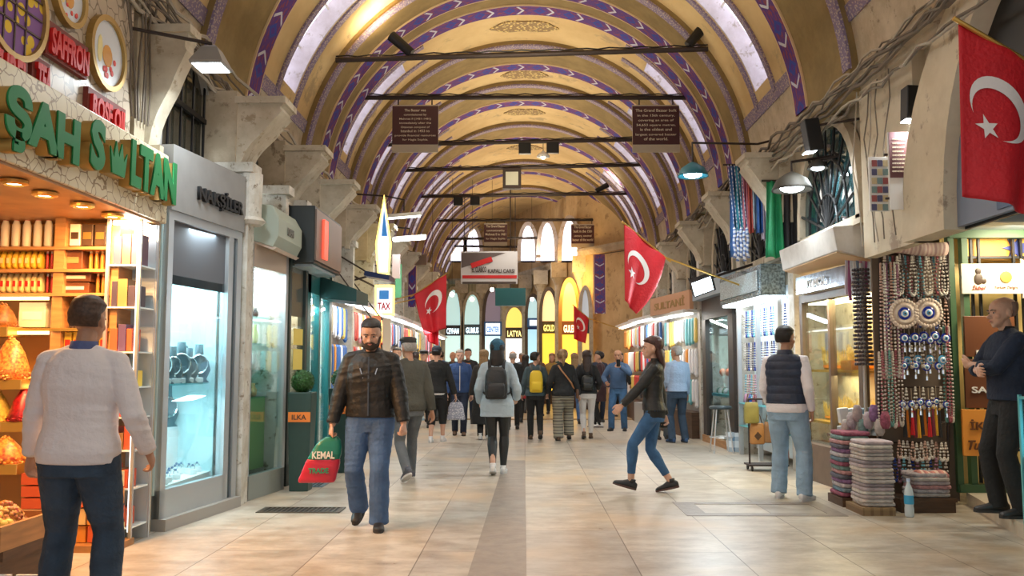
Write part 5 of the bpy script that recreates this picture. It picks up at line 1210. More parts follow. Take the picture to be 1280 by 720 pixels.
def ringbox(loc, rz, label, group):
    t = thing('ring_stand', label, 'ring stand', loc, rz, group)
    MB().cbox((0, 0, .018), (.055, .045, .036)).build('cushion', M_wbox, t, w=False, bevel=.006); MB().tube([(math.cos(q) * .016, 0, .045 + math.sin(q) * .016) for q in [2 * PI * i / 10 for i in range(10)]], .004, 5, closed=True).build('ring', M_silver, t, w=False); MB().ball((0, 0, .064), .009, 8, 5).build('stone', mat('sapphire', (.02, .12, .30), .1), t, w=False)
    return t
for lev, (x0, x1, z, n, lb) in enumerate(((-3.23, -3.2, 1.236, 16, 'upper glass shelf'), (-3.46, -3.16, .361, 26, 'bottom of the jewellery window'))):
    for k in range(n):
        loc = (rg.uniform(x0, x1), 7.66 + (k + .5) * 1.1 / n, z)
        if k == 0: rb = ringbox(loc, .9, 'tiny white ring stand along the ' + lb, 'ring stands on the ' + lb)
        else: copy_tree(rb, loc, .9 + rg.uniform(-.3, .3), scale=1.35)
MB().prism([(0, 0), (.16, 0), (.16, .22), (0, .22)], (-3.35, 8.25, .361), (0, 1, 0), NZ, (.01, 0, 0)).build('price_card', M_white, case)
# ---------------------------------------------------------------- shop with sage awning box
A3, B3 = (-2.88, 9.2), (-2.74, 10.12)
M_sage = mat('sage_box', (.36, .42, .36), .5); M_pinkish = mat('awning_underside', (.62, .50, .42), .5)
ab = thing('awning_box', 'sage green awning box with pinkish underside over the small window', 'awning', (-2.8, 9.9, 2.7))
MB().prism([(0, 0), (.36, -.12), (.42, .0), (.42, .20), (.34, .34), (0, .36)], (-3.05, 9.28, 2.78), (1, 0, 0), NZ, (0, .98, 0)).build('box_body', M_sage, ab, bevel=.01); MB().prism([(.02, -.012), (.36, -.135), (.40, -.11), (.02, .01)], (-3.05, 9.3, 2.77), (1, 0, 0), NZ, (0, .94, 0)).build('underside', M_pinkish, ab)
text('lettering', 'DERI', (-2.622, 9.62, 2.84), .12, mat('grey_letter', (.2, .2, .18), .5), ab, LEFT, .01, .002)
s3 = thing('shop_window', 'narrow lit shop window with green lower panel under the sage box', 'shop front', (-2.8, 9.6, 0))
for q0, q1 in ((0, .05), (.93, 1.)): plane2(lerp2(A3, B3, q0), lerp2(A3, B3, q1), 0, 2.7, .08, 'frame_post', M_alu, s3)
plane2(A3, B3, 2.45, 2.7, .1, 'head_panel', mat('tan_panel', (.45, .36, .28), .5), s3); plane2(A3, B3, 0, .25, .08, 'bottom_rail', mat('sage_dark', (.25, .28, .26), .5), s3); plane2(A3, B3, .25, 1.05, .02, 'lower_panel', mat('lime_panel', (.28, .50, .18), .4), s3, -.25); plane2(A3, B3, .25, 2.45, .01, 'glass_pane', M_glass, s3, -.02)
plane2(A3, B3, .25, 2.45, .03, 'back_panel', mat('white_panel', (.8, .82, .82), .5), s3, -.6); plane2(A3, B3, 2.40, 2.43, .4, 'light_panel', M_tube, s3, -.12)
lamp('window_light', (-3.15, 9.65, 2.38), 24, (.9, .97, 1), .3, direction=(.2, 0, -1), sizey=.7, parent=s3)
rg = random.Random(12); cols = ((.75, .72, .66), (.12, .20, .35), (.62, .10, .10), (.55, .66, .12), (.2, .42, .5), (.75, .5, .2), (.06, .06, .07), (.75, .75, .8))
for lv, z in enumerate((1.05, 1.35, 1.65, 1.95)):
    plane2(A3, B3, z - .015, z, .35, 'glass_shelf', glass('shelf_glass', (.72, .92, .92)), s3, -.22)
    for k in range(6):
        q = lerp2(A3, B3, (k + .6) / 6.6); hh = rg.uniform(.1, .24)
        mb = MB().lathe([(.03, 0), (.045, .02), (.05, hh * .5), (.025, hh * .8), (.03, hh)], (q[0] - .32, q[1], z + .001), 10)
        item('vase', ('small coloured vase on the lowest glass shelf', 'small coloured vase on the second glass shelf', 'small coloured vase on the third glass shelf', 'small coloured vase on the top glass shelf')[lv] + ' of the narrow window', 'vase', mb, mat('vase_%d' % ((k + lv * 3) % 8), cols[(k + lv * 3) % 8], .3), 'vases on shelf level ' + 'abcd'[lv], smooth=True)
# tall dark door with brown blind
A4, B4 = (-2.78, 10.35), (-2.74, 11.05)
s4 = thing('shop_door', 'dark framed glass door with brown roller blind and yellow papers', 'door', (-2.76, 10.7, 0)); M_dkgreen = mat('dark_green_frame', (.03, .05, .05), .4)
for q0, q1 in ((0, .10), (.88, 1.)): plane2(lerp2(A4, B4, q0), lerp2(A4, B4, q1), 0, 2.75, .1, 'frame_post', M_dkgreen, s4)
plane2(A4, B4, 2.6, 2.75, .1, 'head_rail', M_dkgreen, s4); plane2(A4, B4, 0, .25, .08, 'bottom_rail', M_dkgreen, s4); plane2(A4, B4, 2.0, 2.6, .02, 'roller_blind', mat('brown_blind', (.30, .22, .18), .7), s4, -.04); plane2(A4, B4, .25, 2.6, .01, 'glass_pane', M_glass, s4, -.02); plane2(A4, B4, .25, 2.6, .03, 'back_panel', mat('door_inside', (.35, .33, .30), .5), s4, -.5)
for z0, z1 in ((1.65, 1.85), (1.35, 1.6)): plane2(lerp2(A4, B4, .3), lerp2(A4, B4, .8), z0, z1, .004, 'paper_notice', mat('paper_yellow', (.85, .68, .15), .5), s4, -.012)
lamp('door_light', (-3.0, 10.7, 2.5), 20, (1, .85, .6), .3, parent=s4)
# dark projecting sign box with the red stroke
sb_ = thing('projecting_sign', 'dark projecting sign box with a glowing red stroke', 'sign', (-2.75, 11.1, 2.65))
MB().box(-3.05, 10.42, 2.62, -2.52, 11.9, 3.32).build('sign_box', mat('dark_box', (.02, .028, .03), .4), sb_, bevel=.01); MB().box(-2.52, 10.44, 2.66, -2.50, 11.88, 3.28).build('sign_face', mat('brown_face', (.20, .14, .11), .4), sb_); MB().box(-2.50, 10.75, 2.72, -2.475, 10.95, 3.2).build('red_stroke', mat('red_light', (.9, .03, .02), .4, emit=2.2, emitcol=(1, .06, .03)), sb_); MB().box(-3.0, 10.5, 2.59, -2.56, 11.8, 2.62).build('underside', mat('pale_blue_panel', (.45, .55, .62), .4), sb_)
# teal front
A5, B5 = (-2.80, 11.3), (-2.80, 12.7)
s5 = thing('teal_shop_front', 'teal framed shop front beyond the second topiary planter', 'shop front', (-2.8, 12, 0)); M_tealf = mat('teal_frame', (.02, .16, .16), .4)
for q0, q1 in ((0, .12), (.45, .52), (.9, 1.)): plane2(lerp2(A5, B5, q0), lerp2(A5, B5, q1), 0, 2.7, .1, 'frame_post', M_tealf, s5)
plane2(A5, B5, 2.35, 2.7, .1, 'head_rail', M_tealf, s5); plane2(A5, B5, 0, .3, .08, 'bottom_rail', M_tealf, s5); plane2(A5, B5, .3, 2.35, .01, 'glass_pane', M_glass, s5, -.03); plane2(A5, B5, .3, 2.35, .03, 'back_panel', mat('tiffany_panel', (.35, .60, .62), .5), s5, -.5); plane2(A5, B5, 2.28, 2.31, .3, 'light_panel', M_tube, s5, -.1)
aw = thing('teal_awning', 'small dark teal awning with bracket beside the projecting sign', 'awning', (-2.6, 12.4, 2.3)); MB().prism([(0, 0), (.5, -.05), (.5, .12), (0, .3)], (-2.8, 11.95, 2.32), (1, 0, 0), NZ, (0, .9, 0)).build('cover', mat('dark_teal', (.01, .07, .07), .5), aw)
lamp('window_light', (-3.0, 12, 2.2), 30, (.85, .97, 1), .3, parent=s5)
# topiary planters
def planter(loc, s, label):
    t = thing('topiary_planter', label, 'planter', loc)
    mb = MB(); a0, a1 = .105 * s, .135 * s; hh = 1.10 * s
    mb.add([(-a0, -a0, 0), (a0, -a0, 0), (a0, a0, 0), (-a0, a0, 0), (-a1, -a1, hh), (a1, -a1, hh), (a1, a1, hh), (-a1, a1, hh)], [(3, 2, 1, 0), (4, 5, 6, 7), (0, 1, 5, 4), (1, 2, 6, 5), (2, 3, 7, 6), (3, 0, 4, 7)]); mb.build('pot', mat('planter_green', (.02, .06, .055), .4), t, w=False, bevel=.008)
    MB().box(-a1 * .92, -a1 - .004, hh * .70, a1 * .92, -a1 * .9, hh * .80).build('plaque', mat('orange_plaque', (.85, .25, .04), .5), t, w=False); text('lettering', 'ILKA', Vector((-a1 * .6, -a1 - .006, hh * .725)), .05, M_b2, t, FRONT, .004, .001, width=a1 * 1.2, height=hh * .05, w=False)
    rg = random.Random(int(loc[1] * 10)); mb = MB(); mb.ball((0, 0, hh + .12 * s), .118 * s, 16, 12)
    for k in range(750):
        v = Vector((rg.gauss(0, 1), rg.gauss(0, 1), rg.gauss(0, 1))).normalized(); p = v * .125 * s + Vector((0, 0, hh + .12 * s)); u, w_ = frame_from(v); a = rg.random() * 6.28; d = (u * math.cos(a) + w_ * math.sin(a) + v * .6).normalized() * .022; e = v.cross(d).normalized() * .008
        mb.add([p - d * .4, p + e, p + d, p - e], [(0, 1, 2, 3)])
    mb.build('topiary_ball', mat('box_leaves', (.03, .13, .02), .6, var=.6, vscale=40), t, w=False); MB().cyl((0, 0, hh * .95), (0, 0, hh + .05), .02, n=8).build('stem', W_dark, t, w=False)
planter((-2.53, 10.05, 0), 1.0, 'tall dark green planter with orange plaque and round topiary, by the alu shop window'); planter((-2.45, 11.75, 0), 1.0, 'second topiary planter with orange plaque, in front of the teal shop')
# floor grates
def grate(c, lx, ly, label, m, rz=0.):
    t = thing('floor_grate', label, 'grate', (c[0], c[1], .0), rz)
    MB().ring([(-lx, -ly), (lx, -ly), (lx, ly), (-lx, ly)], [(-lx + .03, -ly + .03), (lx - .03, -ly + .03), (lx - .03, ly - .03), (-lx + .03, ly - .03)], (0, 0, .001), (1, 0, 0), (0, 1, 0), (0, 0, .008)).build('frame', m, t, w=False)
    mb = MB(); n = int(lx * 2 / .045)
    for k in range(n): x = -lx + .04 + (2 * lx - .08) * k / (n - 1); mb.box(x - .008, -ly + .02, .001, x + .008, ly - .02, .007)
    mb.build('grating', m, t, w=False); MB().box(-lx + .02, -ly + .02, .0003, lx - .02, ly - .02, .0015).build('drain_gap', M_black, t, w=False)
grate(tuple(GR(377, 638)), .40, .16, 'long dark floor grate beside the bearded man', mat('cast_iron', (.12, .11, .09), .5, .6)); grate(tuple(GR(392, 606)), .15, .22, 'small bluish floor grate near the planters', mat('steel_blue', (.25, .33, .42), .4, .6))
# ================================================================ right side of the street
M_rwall = plaster('arch_plaster', (.66, .58, .44), (.54, .46, .33), (.34, .27, .2), scale=1.4, bump=.15)
# big shop arch nearest the viewer: pale band sweeping up
def bigarch():
    mb = MB(); yc, z0, X = 5.5, 2.5, 3.62; out = []; inn = []
    for i in range(25):
        t = PI * i / 24; out.append((yc + 2.4 * math.cos(t), z0 + 2.15 * math.sin(t) ** .9)); inn.append((yc + 1.62 * math.cos(t), z0 + 1.95 * math.sin(t) ** .9))
    mb.ring([(y, z) for y, z in out], [(y, z) for y, z in inn], (X, 0, 0), (0, 1, 0), NZ, (-.22, 0, 0), closed=False); trim(mb, M_rwall)
    MB().prism(inn, (X - .02, 0, 0), (0, 1, 0), NZ, (-.03, 0, 0)).build('window_90', M_black, None)['kind'] = 'structure'
bigarch()
trim(MB().box(3.5, 7.8, 2.5, 3.62, 9.05, 4.3), M_rwall)
M_bluegrey = mat('blue_grey_panel', (.20, .24, .33), .5)
v = MB(); v.prism([(7.16, 2.52), (6.3, 2.52), (6.3, 3.5), (6.75, 3.55), (7.05, 3.2)], (3.56, 0, 0), (0, 1, 0), NZ, (-.05, 0, 0)); item('blue_grey_hoarding', 'plain blue grey board under the sweeping pale arch, behind the big flag', 'panel', v, M_bluegrey)
# Turkish delight shop: platform, posts, beam, sign rack
stp = MB().add([(3.95, 7.0, 0), (4.48, 9.15, 0), (6.6, 9.15, 0), (6.6, 7.0, 0), (3.95, 7.0, .12), (4.48, 9.15, .12), (6.6, 9.15, .12), (6.6, 7.0, .12)], [(0, 1, 2, 3), (7, 6, 5, 4), (0, 4, 5, 1), (1, 5, 6, 2), (2, 6, 7, 3), (3, 7, 4, 0)])
struct('floor.002', stp, plaster('step_stone', (.60, .54, .44), (.48, .42, .33), None, scale=3, rough=.4), origin=(0, 0, 0))
M_gpost = mat('green_post', (.05, .12, .05), .45); M_ylw = mat('cream_yellow_board', (.80, .60, .22), .5)
rk = thing('sign_rack', 'green posted frame with dark grid in front of cream yellow boards', 'rack', (5.3, 9.2, .0))
for x in (4.42, 4.56): MB().box(x - .03, 9.12, .12, x + .03, 9.2, 2.80).build('green_post', M_gpost, rk)
MB().box(4.4, 9.1, 2.72, 6.5, 9.2, 2.80).build('top_rail', M_gpost, rk); MB().box(4.4, 9.1, .12, 6.5, 9.2, .2).build('bottom_rail', M_gpost, rk)
for x in (4.68, 4.76, 5.12, 5.2, 5.6, 5.68): MB().box(x - .012, 9.22, .2, x + .012, 9.25, 2.75).build('grid_bar', M_black, rk)
for z in (.52, .78, 1.5, 2.15, 2.52): MB().box(4.6, 9.24, z, 6.4, 9.27, z + .025).build('grid_bar', M_black, rk)
MB().box(4.5, 9.5, .12, 6.6, 9.54, 2.9).build('back_board', M_ylw, rk)
lamp('rack_light', (5.1, 8.6, 2.68), 40, (1, .85, .6), .5, direction=(0, .6, -1))
bmx = thing('shop_beam', 'pale blue grey beam over the entrance of the Turkish delight shop', 'beam', (5.2, 8.6, 2.8)); 
MB().box(3.65, 7.0, 2.80, 4.35, 8.9, 2.98).box(4.35, 8.6, 2.80, 6.6, 9.3, 2.98).build('beam_box', mat('beam_blue', (.38, .46, .52), .5), bmx, bevel=.01)
def signP(name, label, x0, y0, x1, y1, Y, m, th=.03, cat='sign'):
    t = thing(name, label, cat, tuple(P((x0 + x1) / 2, y1, Y))); mb = MB(); pb(mb, x0, y0, x1, y1, Y, th); mb.build('board', m, t, bevel=.004); return t
def textP(body, x0, y0, x1, y1, Y, m, parent, depth=.012, bold=.002, shear=0.):
    a = P(x0, y1, Y); b = P(x1, y0, Y); return text('lettering', body, a, .1, m, parent, FRONT, depth, bold, width=b.x - a.x, height=b.z - a.z, shear=shear)
a = P(1203, 367, 9.08); b = P(1290, 330, 9.08); t = thing('arrow_sign', 'cream arrow-shaped sign with little figures high on the rack', 'sign', tuple(a))
MB().prism([(0, 0), (.62, 0), (.62, -.05), (.84, .15), (.62, .36), (.62, .31), (0, .31)], a, (1, 0, 0), NZ, (0, .03, 0)).build('board', M_cream2, t)
MB().cyl(a + Vector((.45, -.001, .17)), a + Vector((.45, -.012, .17)), .06, n=20).build('emblem', M_gold2, t)
f_ = MB(); f_.ball(a + Vector((.17, -.004, .23)), (.03, .006, .035)).ball(a + Vector((.17, -.004, .15)), (.045, .006, .06)).ball(a + Vector((.22, -.004, .13)), (.03, .006, .03)); f_.build('emblem_figure', M_b2, t); text('lettering', 'İkbal', a + Vector((.10, -.004, .04)), .06, mat('script_red', (.35, .06, .04), .5), t, FRONT, .006, .001, width=.14, height=.05, shear=.3); text('lettering', 'Turkish Delight', a + Vector((.33, -.004, .05)), .04, M_b3, t, FRONT, .006, 0, width=.24, height=.035, shear=.3)
t = signP('brown_sign', 'dark brown sign panel with white letters below the arrow sign', 1207, 395, 1268, 446, 9.06, M_b3); textP('PIST', 1221, 437, 1262, 449, 9.05, M_white, t)
t = signP('brown_sign', 'dark brown sign panel reading SAI, just above the orange sign', 1208, 449, 1268, 510, 9.05, M_b3); textP('SAI', 1215, 483, 1237, 491, 9.04, M_white, t)
t = signP('orange_sign', 'orange sign with brown serif and script writing beside the bald man', 1205, 512, 1262, 570, 9.02, mat('orange_board', (.82, .33, .05), .5)); textP('İKBAL', 1213, 524, 1258, 537, 9.01, M_b3, t); textP('Turkish', 1211, 550, 1252, 562, 9.01, M_b3, t, shear=.35)
v = MB(); pb(v, 1208, 296, 1300, 325, 9.3, .02); v_ = item('orange_valance', 'orange board with blue flower above the arrow sign', 'panel', v, mat('orange_deep', (.75, .40, .06), .5))
fp = P(1272, 310, 9.28); MB().prism([(.16 * math.cos(q) * (1 if k % 2 else .45), .14 * math.sin(q) * (1 if k % 2 else .45)) for k, q in enumerate([2 * PI * i / 14 for i in range(14)])], fp, (1, 0, 0), NZ, (0, .02, 0)).build('flower_motif', mat('flower_blue', (.04, .06, .28), .5), v_)
# lit letters sign behind the flag
t = thing('lit_sign', 'blue fascia with white lit letters behind the big flag', 'sign', (3.5, 5.6, 2.55)); MB().box(3.50, 4.6, 2.55, 3.56, 6.5, 2.95).build('board', mat('fascia_blue', (.05, .09, .18), .4), t); text('lettering', 'HAJE', Vector((3.495, 6.35, 2.62)), .3, M_tube, t, RIGHT, .03, .01, width=.62, height=.2)
# glass counter
gc = thing('glass_counter', 'lit glass counter with teal edges at the corner of the view', 'counter', (3.9, 5.7, 0)); CX, CY0, CY1 = 3.42, 5.0, 6.2; M_edge = mat('teal_edge', (.10, .42, .46), .3)
MB().box(CX, CY0, 0, CX + .8, CY1, .12).build('base', M_alu, gc); MB().box(CX + .75, CY0, .12, CX + .8, CY1, 1.2).build('back_panel', mat('counter_back', (.35, .60, .66), .4), gc)
for z in (.45, .78): MB().box(CX + .02, CY0, z, CX + .75, CY1, z + .012).build('glass_shelf', M_edge, gc)
MB().box(CX, CY0, 1.19, CX + .8, CY1, 1.205).build('glass_top', M_glass, gc); MB().box(CX, CY0, .12, CX + .008, CY1, 1.19).build('glass_side', M_glass, gc); MB().box(CX + .008, CY1 - .008, .12, CX + .75, CY1, 1.19).build('glass_end', glass('glass_teal', (.55, .85, .88)), gc)
for y in (CY0, CY1 - .02): MB().box(CX - .004, y, .12, CX + .016, y + .02, 1.2).build('edge_post', M_edge, gc)
MB().box(CX - .002, CY0, 1.17, CX + .012, CY1, 1.19).build('edge_rail', M_edge, gc); lamp('counter_light', (CX + .4, 5.7, 1.16), 12, (.75, .95, 1), .4, sizey=.9, parent=gc)
rg = random.Random(3)
for k in range(16): v = MB().cbox((CX + .12 + .10 * (k % 4), 5.75 + .12 * (k // 4 % 4) - .02, (.132, .475, .805)[k % 3] + .015), (.09, .09, .03), rx=.2, rz=rg.uniform(-.4, .4)); item('ring_tray', 'small tray of rings inside the glass counter', 'tray', v, (M_wbox, M_velvet)[k % 2], 'ring trays in the glass counter')
# ---------------------------------------------------------------- bead stall
YB = 9.05; M_pinkcloth = bands('pink_roll', [(.62, .42, .38), (.75, .6, .52), (.5, .32, .3), (.7, .55, .48)], 12, axis=0, warp=.6)
bs = thing('bead_stall_rack', 'tall hanging rack of the bead stall with rows of hooks and a dark back board', 'rack', tuple(P(1140, 640, YB)))
v = MB(); pb(v, 1100, 305, 1186, 626, YB + .12, .03); v.build('back_board', mat('stall_back', (.14, .10, .07), .8), bs)
for y in (318, 372, 430, 484, 528, 553, 575): v = MB(); a = P(1100, y, YB + .06); b = P(1184, y, YB + .06); v.cyl(a, b, .007, n=6); v.build('hook_rail', M_iron, bs)
for x in (1100, 1185): v = MB(); v.cyl(P(x, 302, YB + .08), P(x, 632, YB + .08), .015, n=8); v.build('pole', M_iron, bs)
ZT = P(1140, 320, YB).z
tag(MB().loft([(P(x, 309 + 3 * math.sin(x), YB - .02), .075 + .012 * math.sin(x * 1.3), .07, Vector((0, 1, 0)), NZ) for x in range(1104, 1188, 6)], 14).build('cloth_roll', M_pinkcloth, smooth=True), 'long pink and cream cloth roll crowning the bead stall', 'cloth roll')
def cpalette(n, seed, cs): return [mat('bead_%s_%d' % (seed, i), c, .25) for i, c in enumerate(cs)]
BEADS = cpalette(0, 'a', [(.62, .55, .48), (.10, .08, .08), (.16, .42, .50), (.35, .10, .12), (.5, .45, .4), (.02, .05, .25), (.72, .68, .6), (.40, .20, .28), (.12, .30, .26), (.58, .38, .30)])
def necklace(m, ln, wd, label, group, tassel=None, br=.012):
    """hanging loop of beads from the origin down"""
    t = thing('bead_necklace', label, 'necklace', (0, 0, 0), 0, group); ORIG[t.name] = (0, 0, 0); mb = MB(); n = max(16, int(ln * 2 / (br * 2.1)))
    for i in range(n):
        q = i / n * 2 * PI; mb.ball((math.sin(q) * wd * (.55 - .45 * math.cos(q)), 0, -ln / 2 + math.cos(q) * ln / 2), br * (1.35 if abs(q - PI) < .4 else 1), 6, 4)
    mb.build('bead_string', m, t, w=False, smooth=True)
    if tassel: MB().loft([((0, 0, -ln - z), r, r, Vector((1, 0, 0)), Vector((0, 1, 0))) for z, r in ((0, .006), (.012, .012), (.05, .015), (.10, .02))], 8).build('tassel', tassel, t, w=False)
    return t
def row(makers, x0, x1, y, n, Y=None, jit=.02, labels=None):
    Y = Y or YB; out = []
    for k in range(n):
        p = P(x0 + (x1 - x0) * (k + .5) / n, y, Y); src = makers[k % len(makers)]; o = src if src.get('_u') is None else copy_tree(src)
        src['_u'] = 1; o.location = (p.x, Y + rnd(-jit, jit), p.z + rnd(-.015, .015)); out.append(o)
    return out
def clean():
    for o in COL.objects:
        if '_u' in o: del o['_u']
N1 = [necklace(BEADS[i], .40 + .05 * (i % 3), .045, lab + ' bead necklace in the top row of the bead stall', 'top row ' + lab + ' necklaces') for i, lab in ((0, 'cream'), (1, 'black'), (2, 'turquoise'), (3, 'dark red'), (6, 'ivory'))]
row(N1, 1104, 1184, 320, 22)
N2 = [necklace(BEADS[i], .30, .03, lab + ' bead strand in the second row of the stall', 'second row ' + lab + ' strands', M_b2) for i, lab in ((5, 'navy'), (4, 'grey brown'), (9, 'copper'))]
row(N2, 1106, 1184, 374, 12, YB + .03)
M_eb = mat('eye_blue', (.01, .03, .32), .08, coat=1); M_ew = mat('eye_white_glass', (.85, .88, .9), .1, coat=1); M_el = mat('eye_light_blue', (.10, .42, .75), .1, coat=1); M_rope = mat('amulet_cord', (.45, .36, .25), .8)
def amulet(r, label, group, ln=.10, extra=True, cm=None):
    t = thing('evil_eye_amulet', label, 'amulet', (0, 0, 0), 0, group); ORIG[t.name] = (0, 0, 0)
    for q, (rr, m, nm) in enumerate(((r, cm or M_eb, 'glass_disc'), (r * .62, M_ew, 'white_ring'), (r * .42, M_el, 'light_ring'), (r * .20, M_b2, 'pupil'))): MB().ball((0, -.004 * q - (.004 if q else 0), -ln - r), (rr, .010, rr), 14, 8).build(nm, m, t, w=False, smooth=True)
    MB().cyl((0, 0, 0), (0, 0, -ln), .004, n=5).build('cord', M_rope, t, w=False)
    if extra: MB().loft([((0, 0, -ln - 2 * r - z), a, a, Vector((1, 0, 0)), Vector((0, 1, 0))) for z, a in ((-.005, .008), (.02, .012), (.03, .007), (.05, .014), (.09, .018))], 8).build('tassel', M_silver, t, w=False)
    return t
# two large round plates with an eye
def bigdisc(px_, py_, label):
    p = P(px_, py_, YB - .08); t = thing('beaded_disc', label, 'ornament', tuple(p)); r = .155
    mb = MB()
    for k in range(26): q = 2 * PI * k / 26; mb.ball(p + Vector((math.cos(q) * r * .86, 0, math.sin(q) * r * .86)), (.022, .018, .022), 8, 5)
    mb.lathe([(r * .80, -.01), (r * .80, .012), (r * .4, .016), (r * .4, -.012), (r * .80, -.01)], p, 24, axis='Y'); mb.build('bead_wreath', mat('cream_beads', (.72, .60, .5), .5), t, smooth=True)
    for q, (rr, m, nm) in enumerate(((r * .42, M_eb, 'glass_disc'), (r * .27, M_ew, 'white_ring'), (r * .17, M_el, 'light_ring'), (r * .08, M_b2, 'pupil'))): MB().ball(p + Vector((0, -.012 - .005 * q, 0)), (rr, .012, rr), 16, 8).build(nm, m, t, smooth=True)
bigdisc(1130, 392, 'cream beaded disc with big blue glass eye, beside the paler disc'); bigdisc(1160, 391, 'cream and brown beaded disc nearer the green posts')
A1 = [amulet(.052, 'dark blue evil eye amulet in the row right under the two beaded discs', 'eye amulets under the discs', .06), amulet(.04, 'small dark blue evil eye with silver charm under the discs', 'small eye amulets under the discs', .10)]
row(A1, 1126, 1184, 408, 9, YB - .03)
A2_ = [amulet(.044, 'blue evil eye amulet on long cord in the middle row', 'eye amulets in the middle row', .16), amulet(.05, 'light blue evil eye amulet in the middle row', 'light blue eye amulets in the middle row', .10, cm=M_el), necklace(BEADS[4], .22, .02, 'short grey charm strand among the middle row of eyes', 'grey charm strands in the middle row')]
row(A2_, 1126, 1184, 432, 12, YB - .02)
A3_ = [amulet(.04, 'small blue evil eye amulet in the lower row above the tassels', 'eye amulets above the tassels', .12), necklace(BEADS[6], .20, .02, 'ivory charm strand in the lower row above the tassels', 'ivory strands above the tassels')]
row(A3_, 1124, 1184, 484, 11, YB - .02)
def tassel(m, label, group):
    t = thing('tassel', label, 'tassel', (0, 0, 0), 0, group); ORIG[t.name] = (0, 0, 0); mb = MB()
    for k in range(9): q = 2 * PI * k / 9; mb.cyl((.004 * math.cos(q), .004 * math.sin(q), -.03), (.018 * math.cos(q), .014 * math.sin(q), -.30), .005, n=5)
    mb.build('threads', m, t, w=False); MB().ball((0, 0, -.02), .014, 8, 6).build('knot', M_gold2, t, w=False); return t
row([tassel(mat('tassel_' + n_, c, .7), n_ + ' thread tassel in the row of tassels', n_ + ' tassels') for n_, c in (('black', (.03, .03, .03)), ('orange', (.85, .25, .02)), ('red', (.65, .02, .03)), ('maroon', (.20, .03, .05)), ('yellow orange', (.85, .45, .03)))], 1128, 1176, 508, 11, YB - .02)
row([necklace(BEADS[i], .17, .028, lab + ' bracelet in the row below the tassels', 'row of ' + lab + ' bracelets') for i, lab in ((9, 'copper'), (6, 'ivory'), (0, 'cream'))], 1122, 1184, 553, 12, YB - .03)
row([necklace(BEADS[i], .22, .03, lab + ' pendant strand in the lowest row of the stall', 'lowest row ' + lab + ' strands') for i, lab in ((5, 'navy'), (7, 'mauve'), (2, 'turquoise'), (4, 'grey'))], 1116, 1184, 575, 12, YB - .03)
row([necklace(BEADS[i], .95, .025, 'very long ' + lab + ' bead strand beside the green posts', 'long ' + lab + ' strands by the posts') for i, lab in ((8, 'green'), (3, 'dark red'), (6, 'ivory'))], 1178, 1188, 410, 3, YB - .04, .01)
# corner of the stall: long strands, carousel of bracelets, small goods
row([necklace(BEADS[i], 1.15, .03, 'long ' + lab + ' necklace at the corner of the bead stall', 'long corner ' + lab + ' necklaces') for i, lab in ((9, 'copper'), (6, 'ivory'), (7, 'mauve'))], 1098, 1124, 330, 6, YB - .05)
row([necklace(BEADS[i], .75, .035, 'lower ' + lab + ' necklace at the corner of the bead stall', 'lower corner ' + lab + ' necklaces') for i, lab in ((0, 'cream'), (3, 'dark red'), (4, 'grey brown'), (8, 'green'))], 1096, 1126, 440, 7, YB - .07)
sp_ = thing('bracelet_spinner', 'tall column stacked with dark bead bracelets between the vitrine and the bead rack', 'display stand', tuple(GR(1084, 628)))
g0 = P(1084, 560, 9.5); MB().cyl((g0.x, 9.5, 0), (g0.x, 9.5, 2.5), .02, n=10).build('pole', M_alu, sp_); MB().cyl((g0.x, 9.5, 0), (g0.x, 9.5, .03), .2, n=20).build('base', M_black, sp_)
z = P(1084, 455, 9.5).z; k = 0; src = None
while z < P(1084, 335, 9.5).z:
    if src is None:
        src = thing('bead_bracelet', 'dark bead bracelet stacked on the tall spinner', 'bracelet', (g0.x, 9.5, z), 0, 'bracelets on the tall spinner'); mb = MB()
        for j in range(16): q = 2 * PI * j / 16; mb.ball((.085 * math.cos(q), .06 * math.sin(q), 0), .017, 7, 5)
        mb.build('bead_ring', mat('dark_beads', (.06, .05, .06), .3), src, w=False, smooth=True)
    else: copy_tree(src, (g0.x + rnd(-.01, .01), 9.5, z))
    z += .044; k += 1
# hanging scarves and prayer beads above the vitrine corner
for k in range(16):
    a = P(1056 + k * 3.6, 272 + k * .5, 9.7 - k * .03); ln = rnd(.55, .95) if k < 11 else rnd(.3, .5); c = ((.60, .55, .62), (.35, .10, .22), (.55, .62, .72), (.72, .70, .70), (.16, .26, .38), (.5, .25, .35))[k % 6]
    v = MB(); pts = [a + Vector((.006 * math.sin(j * 1.7 + k), .01 * math.cos(j + k), -ln * j / 7)) for j in range(8)]; strip(v, pts, (.016, 0, 0), .008)
    item('hanging_strand', ('pale lilac', 'wine red', 'light blue', 'white', 'slate blue', 'rose')[k % 6] + ' hanging woven strand above the vitrine corner', 'strand', v, mat('strand_%d' % (k % 6), c, .7), 'hanging ' + ('pale lilac', 'wine red', 'light blue', 'white', 'slate blue', 'rose')[k % 6] + ' strands')
item('strand_rail', 'thin metal rail carrying the hanging woven strands', 'rail', MB().cyl(P(1052, 271, 9.75), P(1116, 280, 9.2), .012, n=8), M_iron)
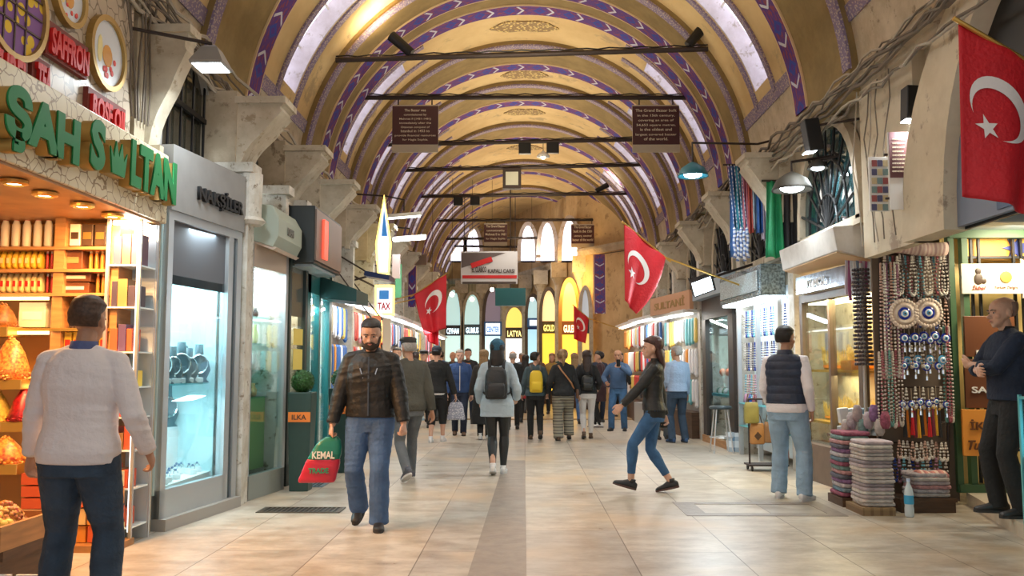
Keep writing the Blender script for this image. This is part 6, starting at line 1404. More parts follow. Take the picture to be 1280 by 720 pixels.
# notice boards on the wall above the stall
t = signP('hanging_poster', 'white poster of small product photos above the bead stall', 1088, 196, 1112, 264, 8.0, M_white, .02); rg = random.Random(4)
for r_ in range(6):
    for c_ in range(3): v = MB(); pb(v, 1090 + c_ * 7, 200 + r_ * 11, 1096 + c_ * 7, 208 + r_ * 11, 7.99, .004); v.build('print_photo', mat('ph_%d' % ((r_ + c_) % 4), ((.35, .1, .1), (.1, .1, .2), (.6, .5, .3), (.2, .3, .3))[(r_ + c_) % 4], .5), t)
t = signP('notice_panel', 'brown notice panel with pale writing over a white card, next to the sweeping arch', 1113, 165, 1135, 262, 7.85, M_white, .02); v = MB(); pb(v, 1113, 165, 1135, 222, 7.84, .006); v.build('brown_field', mat('notice_brown', (.13, .05, .06), .5), t)
for k in range(9): textP('GRAND BAZAAR CARSI', 1115.5, 173 + k * 5, 1132.5 - (k * 5 % 4), 175 + k * 5, 7.835, M_cream2, t, .004, 0)
for y_, z_ in ((8.02, 3.15), (7.87, 3.3), (7.87, 2.9)): item('sign_bracket', 'short black bracket holding a notice out from the plaster', 'bracket', MB().cyl((3.25, y_, z_), (3.52, y_, z_), .012, n=6), M_iron, 'notice brackets')
# textile stacks in front of the stall
def foldstack(label, group, x0, x1, ybot, ytop, Y, dep, cols, n, sx=0., cat='cloth'):
    a = P(x0, ybot, Y); b = P(x1, ytop, Y); h_ = (b.z - a.z) / n; out = []
    for k in range(n):
        jx, jy = rnd(-.012, .012), rnd(-.012, .012); z = a.z + k * h_; rz = rnd(-.05, .05); cx_, w_ = (a.x + b.x) / 2 + sx * k, b.x - a.x; mb = MB()
        mb.loft([(Vector((cx_ + jx, Y + dep / 2 + jy, z + h_ * q)), w_ / 2 * s_, dep / 2 * s_, Vector((math.cos(rz), math.sin(rz), 0)), Vector((-math.sin(rz), math.cos(rz), 0))) for q, s_ in ((.02, .93), (.25, 1.0), (.7, 1.0), (.97, .95))], 20, power=6)
        item('folded_cloth', label, cat, mb, cols[k % len(cols)], group, smooth=False)
FC = [mat('fold_%d' % i, c, .85, var=.3, vscale=20, bump=.4) for i, c in enumerate(((.52, .47, .44), (.60, .54, .50), (.42, .36, .35), (.62, .58, .52), (.48, .40, .42), (.30, .26, .28)))]
FD = [mat('foldc_%d' % i, c, .85, var=.5, vscale=25, bump=.4) for i, c in enumerate(((.36, .10, .16), (.16, .24, .30), (.55, .50, .52), (.30, .16, .32), (.14, .14, .18), (.58, .30, .30), (.20, .32, .30)))]
foldstack('folded beige cloth in the tallest front stack on the low crate', 'cloths of the tall beige stack', 1080, 1119, 634, 552, 8.45, .38, FC, 17)
foldstack('folded patterned cloth in the stack behind the beige cloths', 'cloths of the patterned stack', 1054, 1088, 622, 540, 8.95, .4, FD, 15)
foldstack('folded shawl in the low pile beside the water bottle', 'shawls of the low pile', 1143, 1190, 622, 592, 8.65, .32, [FC[0], FD[2], FD[5], FC[4]], 6)
tag(MB().loft([(P(x, 594, 8.75) + Vector((0, 0, .01 * math.sin(x))), .045, .09, NZ, Vector((0, 1, 0))) for x in range(1146, 1186, 5)], 12).build('rolled_shawl', bands('coral_roll', [(.7, .3, .25), (.8, .6, .5), (.5, .2, .2)], 14, axis=0), smooth=True), 'rolled coral shawl on top of the low pile', 'shawl')
item('low_crate', 'shallow wicker crate under the tall beige cloth stack', 'crate', MB().box(P(1079, 648, 8.42).x, 8.42, 0, P(1120, 648, 8.42).x, 8.86, P(1080, 635, 8.42).z), checks('wicker', (.30, .20, .10), (.16, .10, .05), 18))
item('low_crate', 'dark crate under the patterned cloth stack', 'crate', MB().box(P(1053, 630, 8.94).x, 8.93, 0, P(1089, 630, 8.94).x, 9.36, P(1080, 623, 8.94).z), W_dark)
item('pallet', 'brown wooden pallet under the low shawl pile', 'pallet', MB().box(P(1126, 640, 8.62).x, 8.60, .0, P(1194, 640, 8.62).x, 9.0, P(1126, 624, 8.62).z).box(P(1124, 628, 8.60).x, 8.58, .10, P(1196, 628, 8.6).x, 8.60, .14), W_dark)
wb_ = P(1137, 646, 8.38); t = thing('water_bottle', 'clear plastic water bottle with blue label standing on the floor by the cloth stacks', 'bottle', (wb_.x, 8.38, 0))
MB().lathe([(.03, 0), (.042, .01), (.042, .08), (.038, .10), (.042, .12), (.042, .22), (.03, .27), (.015, .31), (.015, .33)], (wb_.x, 8.38, 0), 18).build('bottle_body', mat('bottle_plastic', (.70, .80, .85), .12, alpha=.75), t, smooth=True); MB().cyl((wb_.x, 8.38, .12), (wb_.x, 8.38, .20), .0428, n=18).build('bottle_label', mat('label_blue', (.05, .35, .60), .4), t); MB().cyl((wb_.x, 8.38, .325), (wb_.x, 8.38, .35), .018, n=12).build('cap', mat('cap_blue', (.5, .6, .8), .4), t)
for k in range(8):
    p = P(1058 + k * 7, 545 - 9 * (k % 3), 9.3 - .05 * k); v = MB(); v.loft([(p + Vector((0, 0, z)), .05 * a_, .04 * a_, Vector((1, 0, 0)), Vector((0, 1, 0))) for z, a_ in ((0, .6), (.04, 1), (.12, 1), (.17, .6))], 12)
    item('hanging_pouch', 'small patterned pouch in the cluster above the patterned cloths', 'pouch', v, FD[(k * 2) % 7] if k % 2 else FC[k % 6], 'patterned pouches above the cloth stack', smooth=True)
tb_ = thing('goods_table', 'small table heaped with pale packets behind the cloth stacks', 'table', (P(1082, 545, 9.45).x, 9.6, 0)); a = P(1052, 545, 9.4); b = P(1102, 545, 9.4); MB().box(a.x, 9.4, a.z - .03, b.x, 9.85, a.z).build('tabletop', W_dark, tb_)
for x in (a.x + .03, b.x - .03): MB().box(x - .02, 9.42, 0, x + .02, 9.46, a.z - .03).build('leg', W_dark, tb_)
for k in range(14):
    p = P(1054 + (k % 7) * 7, 540 - 14 * (k // 7) - (k % 2) * 8, 9.5 + .03 * (k % 3)); v = MB().cbox(p + Vector((0, 0, -.01)), (.10, .08, .16), rz=rnd(-.5, .5), ry=rnd(-.2, .2)); item('pale_packet', 'pale blue or silver packet heaped on the small table', 'packet', v, mat('pkt_%d' % (k % 3), ((.62, .72, .78), (.75, .76, .78), (.30, .45, .60))[k % 3], .35), 'pale packets on the small table', bevel=.01)
# ---------------------------------------------------------------- gold vitrine
def plane3(a, b, z0, z1, th, name, m, parent, off=0., **k):
    """right-hand wall slab: a nearer, b farther; off = towards the street"""
    return plane2(b, a, z0, z1, th, name, m, parent, off, **k)
VA, VB = (3.66, 9.65), (3.56, 11.45)
vt = thing('gold_shop_window', 'brown framed shop window glowing with yellow goods behind the man in the vest', 'shop front', (3.6, 10.5, 0)); M_brn = mat('brown_frame', (.16, .11, .08), .45, var=.2)
for q0, q1 in ((0, .05), (.47, .50), (.95, 1.)): plane3(lerp2(VA, VB, q0), lerp2(VA, VB, q1), .45, 2.3, .08, 'frame_post', M_brn, vt)
plane3(VA, VB, 2.2, 2.30, .1, 'head_rail', M_brn, vt); plane3(VA, VB, .0, .45, .35, 'base_panel', M_brn, vt, .08); plane3(VA, VB, .45, 2.2, .01, 'glass_pane', M_glass, vt, -.03)
plane3(VA, VB, .45, 2.3, .03, 'back_panel', mat('ochre_panel', (.60, .45, .20), .5), vt, -.62); plane3(VA, VB, 2.18, 2.2, .4, 'light_panel', mat('panel_warm', (1, .9, .65), emit=5, emitcol=(1, .86, .55)), vt, -.12)
for z in (1.35, .72): plane3(VA, VB, z - .03, z, .5, 'shelf', mat('amber_shelf', (.70, .38, .08), .35), vt, -.08)
lamp('vitrine_light', (3.95, 10.5, 2.15), 45, (1, .80, .42), .4, direction=(-.1, 0, -1), sizey=1.4, parent=vt); lamp('vitrine_light', (3.8, 10.5, 1.28), 16, (1, .80, .42), .3, sizey=1.2, parent=vt)
M_hay = mat('golden_tassel', (.78, .55, .16), .6, var=.4, vscale=40)
def sheaf(label, group):
    t = thing('golden_bundle', label, 'bundle', (0, 0, 0), 0, group); ORIG[t.name] = (0, 0, 0); mb = MB(); rg = random.Random(2)
    for k in range(26): q = rg.random() * 6.28; r0 = rg.uniform(.0, .05); mb.cyl((r0 * math.cos(q), r0 * math.sin(q), 0), (1.8 * r0 * math.cos(q), 1.8 * r0 * math.sin(q), rg.uniform(.12, .26)), .007, .004, n=5)
    mb.build('stalks', M_hay, t, w=False); MB().cyl((0, 0, .02), (0, 0, .05), .06, n=12).build('tie', M_or, t, w=False); return t
s0 = sheaf('golden bundle on the upper shelf of the gold window', 'golden bundles on the upper shelf'); s1_ = sheaf('golden bundle on the lower shelf of the gold window', 'golden bundles on the lower shelf')
for k in range(9):
    q = lerp2(VA, VB, .08 + k * .105)
    for src, z in ((s0, 1.351), (s1_, .721)):
        o = src if k == 0 else copy_tree(src); o.location = (q[0] + .3 + .1 * (k % 2), q[1], z); o.scale = (1.1, 1.1, rnd(.9, 1.3))
v = MB(); v.box(3.68, 10.0, 1.351, 3.84, 10.35, 1.46); item('amber_box', 'orange box on the upper shelf of the gold window', 'box', v, M_or)
mc = thing('marble_canopy', 'long grey marble canopy slab with ochre underside over the gold window', 'canopy', (3.4, 11, 2.6)); MB().prism([(0, 0), (-.42, .10), (-.46, .36), (0, .40)], (3.75, 9.35, 2.52), (1, 0, 0), NZ, (0, 2.0, 0)).build('slab', plaster('grey_marble', (.60, .57, .53), (.45, .42, .38), None, scale=2.5, rough=.5, bump=.1), mc, bevel=.01); MB().prism([(0, -.012), (-.40, .085), (-.40, .10), (0, 0)], (3.74, 9.4, 2.52), (1, 0, 0), NZ, (0, 1.9, 0)).build('underside', mat('ochre_underside', (.62, .42, .24), .6), mc)
sg = thing('silver_signboard', 'dark silvery shop sign under the marble canopy', 'sign', (3.5, 10.6, 2.3)); plane3((3.58, 9.7), (3.48, 11.3), 2.30, 2.52, .06, 'sign_board', mat('silver_board', (.28, .32, .38), .25, .7, var=.5, vscale=14), sg); text('lettering', 'KUYUMCU', Vector((3.50, 11.1, 2.35)), .1, M_white, sg, RIGHT, .006, 0, width=.8, height=.10)
# wooden low cabinets below
cb = thing('low_cabinet', 'low brown cabinet with glazed recess below the gold window', 'cabinet', (3.5, 9.7, 0)); MB().box(3.42, 9.55, 0, 3.66, 10.0, .50).build('carcass', M_brn, cb, bevel=.006); MB().box(3.40, 9.60, .10, 3.42, 9.95, .42).build('glazed_panel', M_tglass, cb)
# ---------------------------------------------------------------- jewellery stall with lamps, between gold window and dark door
JA, JB = (3.48, 12.15), (3.40, 14.2); M_bright = mat('bright_back', (.72, .80, .86), .4)
jt = thing('bead_jewellery_stall', 'brightly lit jewellery stall with silver sign box and hanging strands', 'shop front', (3.4, 13.2, 0))
plane3(JA, JB, .1, 2.55, .04, 'back_panel', M_bright, jt, -.28)
for q in (0, .48, .97): plane3(lerp2(JA, JB, q), lerp2(JA, JB, q + .03), 0, 2.6, .06, 'frame_post', M_alu, jt)
for z in (.45, .8): plane3(JA, JB, z, z + .015, .25, 'glass_shelf', M_edge, jt)
plane3((3.36, 12.1), (3.28, 14.25), 2.36, 2.80, .35, 'sign_box', mat('ornate_silver', (.38, .50, .56), .25, .6, var=.7, vscale=30), jt, .12, bevel=.01); plane3((3.36, 12.1), (3.28, 14.25), 2.33, 2.36, .3, 'light_panel', M_tube, jt, .08)
plane3((3.22, 12.2), (3.14, 14.15), 2.44, 2.72, .01, 'sign_face', mat('pale_ornament', (.55, .68, .74), .3, var=.6, vscale=50), jt, .0)
lamp('stall_light', (3.15, 13.2, 2.3), 28, (.85, .95, 1), .3, direction=(.35, 0, -1), sizey=1.6, parent=jt)
for lv, (z, ln) in enumerate(((2.25, .40), (1.75, .42), (1.25, .36))):
    mk = [necklace(BEADS[i], ln, .035, '%s necklace on the %s rail of the bright jewellery stall' % (lb, ('top', 'middle', 'low')[lv]), '%s necklaces on the %s rail' % (lb, ('top', 'middle', 'low')[lv])) for i, lb in (((5, 'navy'), (6, 'ivory'), (2, 'turquoise')), ((1, 'black'), (0, 'cream'), (5, 'navy')), ((9, 'copper'), (2, 'turquoise'), (7, 'mauve')))[lv]]
    for k in range(20):
        q = lerp2(JA, JB, (k + .5) / 20); o = mk[k % 3] if k < 3 else copy_tree(mk[k % 3]); o.location = (q[0] + .12, q[1], z); o.rotation_euler[2] = PI / 2 + .3
rg = random.Random(6)
for k in range(18):
    q = lerp2(JA, JB, (k + .5) / 18); v = MB().lathe([(.03, 0), (.05, .02), (.04, .09), (.02, .14)], (q[0] + .12, q[1], (.466, .816)[k % 2]), 10); item('trinket', 'small glass trinket on the shelves of the bright stall', 'trinket', v, BEADS[k % 10], 'trinkets on the bright stall shelves', smooth=True)
# hanging scarves between the corbels
SC = (('navy blue', 911, 922, (.02, .10, .30), 205, 322), ('teal', 918, 926, (.03, .26, .36), 215, 300), ('rose pink', 926, 933, (.62, .22, .32), 210, 290), ('coral red', 932, 939, (.60, .12, .10), 208, 292), ('pale blue', 938, 945, (.45, .62, .75), 208, 286), ('royal blue', 944, 951, (.03, .12, .42), 206, 292), ('lavender', 950, 956, (.55, .50, .65), 212, 300), ('white', 955, 961, (.72, .72, .75), 205, 310))
item('scarf_rail', 'dark rail from which the coloured scarves hang', 'rail', MB().cyl(P(904, 206, 12.6), P(990, 206, 12.2), .015, n=8), M_iron)
for lb, x0, x1, c, y0, y1 in SC + (('emerald green', 956, 976, (.01, .30, .12), 226, 322), ('black', 974, 996, (.012, .014, .02), 232, 326)):
    Y = 12.55 - (x0 - 911) * .004 + rnd(-.02, .02) if x0 < 956 else 11.62; a = P(x0, 207 if x0 < 956 else 226, Y); b = P(x1, 207, Y); b.z = a.z; ln = a.z - P(x0, y1, Y).z; n = 14; mb = MB(); vs = []; wdt = b.x - a.x
    for j in range(9):
        t_ = j / 8
        for i in range(n + 1):
            u = i / n; vs.append(Vector((a.x + wdt * (.5 + (u - .5) * (.8 + .25 * t_)), Y + .035 * math.sin(u * 11 + t_) * (.5 + t_), a.z - ln * t_ + .01 * math.sin(u * 9))))
    m_ = n + 1; fs = [(j * m_ + i, j * m_ + i + 1, (j + 1) * m_ + i + 1, (j + 1) * m_ + i) for j in range(8) for i in range(n)]; mb.add(vs, fs)
    o = item('scarf', lb + ' scarf hanging on the rail between the stone corbels', 'scarf', mb, cloth('scarf_' + lb.replace(' ', '_'), c, .6), smooth=True); sd = o.modifiers.new('t', 'SOLIDIFY'); sd.thickness = .006
for k in range(5):
    p = P(918 + k * 4, 285 + k % 2 * 4, 12.2); ln = .42; v = MB(); v.cyl(p, Vector((p.x, 12.5, P(925, 206, 12.5).z)), .006, n=5); v.loft([(p + Vector((.01 * math.sin(j * 2 + k), 0, -ln * j / 5)), .02 + .006 * (j % 2), .02, Vector((1, 0, 0)), Vector((0, 1, 0))) for j in range(6)], 8, power=2.6)
    item('twisted_shawl', 'blue and white twisted shawl tied below the scarves', 'shawl', v, bands('blue_white_twist', [(.10, .16, .36), (.5, .55, .65), (.14, .2, .4), (.62, .64, .7)], 8, warp=1.), 'twisted shawls below the scarves', smooth=True)
item('scarf_rail', 'short dark rail holding the emerald and black scarves against the stone corbel', 'rail', MB().cyl(P(952, 226, 11.62), P(1002, 226, 11.62), .015, n=8), M_iron)
# ---------------------------------------------------------------- dark door with arched glass
DA, DB = (3.42, 14.55), (3.35, 16.7)
dd = thing('arched_glass_door', 'dark framed glass door with arched head beyond the bright stall', 'door', (3.4, 15.6, 0))
for q0, q1 in ((0, .14), (.88, 1.)): plane3(lerp2(DA, DB, q0), lerp2(DA, DB, q1), 0, 2.45, .12, 'frame_post', mat('door_dark', (.05, .04, .035), .4), dd)
plane3(DA, DB, 2.25, 2.62, .12, 'head_panel', mat('door_dark', (.05, .04, .035), .4), dd); plane3(DA, DB, 0, .12, .12, 'threshold', W_orange, dd, .03); plane3(DA, DB, .12, 2.25, .01, 'glass_pane', M_glass, dd, -.04); plane3(DA, DB, .12, 2.25, .03, 'back_panel', mat('mirror_green', (.40, .50, .48), .3), dd, -.5); plane3(DA, DB, .85, .9, .4, 'shelf', M_edge, dd, -.1)
plane3((3.30, 14.5), (3.22, 16.8), 2.62, 2.95, .2, 'fascia', mat('faded_blue_fascia', (.34, .42, .5), .5), dd, .02)
lamp('door_light', (3.6, 15.6, 2.2), 25, (.9, .97, 1), .4, parent=dd)
rg = random.Random(9)
for k in range(12): q = lerp2(DA, DB, .18 + .06 * k); v = MB().ball((q[0] + .22, q[1], .93 + (.35 if k % 3 == 0 else 0)), (.06, .06, .07), 10, 7); item('flower_head', 'red or pale flower ornament behind the arched glass door', 'ornament', v, mat('fl_%d' % (k % 3), ((.65, .15, .05), (.7, .6, .6), (.15, .3, .2))[k % 3], .5), 'flower ornaments behind the door glass', smooth=True)
# stool
st0 = GR(902, 566); t = thing('bar_stool', 'metal bar stool with dark round seat in front of the arched glass door', 'stool', (st0.x, st0.y, 0))
MB().lathe([(.001, .70), (.17, .70), (.19, .72), (.17, .75), (.001, .755)], (st0.x, st0.y, 0), 20).build('seat', mat('seat_dark', (.03, .05, .06), .4), t, smooth=True)
for k in range(4): q = PI / 4 + k * PI / 2; MB().cyl((st0.x + .12 * math.cos(q), st0.y + .12 * math.sin(q), .70), (st0.x + .22 * math.cos(q), st0.y + .22 * math.sin(q), 0), .012, n=8).build('leg', M_alu, t)
MB().tube([(st0.x + .185 * math.cos(q), st0.y + .185 * math.sin(q), .25) for q in [2 * PI * i / 16 for i in range(16)]], .008, 6, closed=True).build('foot_ring', M_alu, t)
# woven basket and leather bag shelf
bk = GR(926, 566); item('woven_basket', 'pale blue checked basket on the floor beside the stool', 'basket', MB().loft([(bk + Vector((0, .2, z)), .17 * a_, .14 * a_, Vector((1, 0, 0)), Vector((0, 1, 0))) for z, a_ in ((0, .9), (.02, .95), (.30, 1.05), (.31, 1.07))], 20, power=5), checks('basket_check', (.62, .70, .76), (.12, .22, .34), 12))
hr = thing('bag_rack', 'low wheeled rack hung with leather bags next to the man in the vest', 'rack', (2.95, 10.9, 0)); g1 = GR(958, 588)
for x in (-.22, .22): MB().cyl((g1.x + x, g1.y, .05), (g1.x + x, g1.y, .95), .012, n=8).build('post', M_iron, hr)
MB().cyl((g1.x - .22, g1.y, .95), (g1.x + .22, g1.y, .95), .012, n=8).build('hanging_rail', M_iron, hr); MB().box(g1.x - .26, g1.y - .16, .07, g1.x + .26, g1.y + .16, .09).build('tray', M_iron, hr)
for x in (-.22, .22):
    for y in (-.12, .12): MB().cyl((g1.x + x - .01, g1.y + y, .035), (g1.x + x + .01, g1.y + y, .035), .035, n=12).build('caster', M_black, hr)
for k, (dx, z, c, lb) in enumerate(((-.12, .50, (.46, .22, .07), 'tan leather bag with dark lozenge on the low rack'), (.06, .52, (.30, .15, .06), 'brown leather bag hanging on the low rack'), (-.2, .78, (.34, .30, .08), 'olive yellow bag hanging high on the low rack'), (.18, .30, (.30, .12, .10), 'dark red bag at the foot of the low rack'))):
    c0 = Vector((g1.x + dx, g1.y - .03 - .02 * k, z)); t = thing('leather_bag', lb, 'bag', tuple(c0)); MB().loft([(c0 + Vector((0, 0, q)), .10 * a_, .04 * b_, Vector((1, 0, 0)), Vector((0, 1, 0))) for q, a_, b_ in ((-.15, .85, .8), (-.13, 1, 1), (.05, 1, 1), (.12, .85, .5), (.13, .8, .3))], 14, power=4).build('pouch', mat('bagc_%d' % k, c, .5, var=.3), t, smooth=True)
    MB().tube([c0 + Vector((-.07, 0, .12)), c0 + Vector((-.04, 0, .24)), c0 + Vector((.04, 0, .24)), c0 + Vector((.07, 0, .12))], .007, 6).build('strap', W_dark, t)
    if k == 0: MB().prism([(0, -.06), (.05, 0), (0, .06), (-.05, 0)], c0 + Vector((0, -.045, -.04)), (1, 0, 0), NZ, (0, .01, 0)).build('emblem', W_dark, t)
# ---------------------------------------------------------------- stalls beyond the door
t = thing('peach_sign', 'peach signboard with dark gold letters over the stall of the man in the pale shirt', 'sign', tuple(P(840, 395, 17.2))); v = MB(); plane2((2.75, 19.3), (3.15, 16.85), 2.48, 2.85, .08, 'board', mat('peach_board', (.62, .34, .20), .5), t)
text('lettering', 'SULTANİ', Vector((2.80, 19.0, 2.58)), .2, M_brass, t, Matrix(((.161, 0, -.987), (-.987, 0, -.161), (0, 1, 0))), .02, .004, width=1.9, height=.2)
def goodswall(label, a, b, z0, z1, cols, n, m, parent_lab, seed, lampc=(1, .95, .85), pw=45, hname='hanging_item', light=True):
    """stall front facing the street with rows of hanging goods, each a thing"""
    t = thing('market_stall', label, 'stall', ((a[0] + b[0]) / 2, (a[1] + b[1]) / 2, 0)); sgn = 1 if a[0] < 0 else -1
    pl = plane2 if a[0] < 0 else plane3
    pl(a, b, 0, z1 + .1, .04, 'back_panel', mat('stall_panel_%d' % (seed % 4), ((.62, .55, .42), (.45, .42, .38), (.70, .66, .58), (.35, .28, .22))[seed % 4], .6), t, -.25); pl(a, b, z1 + .08, z1 + .14, .5, 'canopy_board', M_white, t, .15); pl(a, b, z1 + .04, z1 + .07, .1, 'light_panel', mat('stall_tube', (1, 1, 1), emit=3., emitcol=(.95, .97, 1)), t, .05); pl(a, b, 0, .5, .3, 'counter', W_dark if seed % 2 else M_alu, t, .02)
    if light:
        mx_, my_ = (a[0] + b[0]) / 2, (a[1] + b[1]) / 2; lamp('stall_light', (mx_ + sgn * .2, my_, z1), pw, lampc, .3, direction=(-sgn * .4, 0, -1), sizey=1.2, parent=t)
    rg = random.Random(seed); rows = 3; prot = {}
    for r_ in range(rows):
        for k in range(n):
            q = lerp2(a, b, (k + .5) / n); c = rg.randrange(len(cols)); key = (r_, c); w_ = abs(b[1] - a[1]) / n * .38; hh = (z1 - .55) / rows
            z = z1 - hh * r_ - .02
            if key not in prot:
                mb = MB(); mb.loft([((0, 0, -zz * hh), w_ * s_, .035 * s_, Vector((0, 1, 0)), Vector((1, 0, 0))) for zz, s_ in ((.0, .5), (.08, .9), (.5, 1), (.85, .95), (.92, .4))], 8, power=4)
                o = mb.build(hname, mat('good_%s' % (str(cols[c])), cols[c], .5), origin=(0, 0, 0)); cn = ('first', 'second', 'third', 'fourth', 'fifth', 'sixth')[c]
                tag(o, '%s hanging in the %s row of %s' % (COLNAME.get(cols[c], 'coloured') + ' article', ('top', 'middle', 'bottom')[r_], parent_lab), 'article', '%s articles, %s row of %s' % (COLNAME.get(cols[c], 'coloured'), ('top', 'middle', 'bottom')[r_], parent_lab)); prot[key] = o
            else: o = prot[key].copy(); COL.objects.link(o)
            o.location = (q[0] - sgn * .12, q[1], z); o.scale = (1, 1, rg.uniform(.8, 1.0))
CWH, CYE, CRE, CBL, COR, CDK, CPK, CGR, CTU = (.78, .78, .80), (.82, .60, .15), (.62, .06, .05), (.05, .16, .45), (.80, .32, .06), (.04, .04, .05), (.68, .35, .45), (.08, .30, .14), (.20, .55, .60)
COLNAME = {CWH: 'white', CYE: 'yellow', CRE: 'red', CBL: 'blue', COR: 'orange', CDK: 'black', CPK: 'pink', CGR: 'green', CTU: 'turquoise'}
goodswall('bright stall of packets under the peach sign', (3.22, 17.1), (2.95, 19.4), .5, 2.35, (CWH, CYE, COR, CTU, CWH), 12, None, 'the stall under the peach sign', 21, pw=30)
goodswall('stall of blue beads and scarves beyond the peach sign', (2.95, 19.8), (2.75, 22.2), .5, 2.4, (CWH, CBL, CRE, CDK), 11, None, 'the stall behind the phone man', 22, pw=26)
goodswall('small stall of mixed souvenirs near the curved corner', (2.8, 22.6), (2.75, 25.4), .5, 2.4, (CYE, CRE, CWH, COR), 10, None, 'the stall by the curved corner', 23, pw=26)
# left side, stalls receding
LS = [((-2.85, 13.1), (-2.85, 14.6), (CWH, CBL, COR, CYE), 'the stall just past the teal shop', 'white and orange stall just past the teal shop'), ((-2.85, 15.0), (-2.85, 16.7), (CWH, CRE, CPK, COR), 'the scarf stall behind the flat cap man', 'pink and red scarf stall behind the flat cap man'), ((-2.85, 17.0), (-2.85, 18.8), (CYE, CWH, CRE, CTU), 'the stall under the neon pennant', 'yellow and white stall under the neon pennant'),
      ((-2.85, 19.1), (-2.85, 20.9), (CBL, CWH, CDK, CRE), 'the blue and black stall', 'blue and black stall on the side of the left flag'), ((-2.85, 21.2), (-2.85, 23.1), (COR, CYE, CRE, CWH), 'the orange lit stall', 'orange stall near the two-flag pole'), ((-2.9, 23.4), (-2.9, 25.4), (CWH, CTU, CBL, CYE), 'the turquoise stall', 'white and turquoise stall farther along'), ((-2.9, 25.8), (-2.9, 28.5), (CRE, CWH, CPK, CDK), 'the last but one stall', 'red and white stall close to the far hall'), ((-3.0, 29), (-3.1, 33.5), (CYE, CWH, COR, CBL), 'the last stall', 'last stall before the far shop arches')]
for i, (a, b, cs, pl, lb) in enumerate(LS): goodswall(lb, a, b, .5, 2.35, cs, 9, None, pl, 31 + i, ((.9, .97, 1), (1, .9, .75), (1, .85, .6))[i % 3], 20, light=True)
clean()
# ================================================================ tie rods, lamps, signs, flags
def rod(x0, y0, x1, y1, Y, label, r=.04):
    a = P(x0, y0, Y); b = P(x1, y1, Y); h = (b - a).normalized()
    xe = lambda z: math.sqrt(max(0, (R - .10) ** 2 - (z - ZC) ** 2))
    a2 = Vector((-xe(a.z) - .02, Y, a.z)); b2 = Vector((xe(b.z) + .02, Y, b.z)); t = thing('tie_rod', label, 'tie rod', ((a2.x + b2.x) / 2, Y, (a2.z + b2.z) / 2)); MB().box(-1, -r, -r * .8, 1, r, r * .8)
    mb = MB(); mb.tube([a2, b2], r, 8); mb.build('bar', M_iron, t)
    c = MB(); n = 34; c.tube([a2.lerp(b2, i / n) + Vector((0, -.01, r + .012 + .012 * math.sin(i * 2.3))) for i in range(n + 1)], .012, 5); c.build('cable', M_black, t)
    return a2, b2
RODS = {}
for k, (x0, y0, x1, y1, Y, lb) in enumerate(((447, 75, 925, 61, 13.1, 'iron tie rod crossing the vault with two black floodlights, highest in view'), (455, 122, 872, 122, 15.2, 'iron tie rod carrying the two brown history panels'), (500, 181, 800, 174, 18.2, 'iron tie rod just below the history panels with two small boxes'),
    (490, 213, 790, 206, 20.8, 'iron tie rod holding the square lantern'), (495, 246, 770, 242, 24.0, 'iron tie rod below the square lantern'), (515, 276, 780, 275, 28.3, 'thin tie rod above the two small brown panels'), (530, 299, 770, 297, 31.9, 'thin tie rod behind the small brown panels'), (533, 308, 770, 310, 35.0, 'farthest thin tie rod near the end wall'))):
    RODS[k] = rod(x0, y0, x1, y1, Y, lb, .042 if k < 5 else .035)
def on_rod(k, px_): a, b = RODS[k]; x = P(px_, 200, a.y).x; return a.lerp(b, (x - a.x) / (b.x - a.x))
def flood(px_, k, ang, label, s=1.0, up=True):
    p = on_rod(k, px_); t = thing('floodlight', label, 'floodlight', tuple(p)); d = Vector((math.sin(ang), 0, math.cos(ang)));
    MB().cyl(p + Vector((0, 0, .03)), p + Vector((0, 0, .14 * s)), .02, n=8).build('bracket', M_black, t); c = p + Vector((0, 0, .14 * s)) + d * .10 * s
    mb = MB(); mb.cyl(c - d * .20 * s, c + d * .22 * s, .07 * s, .085 * s, 14); mb.build('housing', M_black, t, smooth=False); MB().cyl(c + d * .22 * s, c + d * .225 * s, .075 * s, n=14).build('lens', mat('lens_glass', (.25, .22, .16), .1), t)
    lamp('uplight', c + d * .3 * s, 15, (1, .78, .48), .25, 'AREA', direction=(d.x * .6, 0, 1), parent=t)
flood(507, 0, -.85, 'black floodlight towards the left end of the highest tie rod'.replace('left end', 'end over the white stone corbels')); flood(868, 0, .7, 'black floodlight on the highest tie rod, on the scarf side'); flood(515, 4, -.9, 'black floodlight on the rod below the lantern, corbel side', .9); flood(748, 4, 1.1, 'black floodlight on the rod below the lantern, flag side', .9); flood(538, 5, -.9, 'small floodlight on the thin rod above the brown panels, corbel side', .85); flood(762, 5, .8, 'small floodlight on the thin rod above the brown panels, flag side', .85); flood(545, 7, -.9, 'tiny floodlight on the farthest rod', .8)
for px_, k, lb in ((656, 2, 'small black box lamp under the rod, one of the pair'), (691, 2, 'small black box lamp under the rod beside the dome lamp'), (573, 4, 'small black box under the rod, corbel side'), (594, 4, 'slightly larger black box under the rod')):
    p = on_rod(k, px_); item('rod_box', lb, 'lamp', MB().box(p.x - .13, p.y - .06, p.z - .26, p.x + .13, p.y + .06, p.z - .03), M_black, bevel=.01)
p = on_rod(2, 679); t = thing('dome_lamp', 'small white dome lamp hanging beneath the rod with the box lamps', 'lamp', tuple(p - Vector((0, 0, .35)))); MB().lathe([(.14, -.33), (.13, -.30), (.08, -.25), (.03, -.22), (.02, -.2)], p, 18).build('shade', M_white, t, smooth=True); MB().cyl(p - Vector((0, 0, .2)), p, .006, n=6).build('stem', M_black, t); MB().ball(p - Vector((0, 0, .33)), .05, 10, 8).build('bulb', M_glow_w, t)
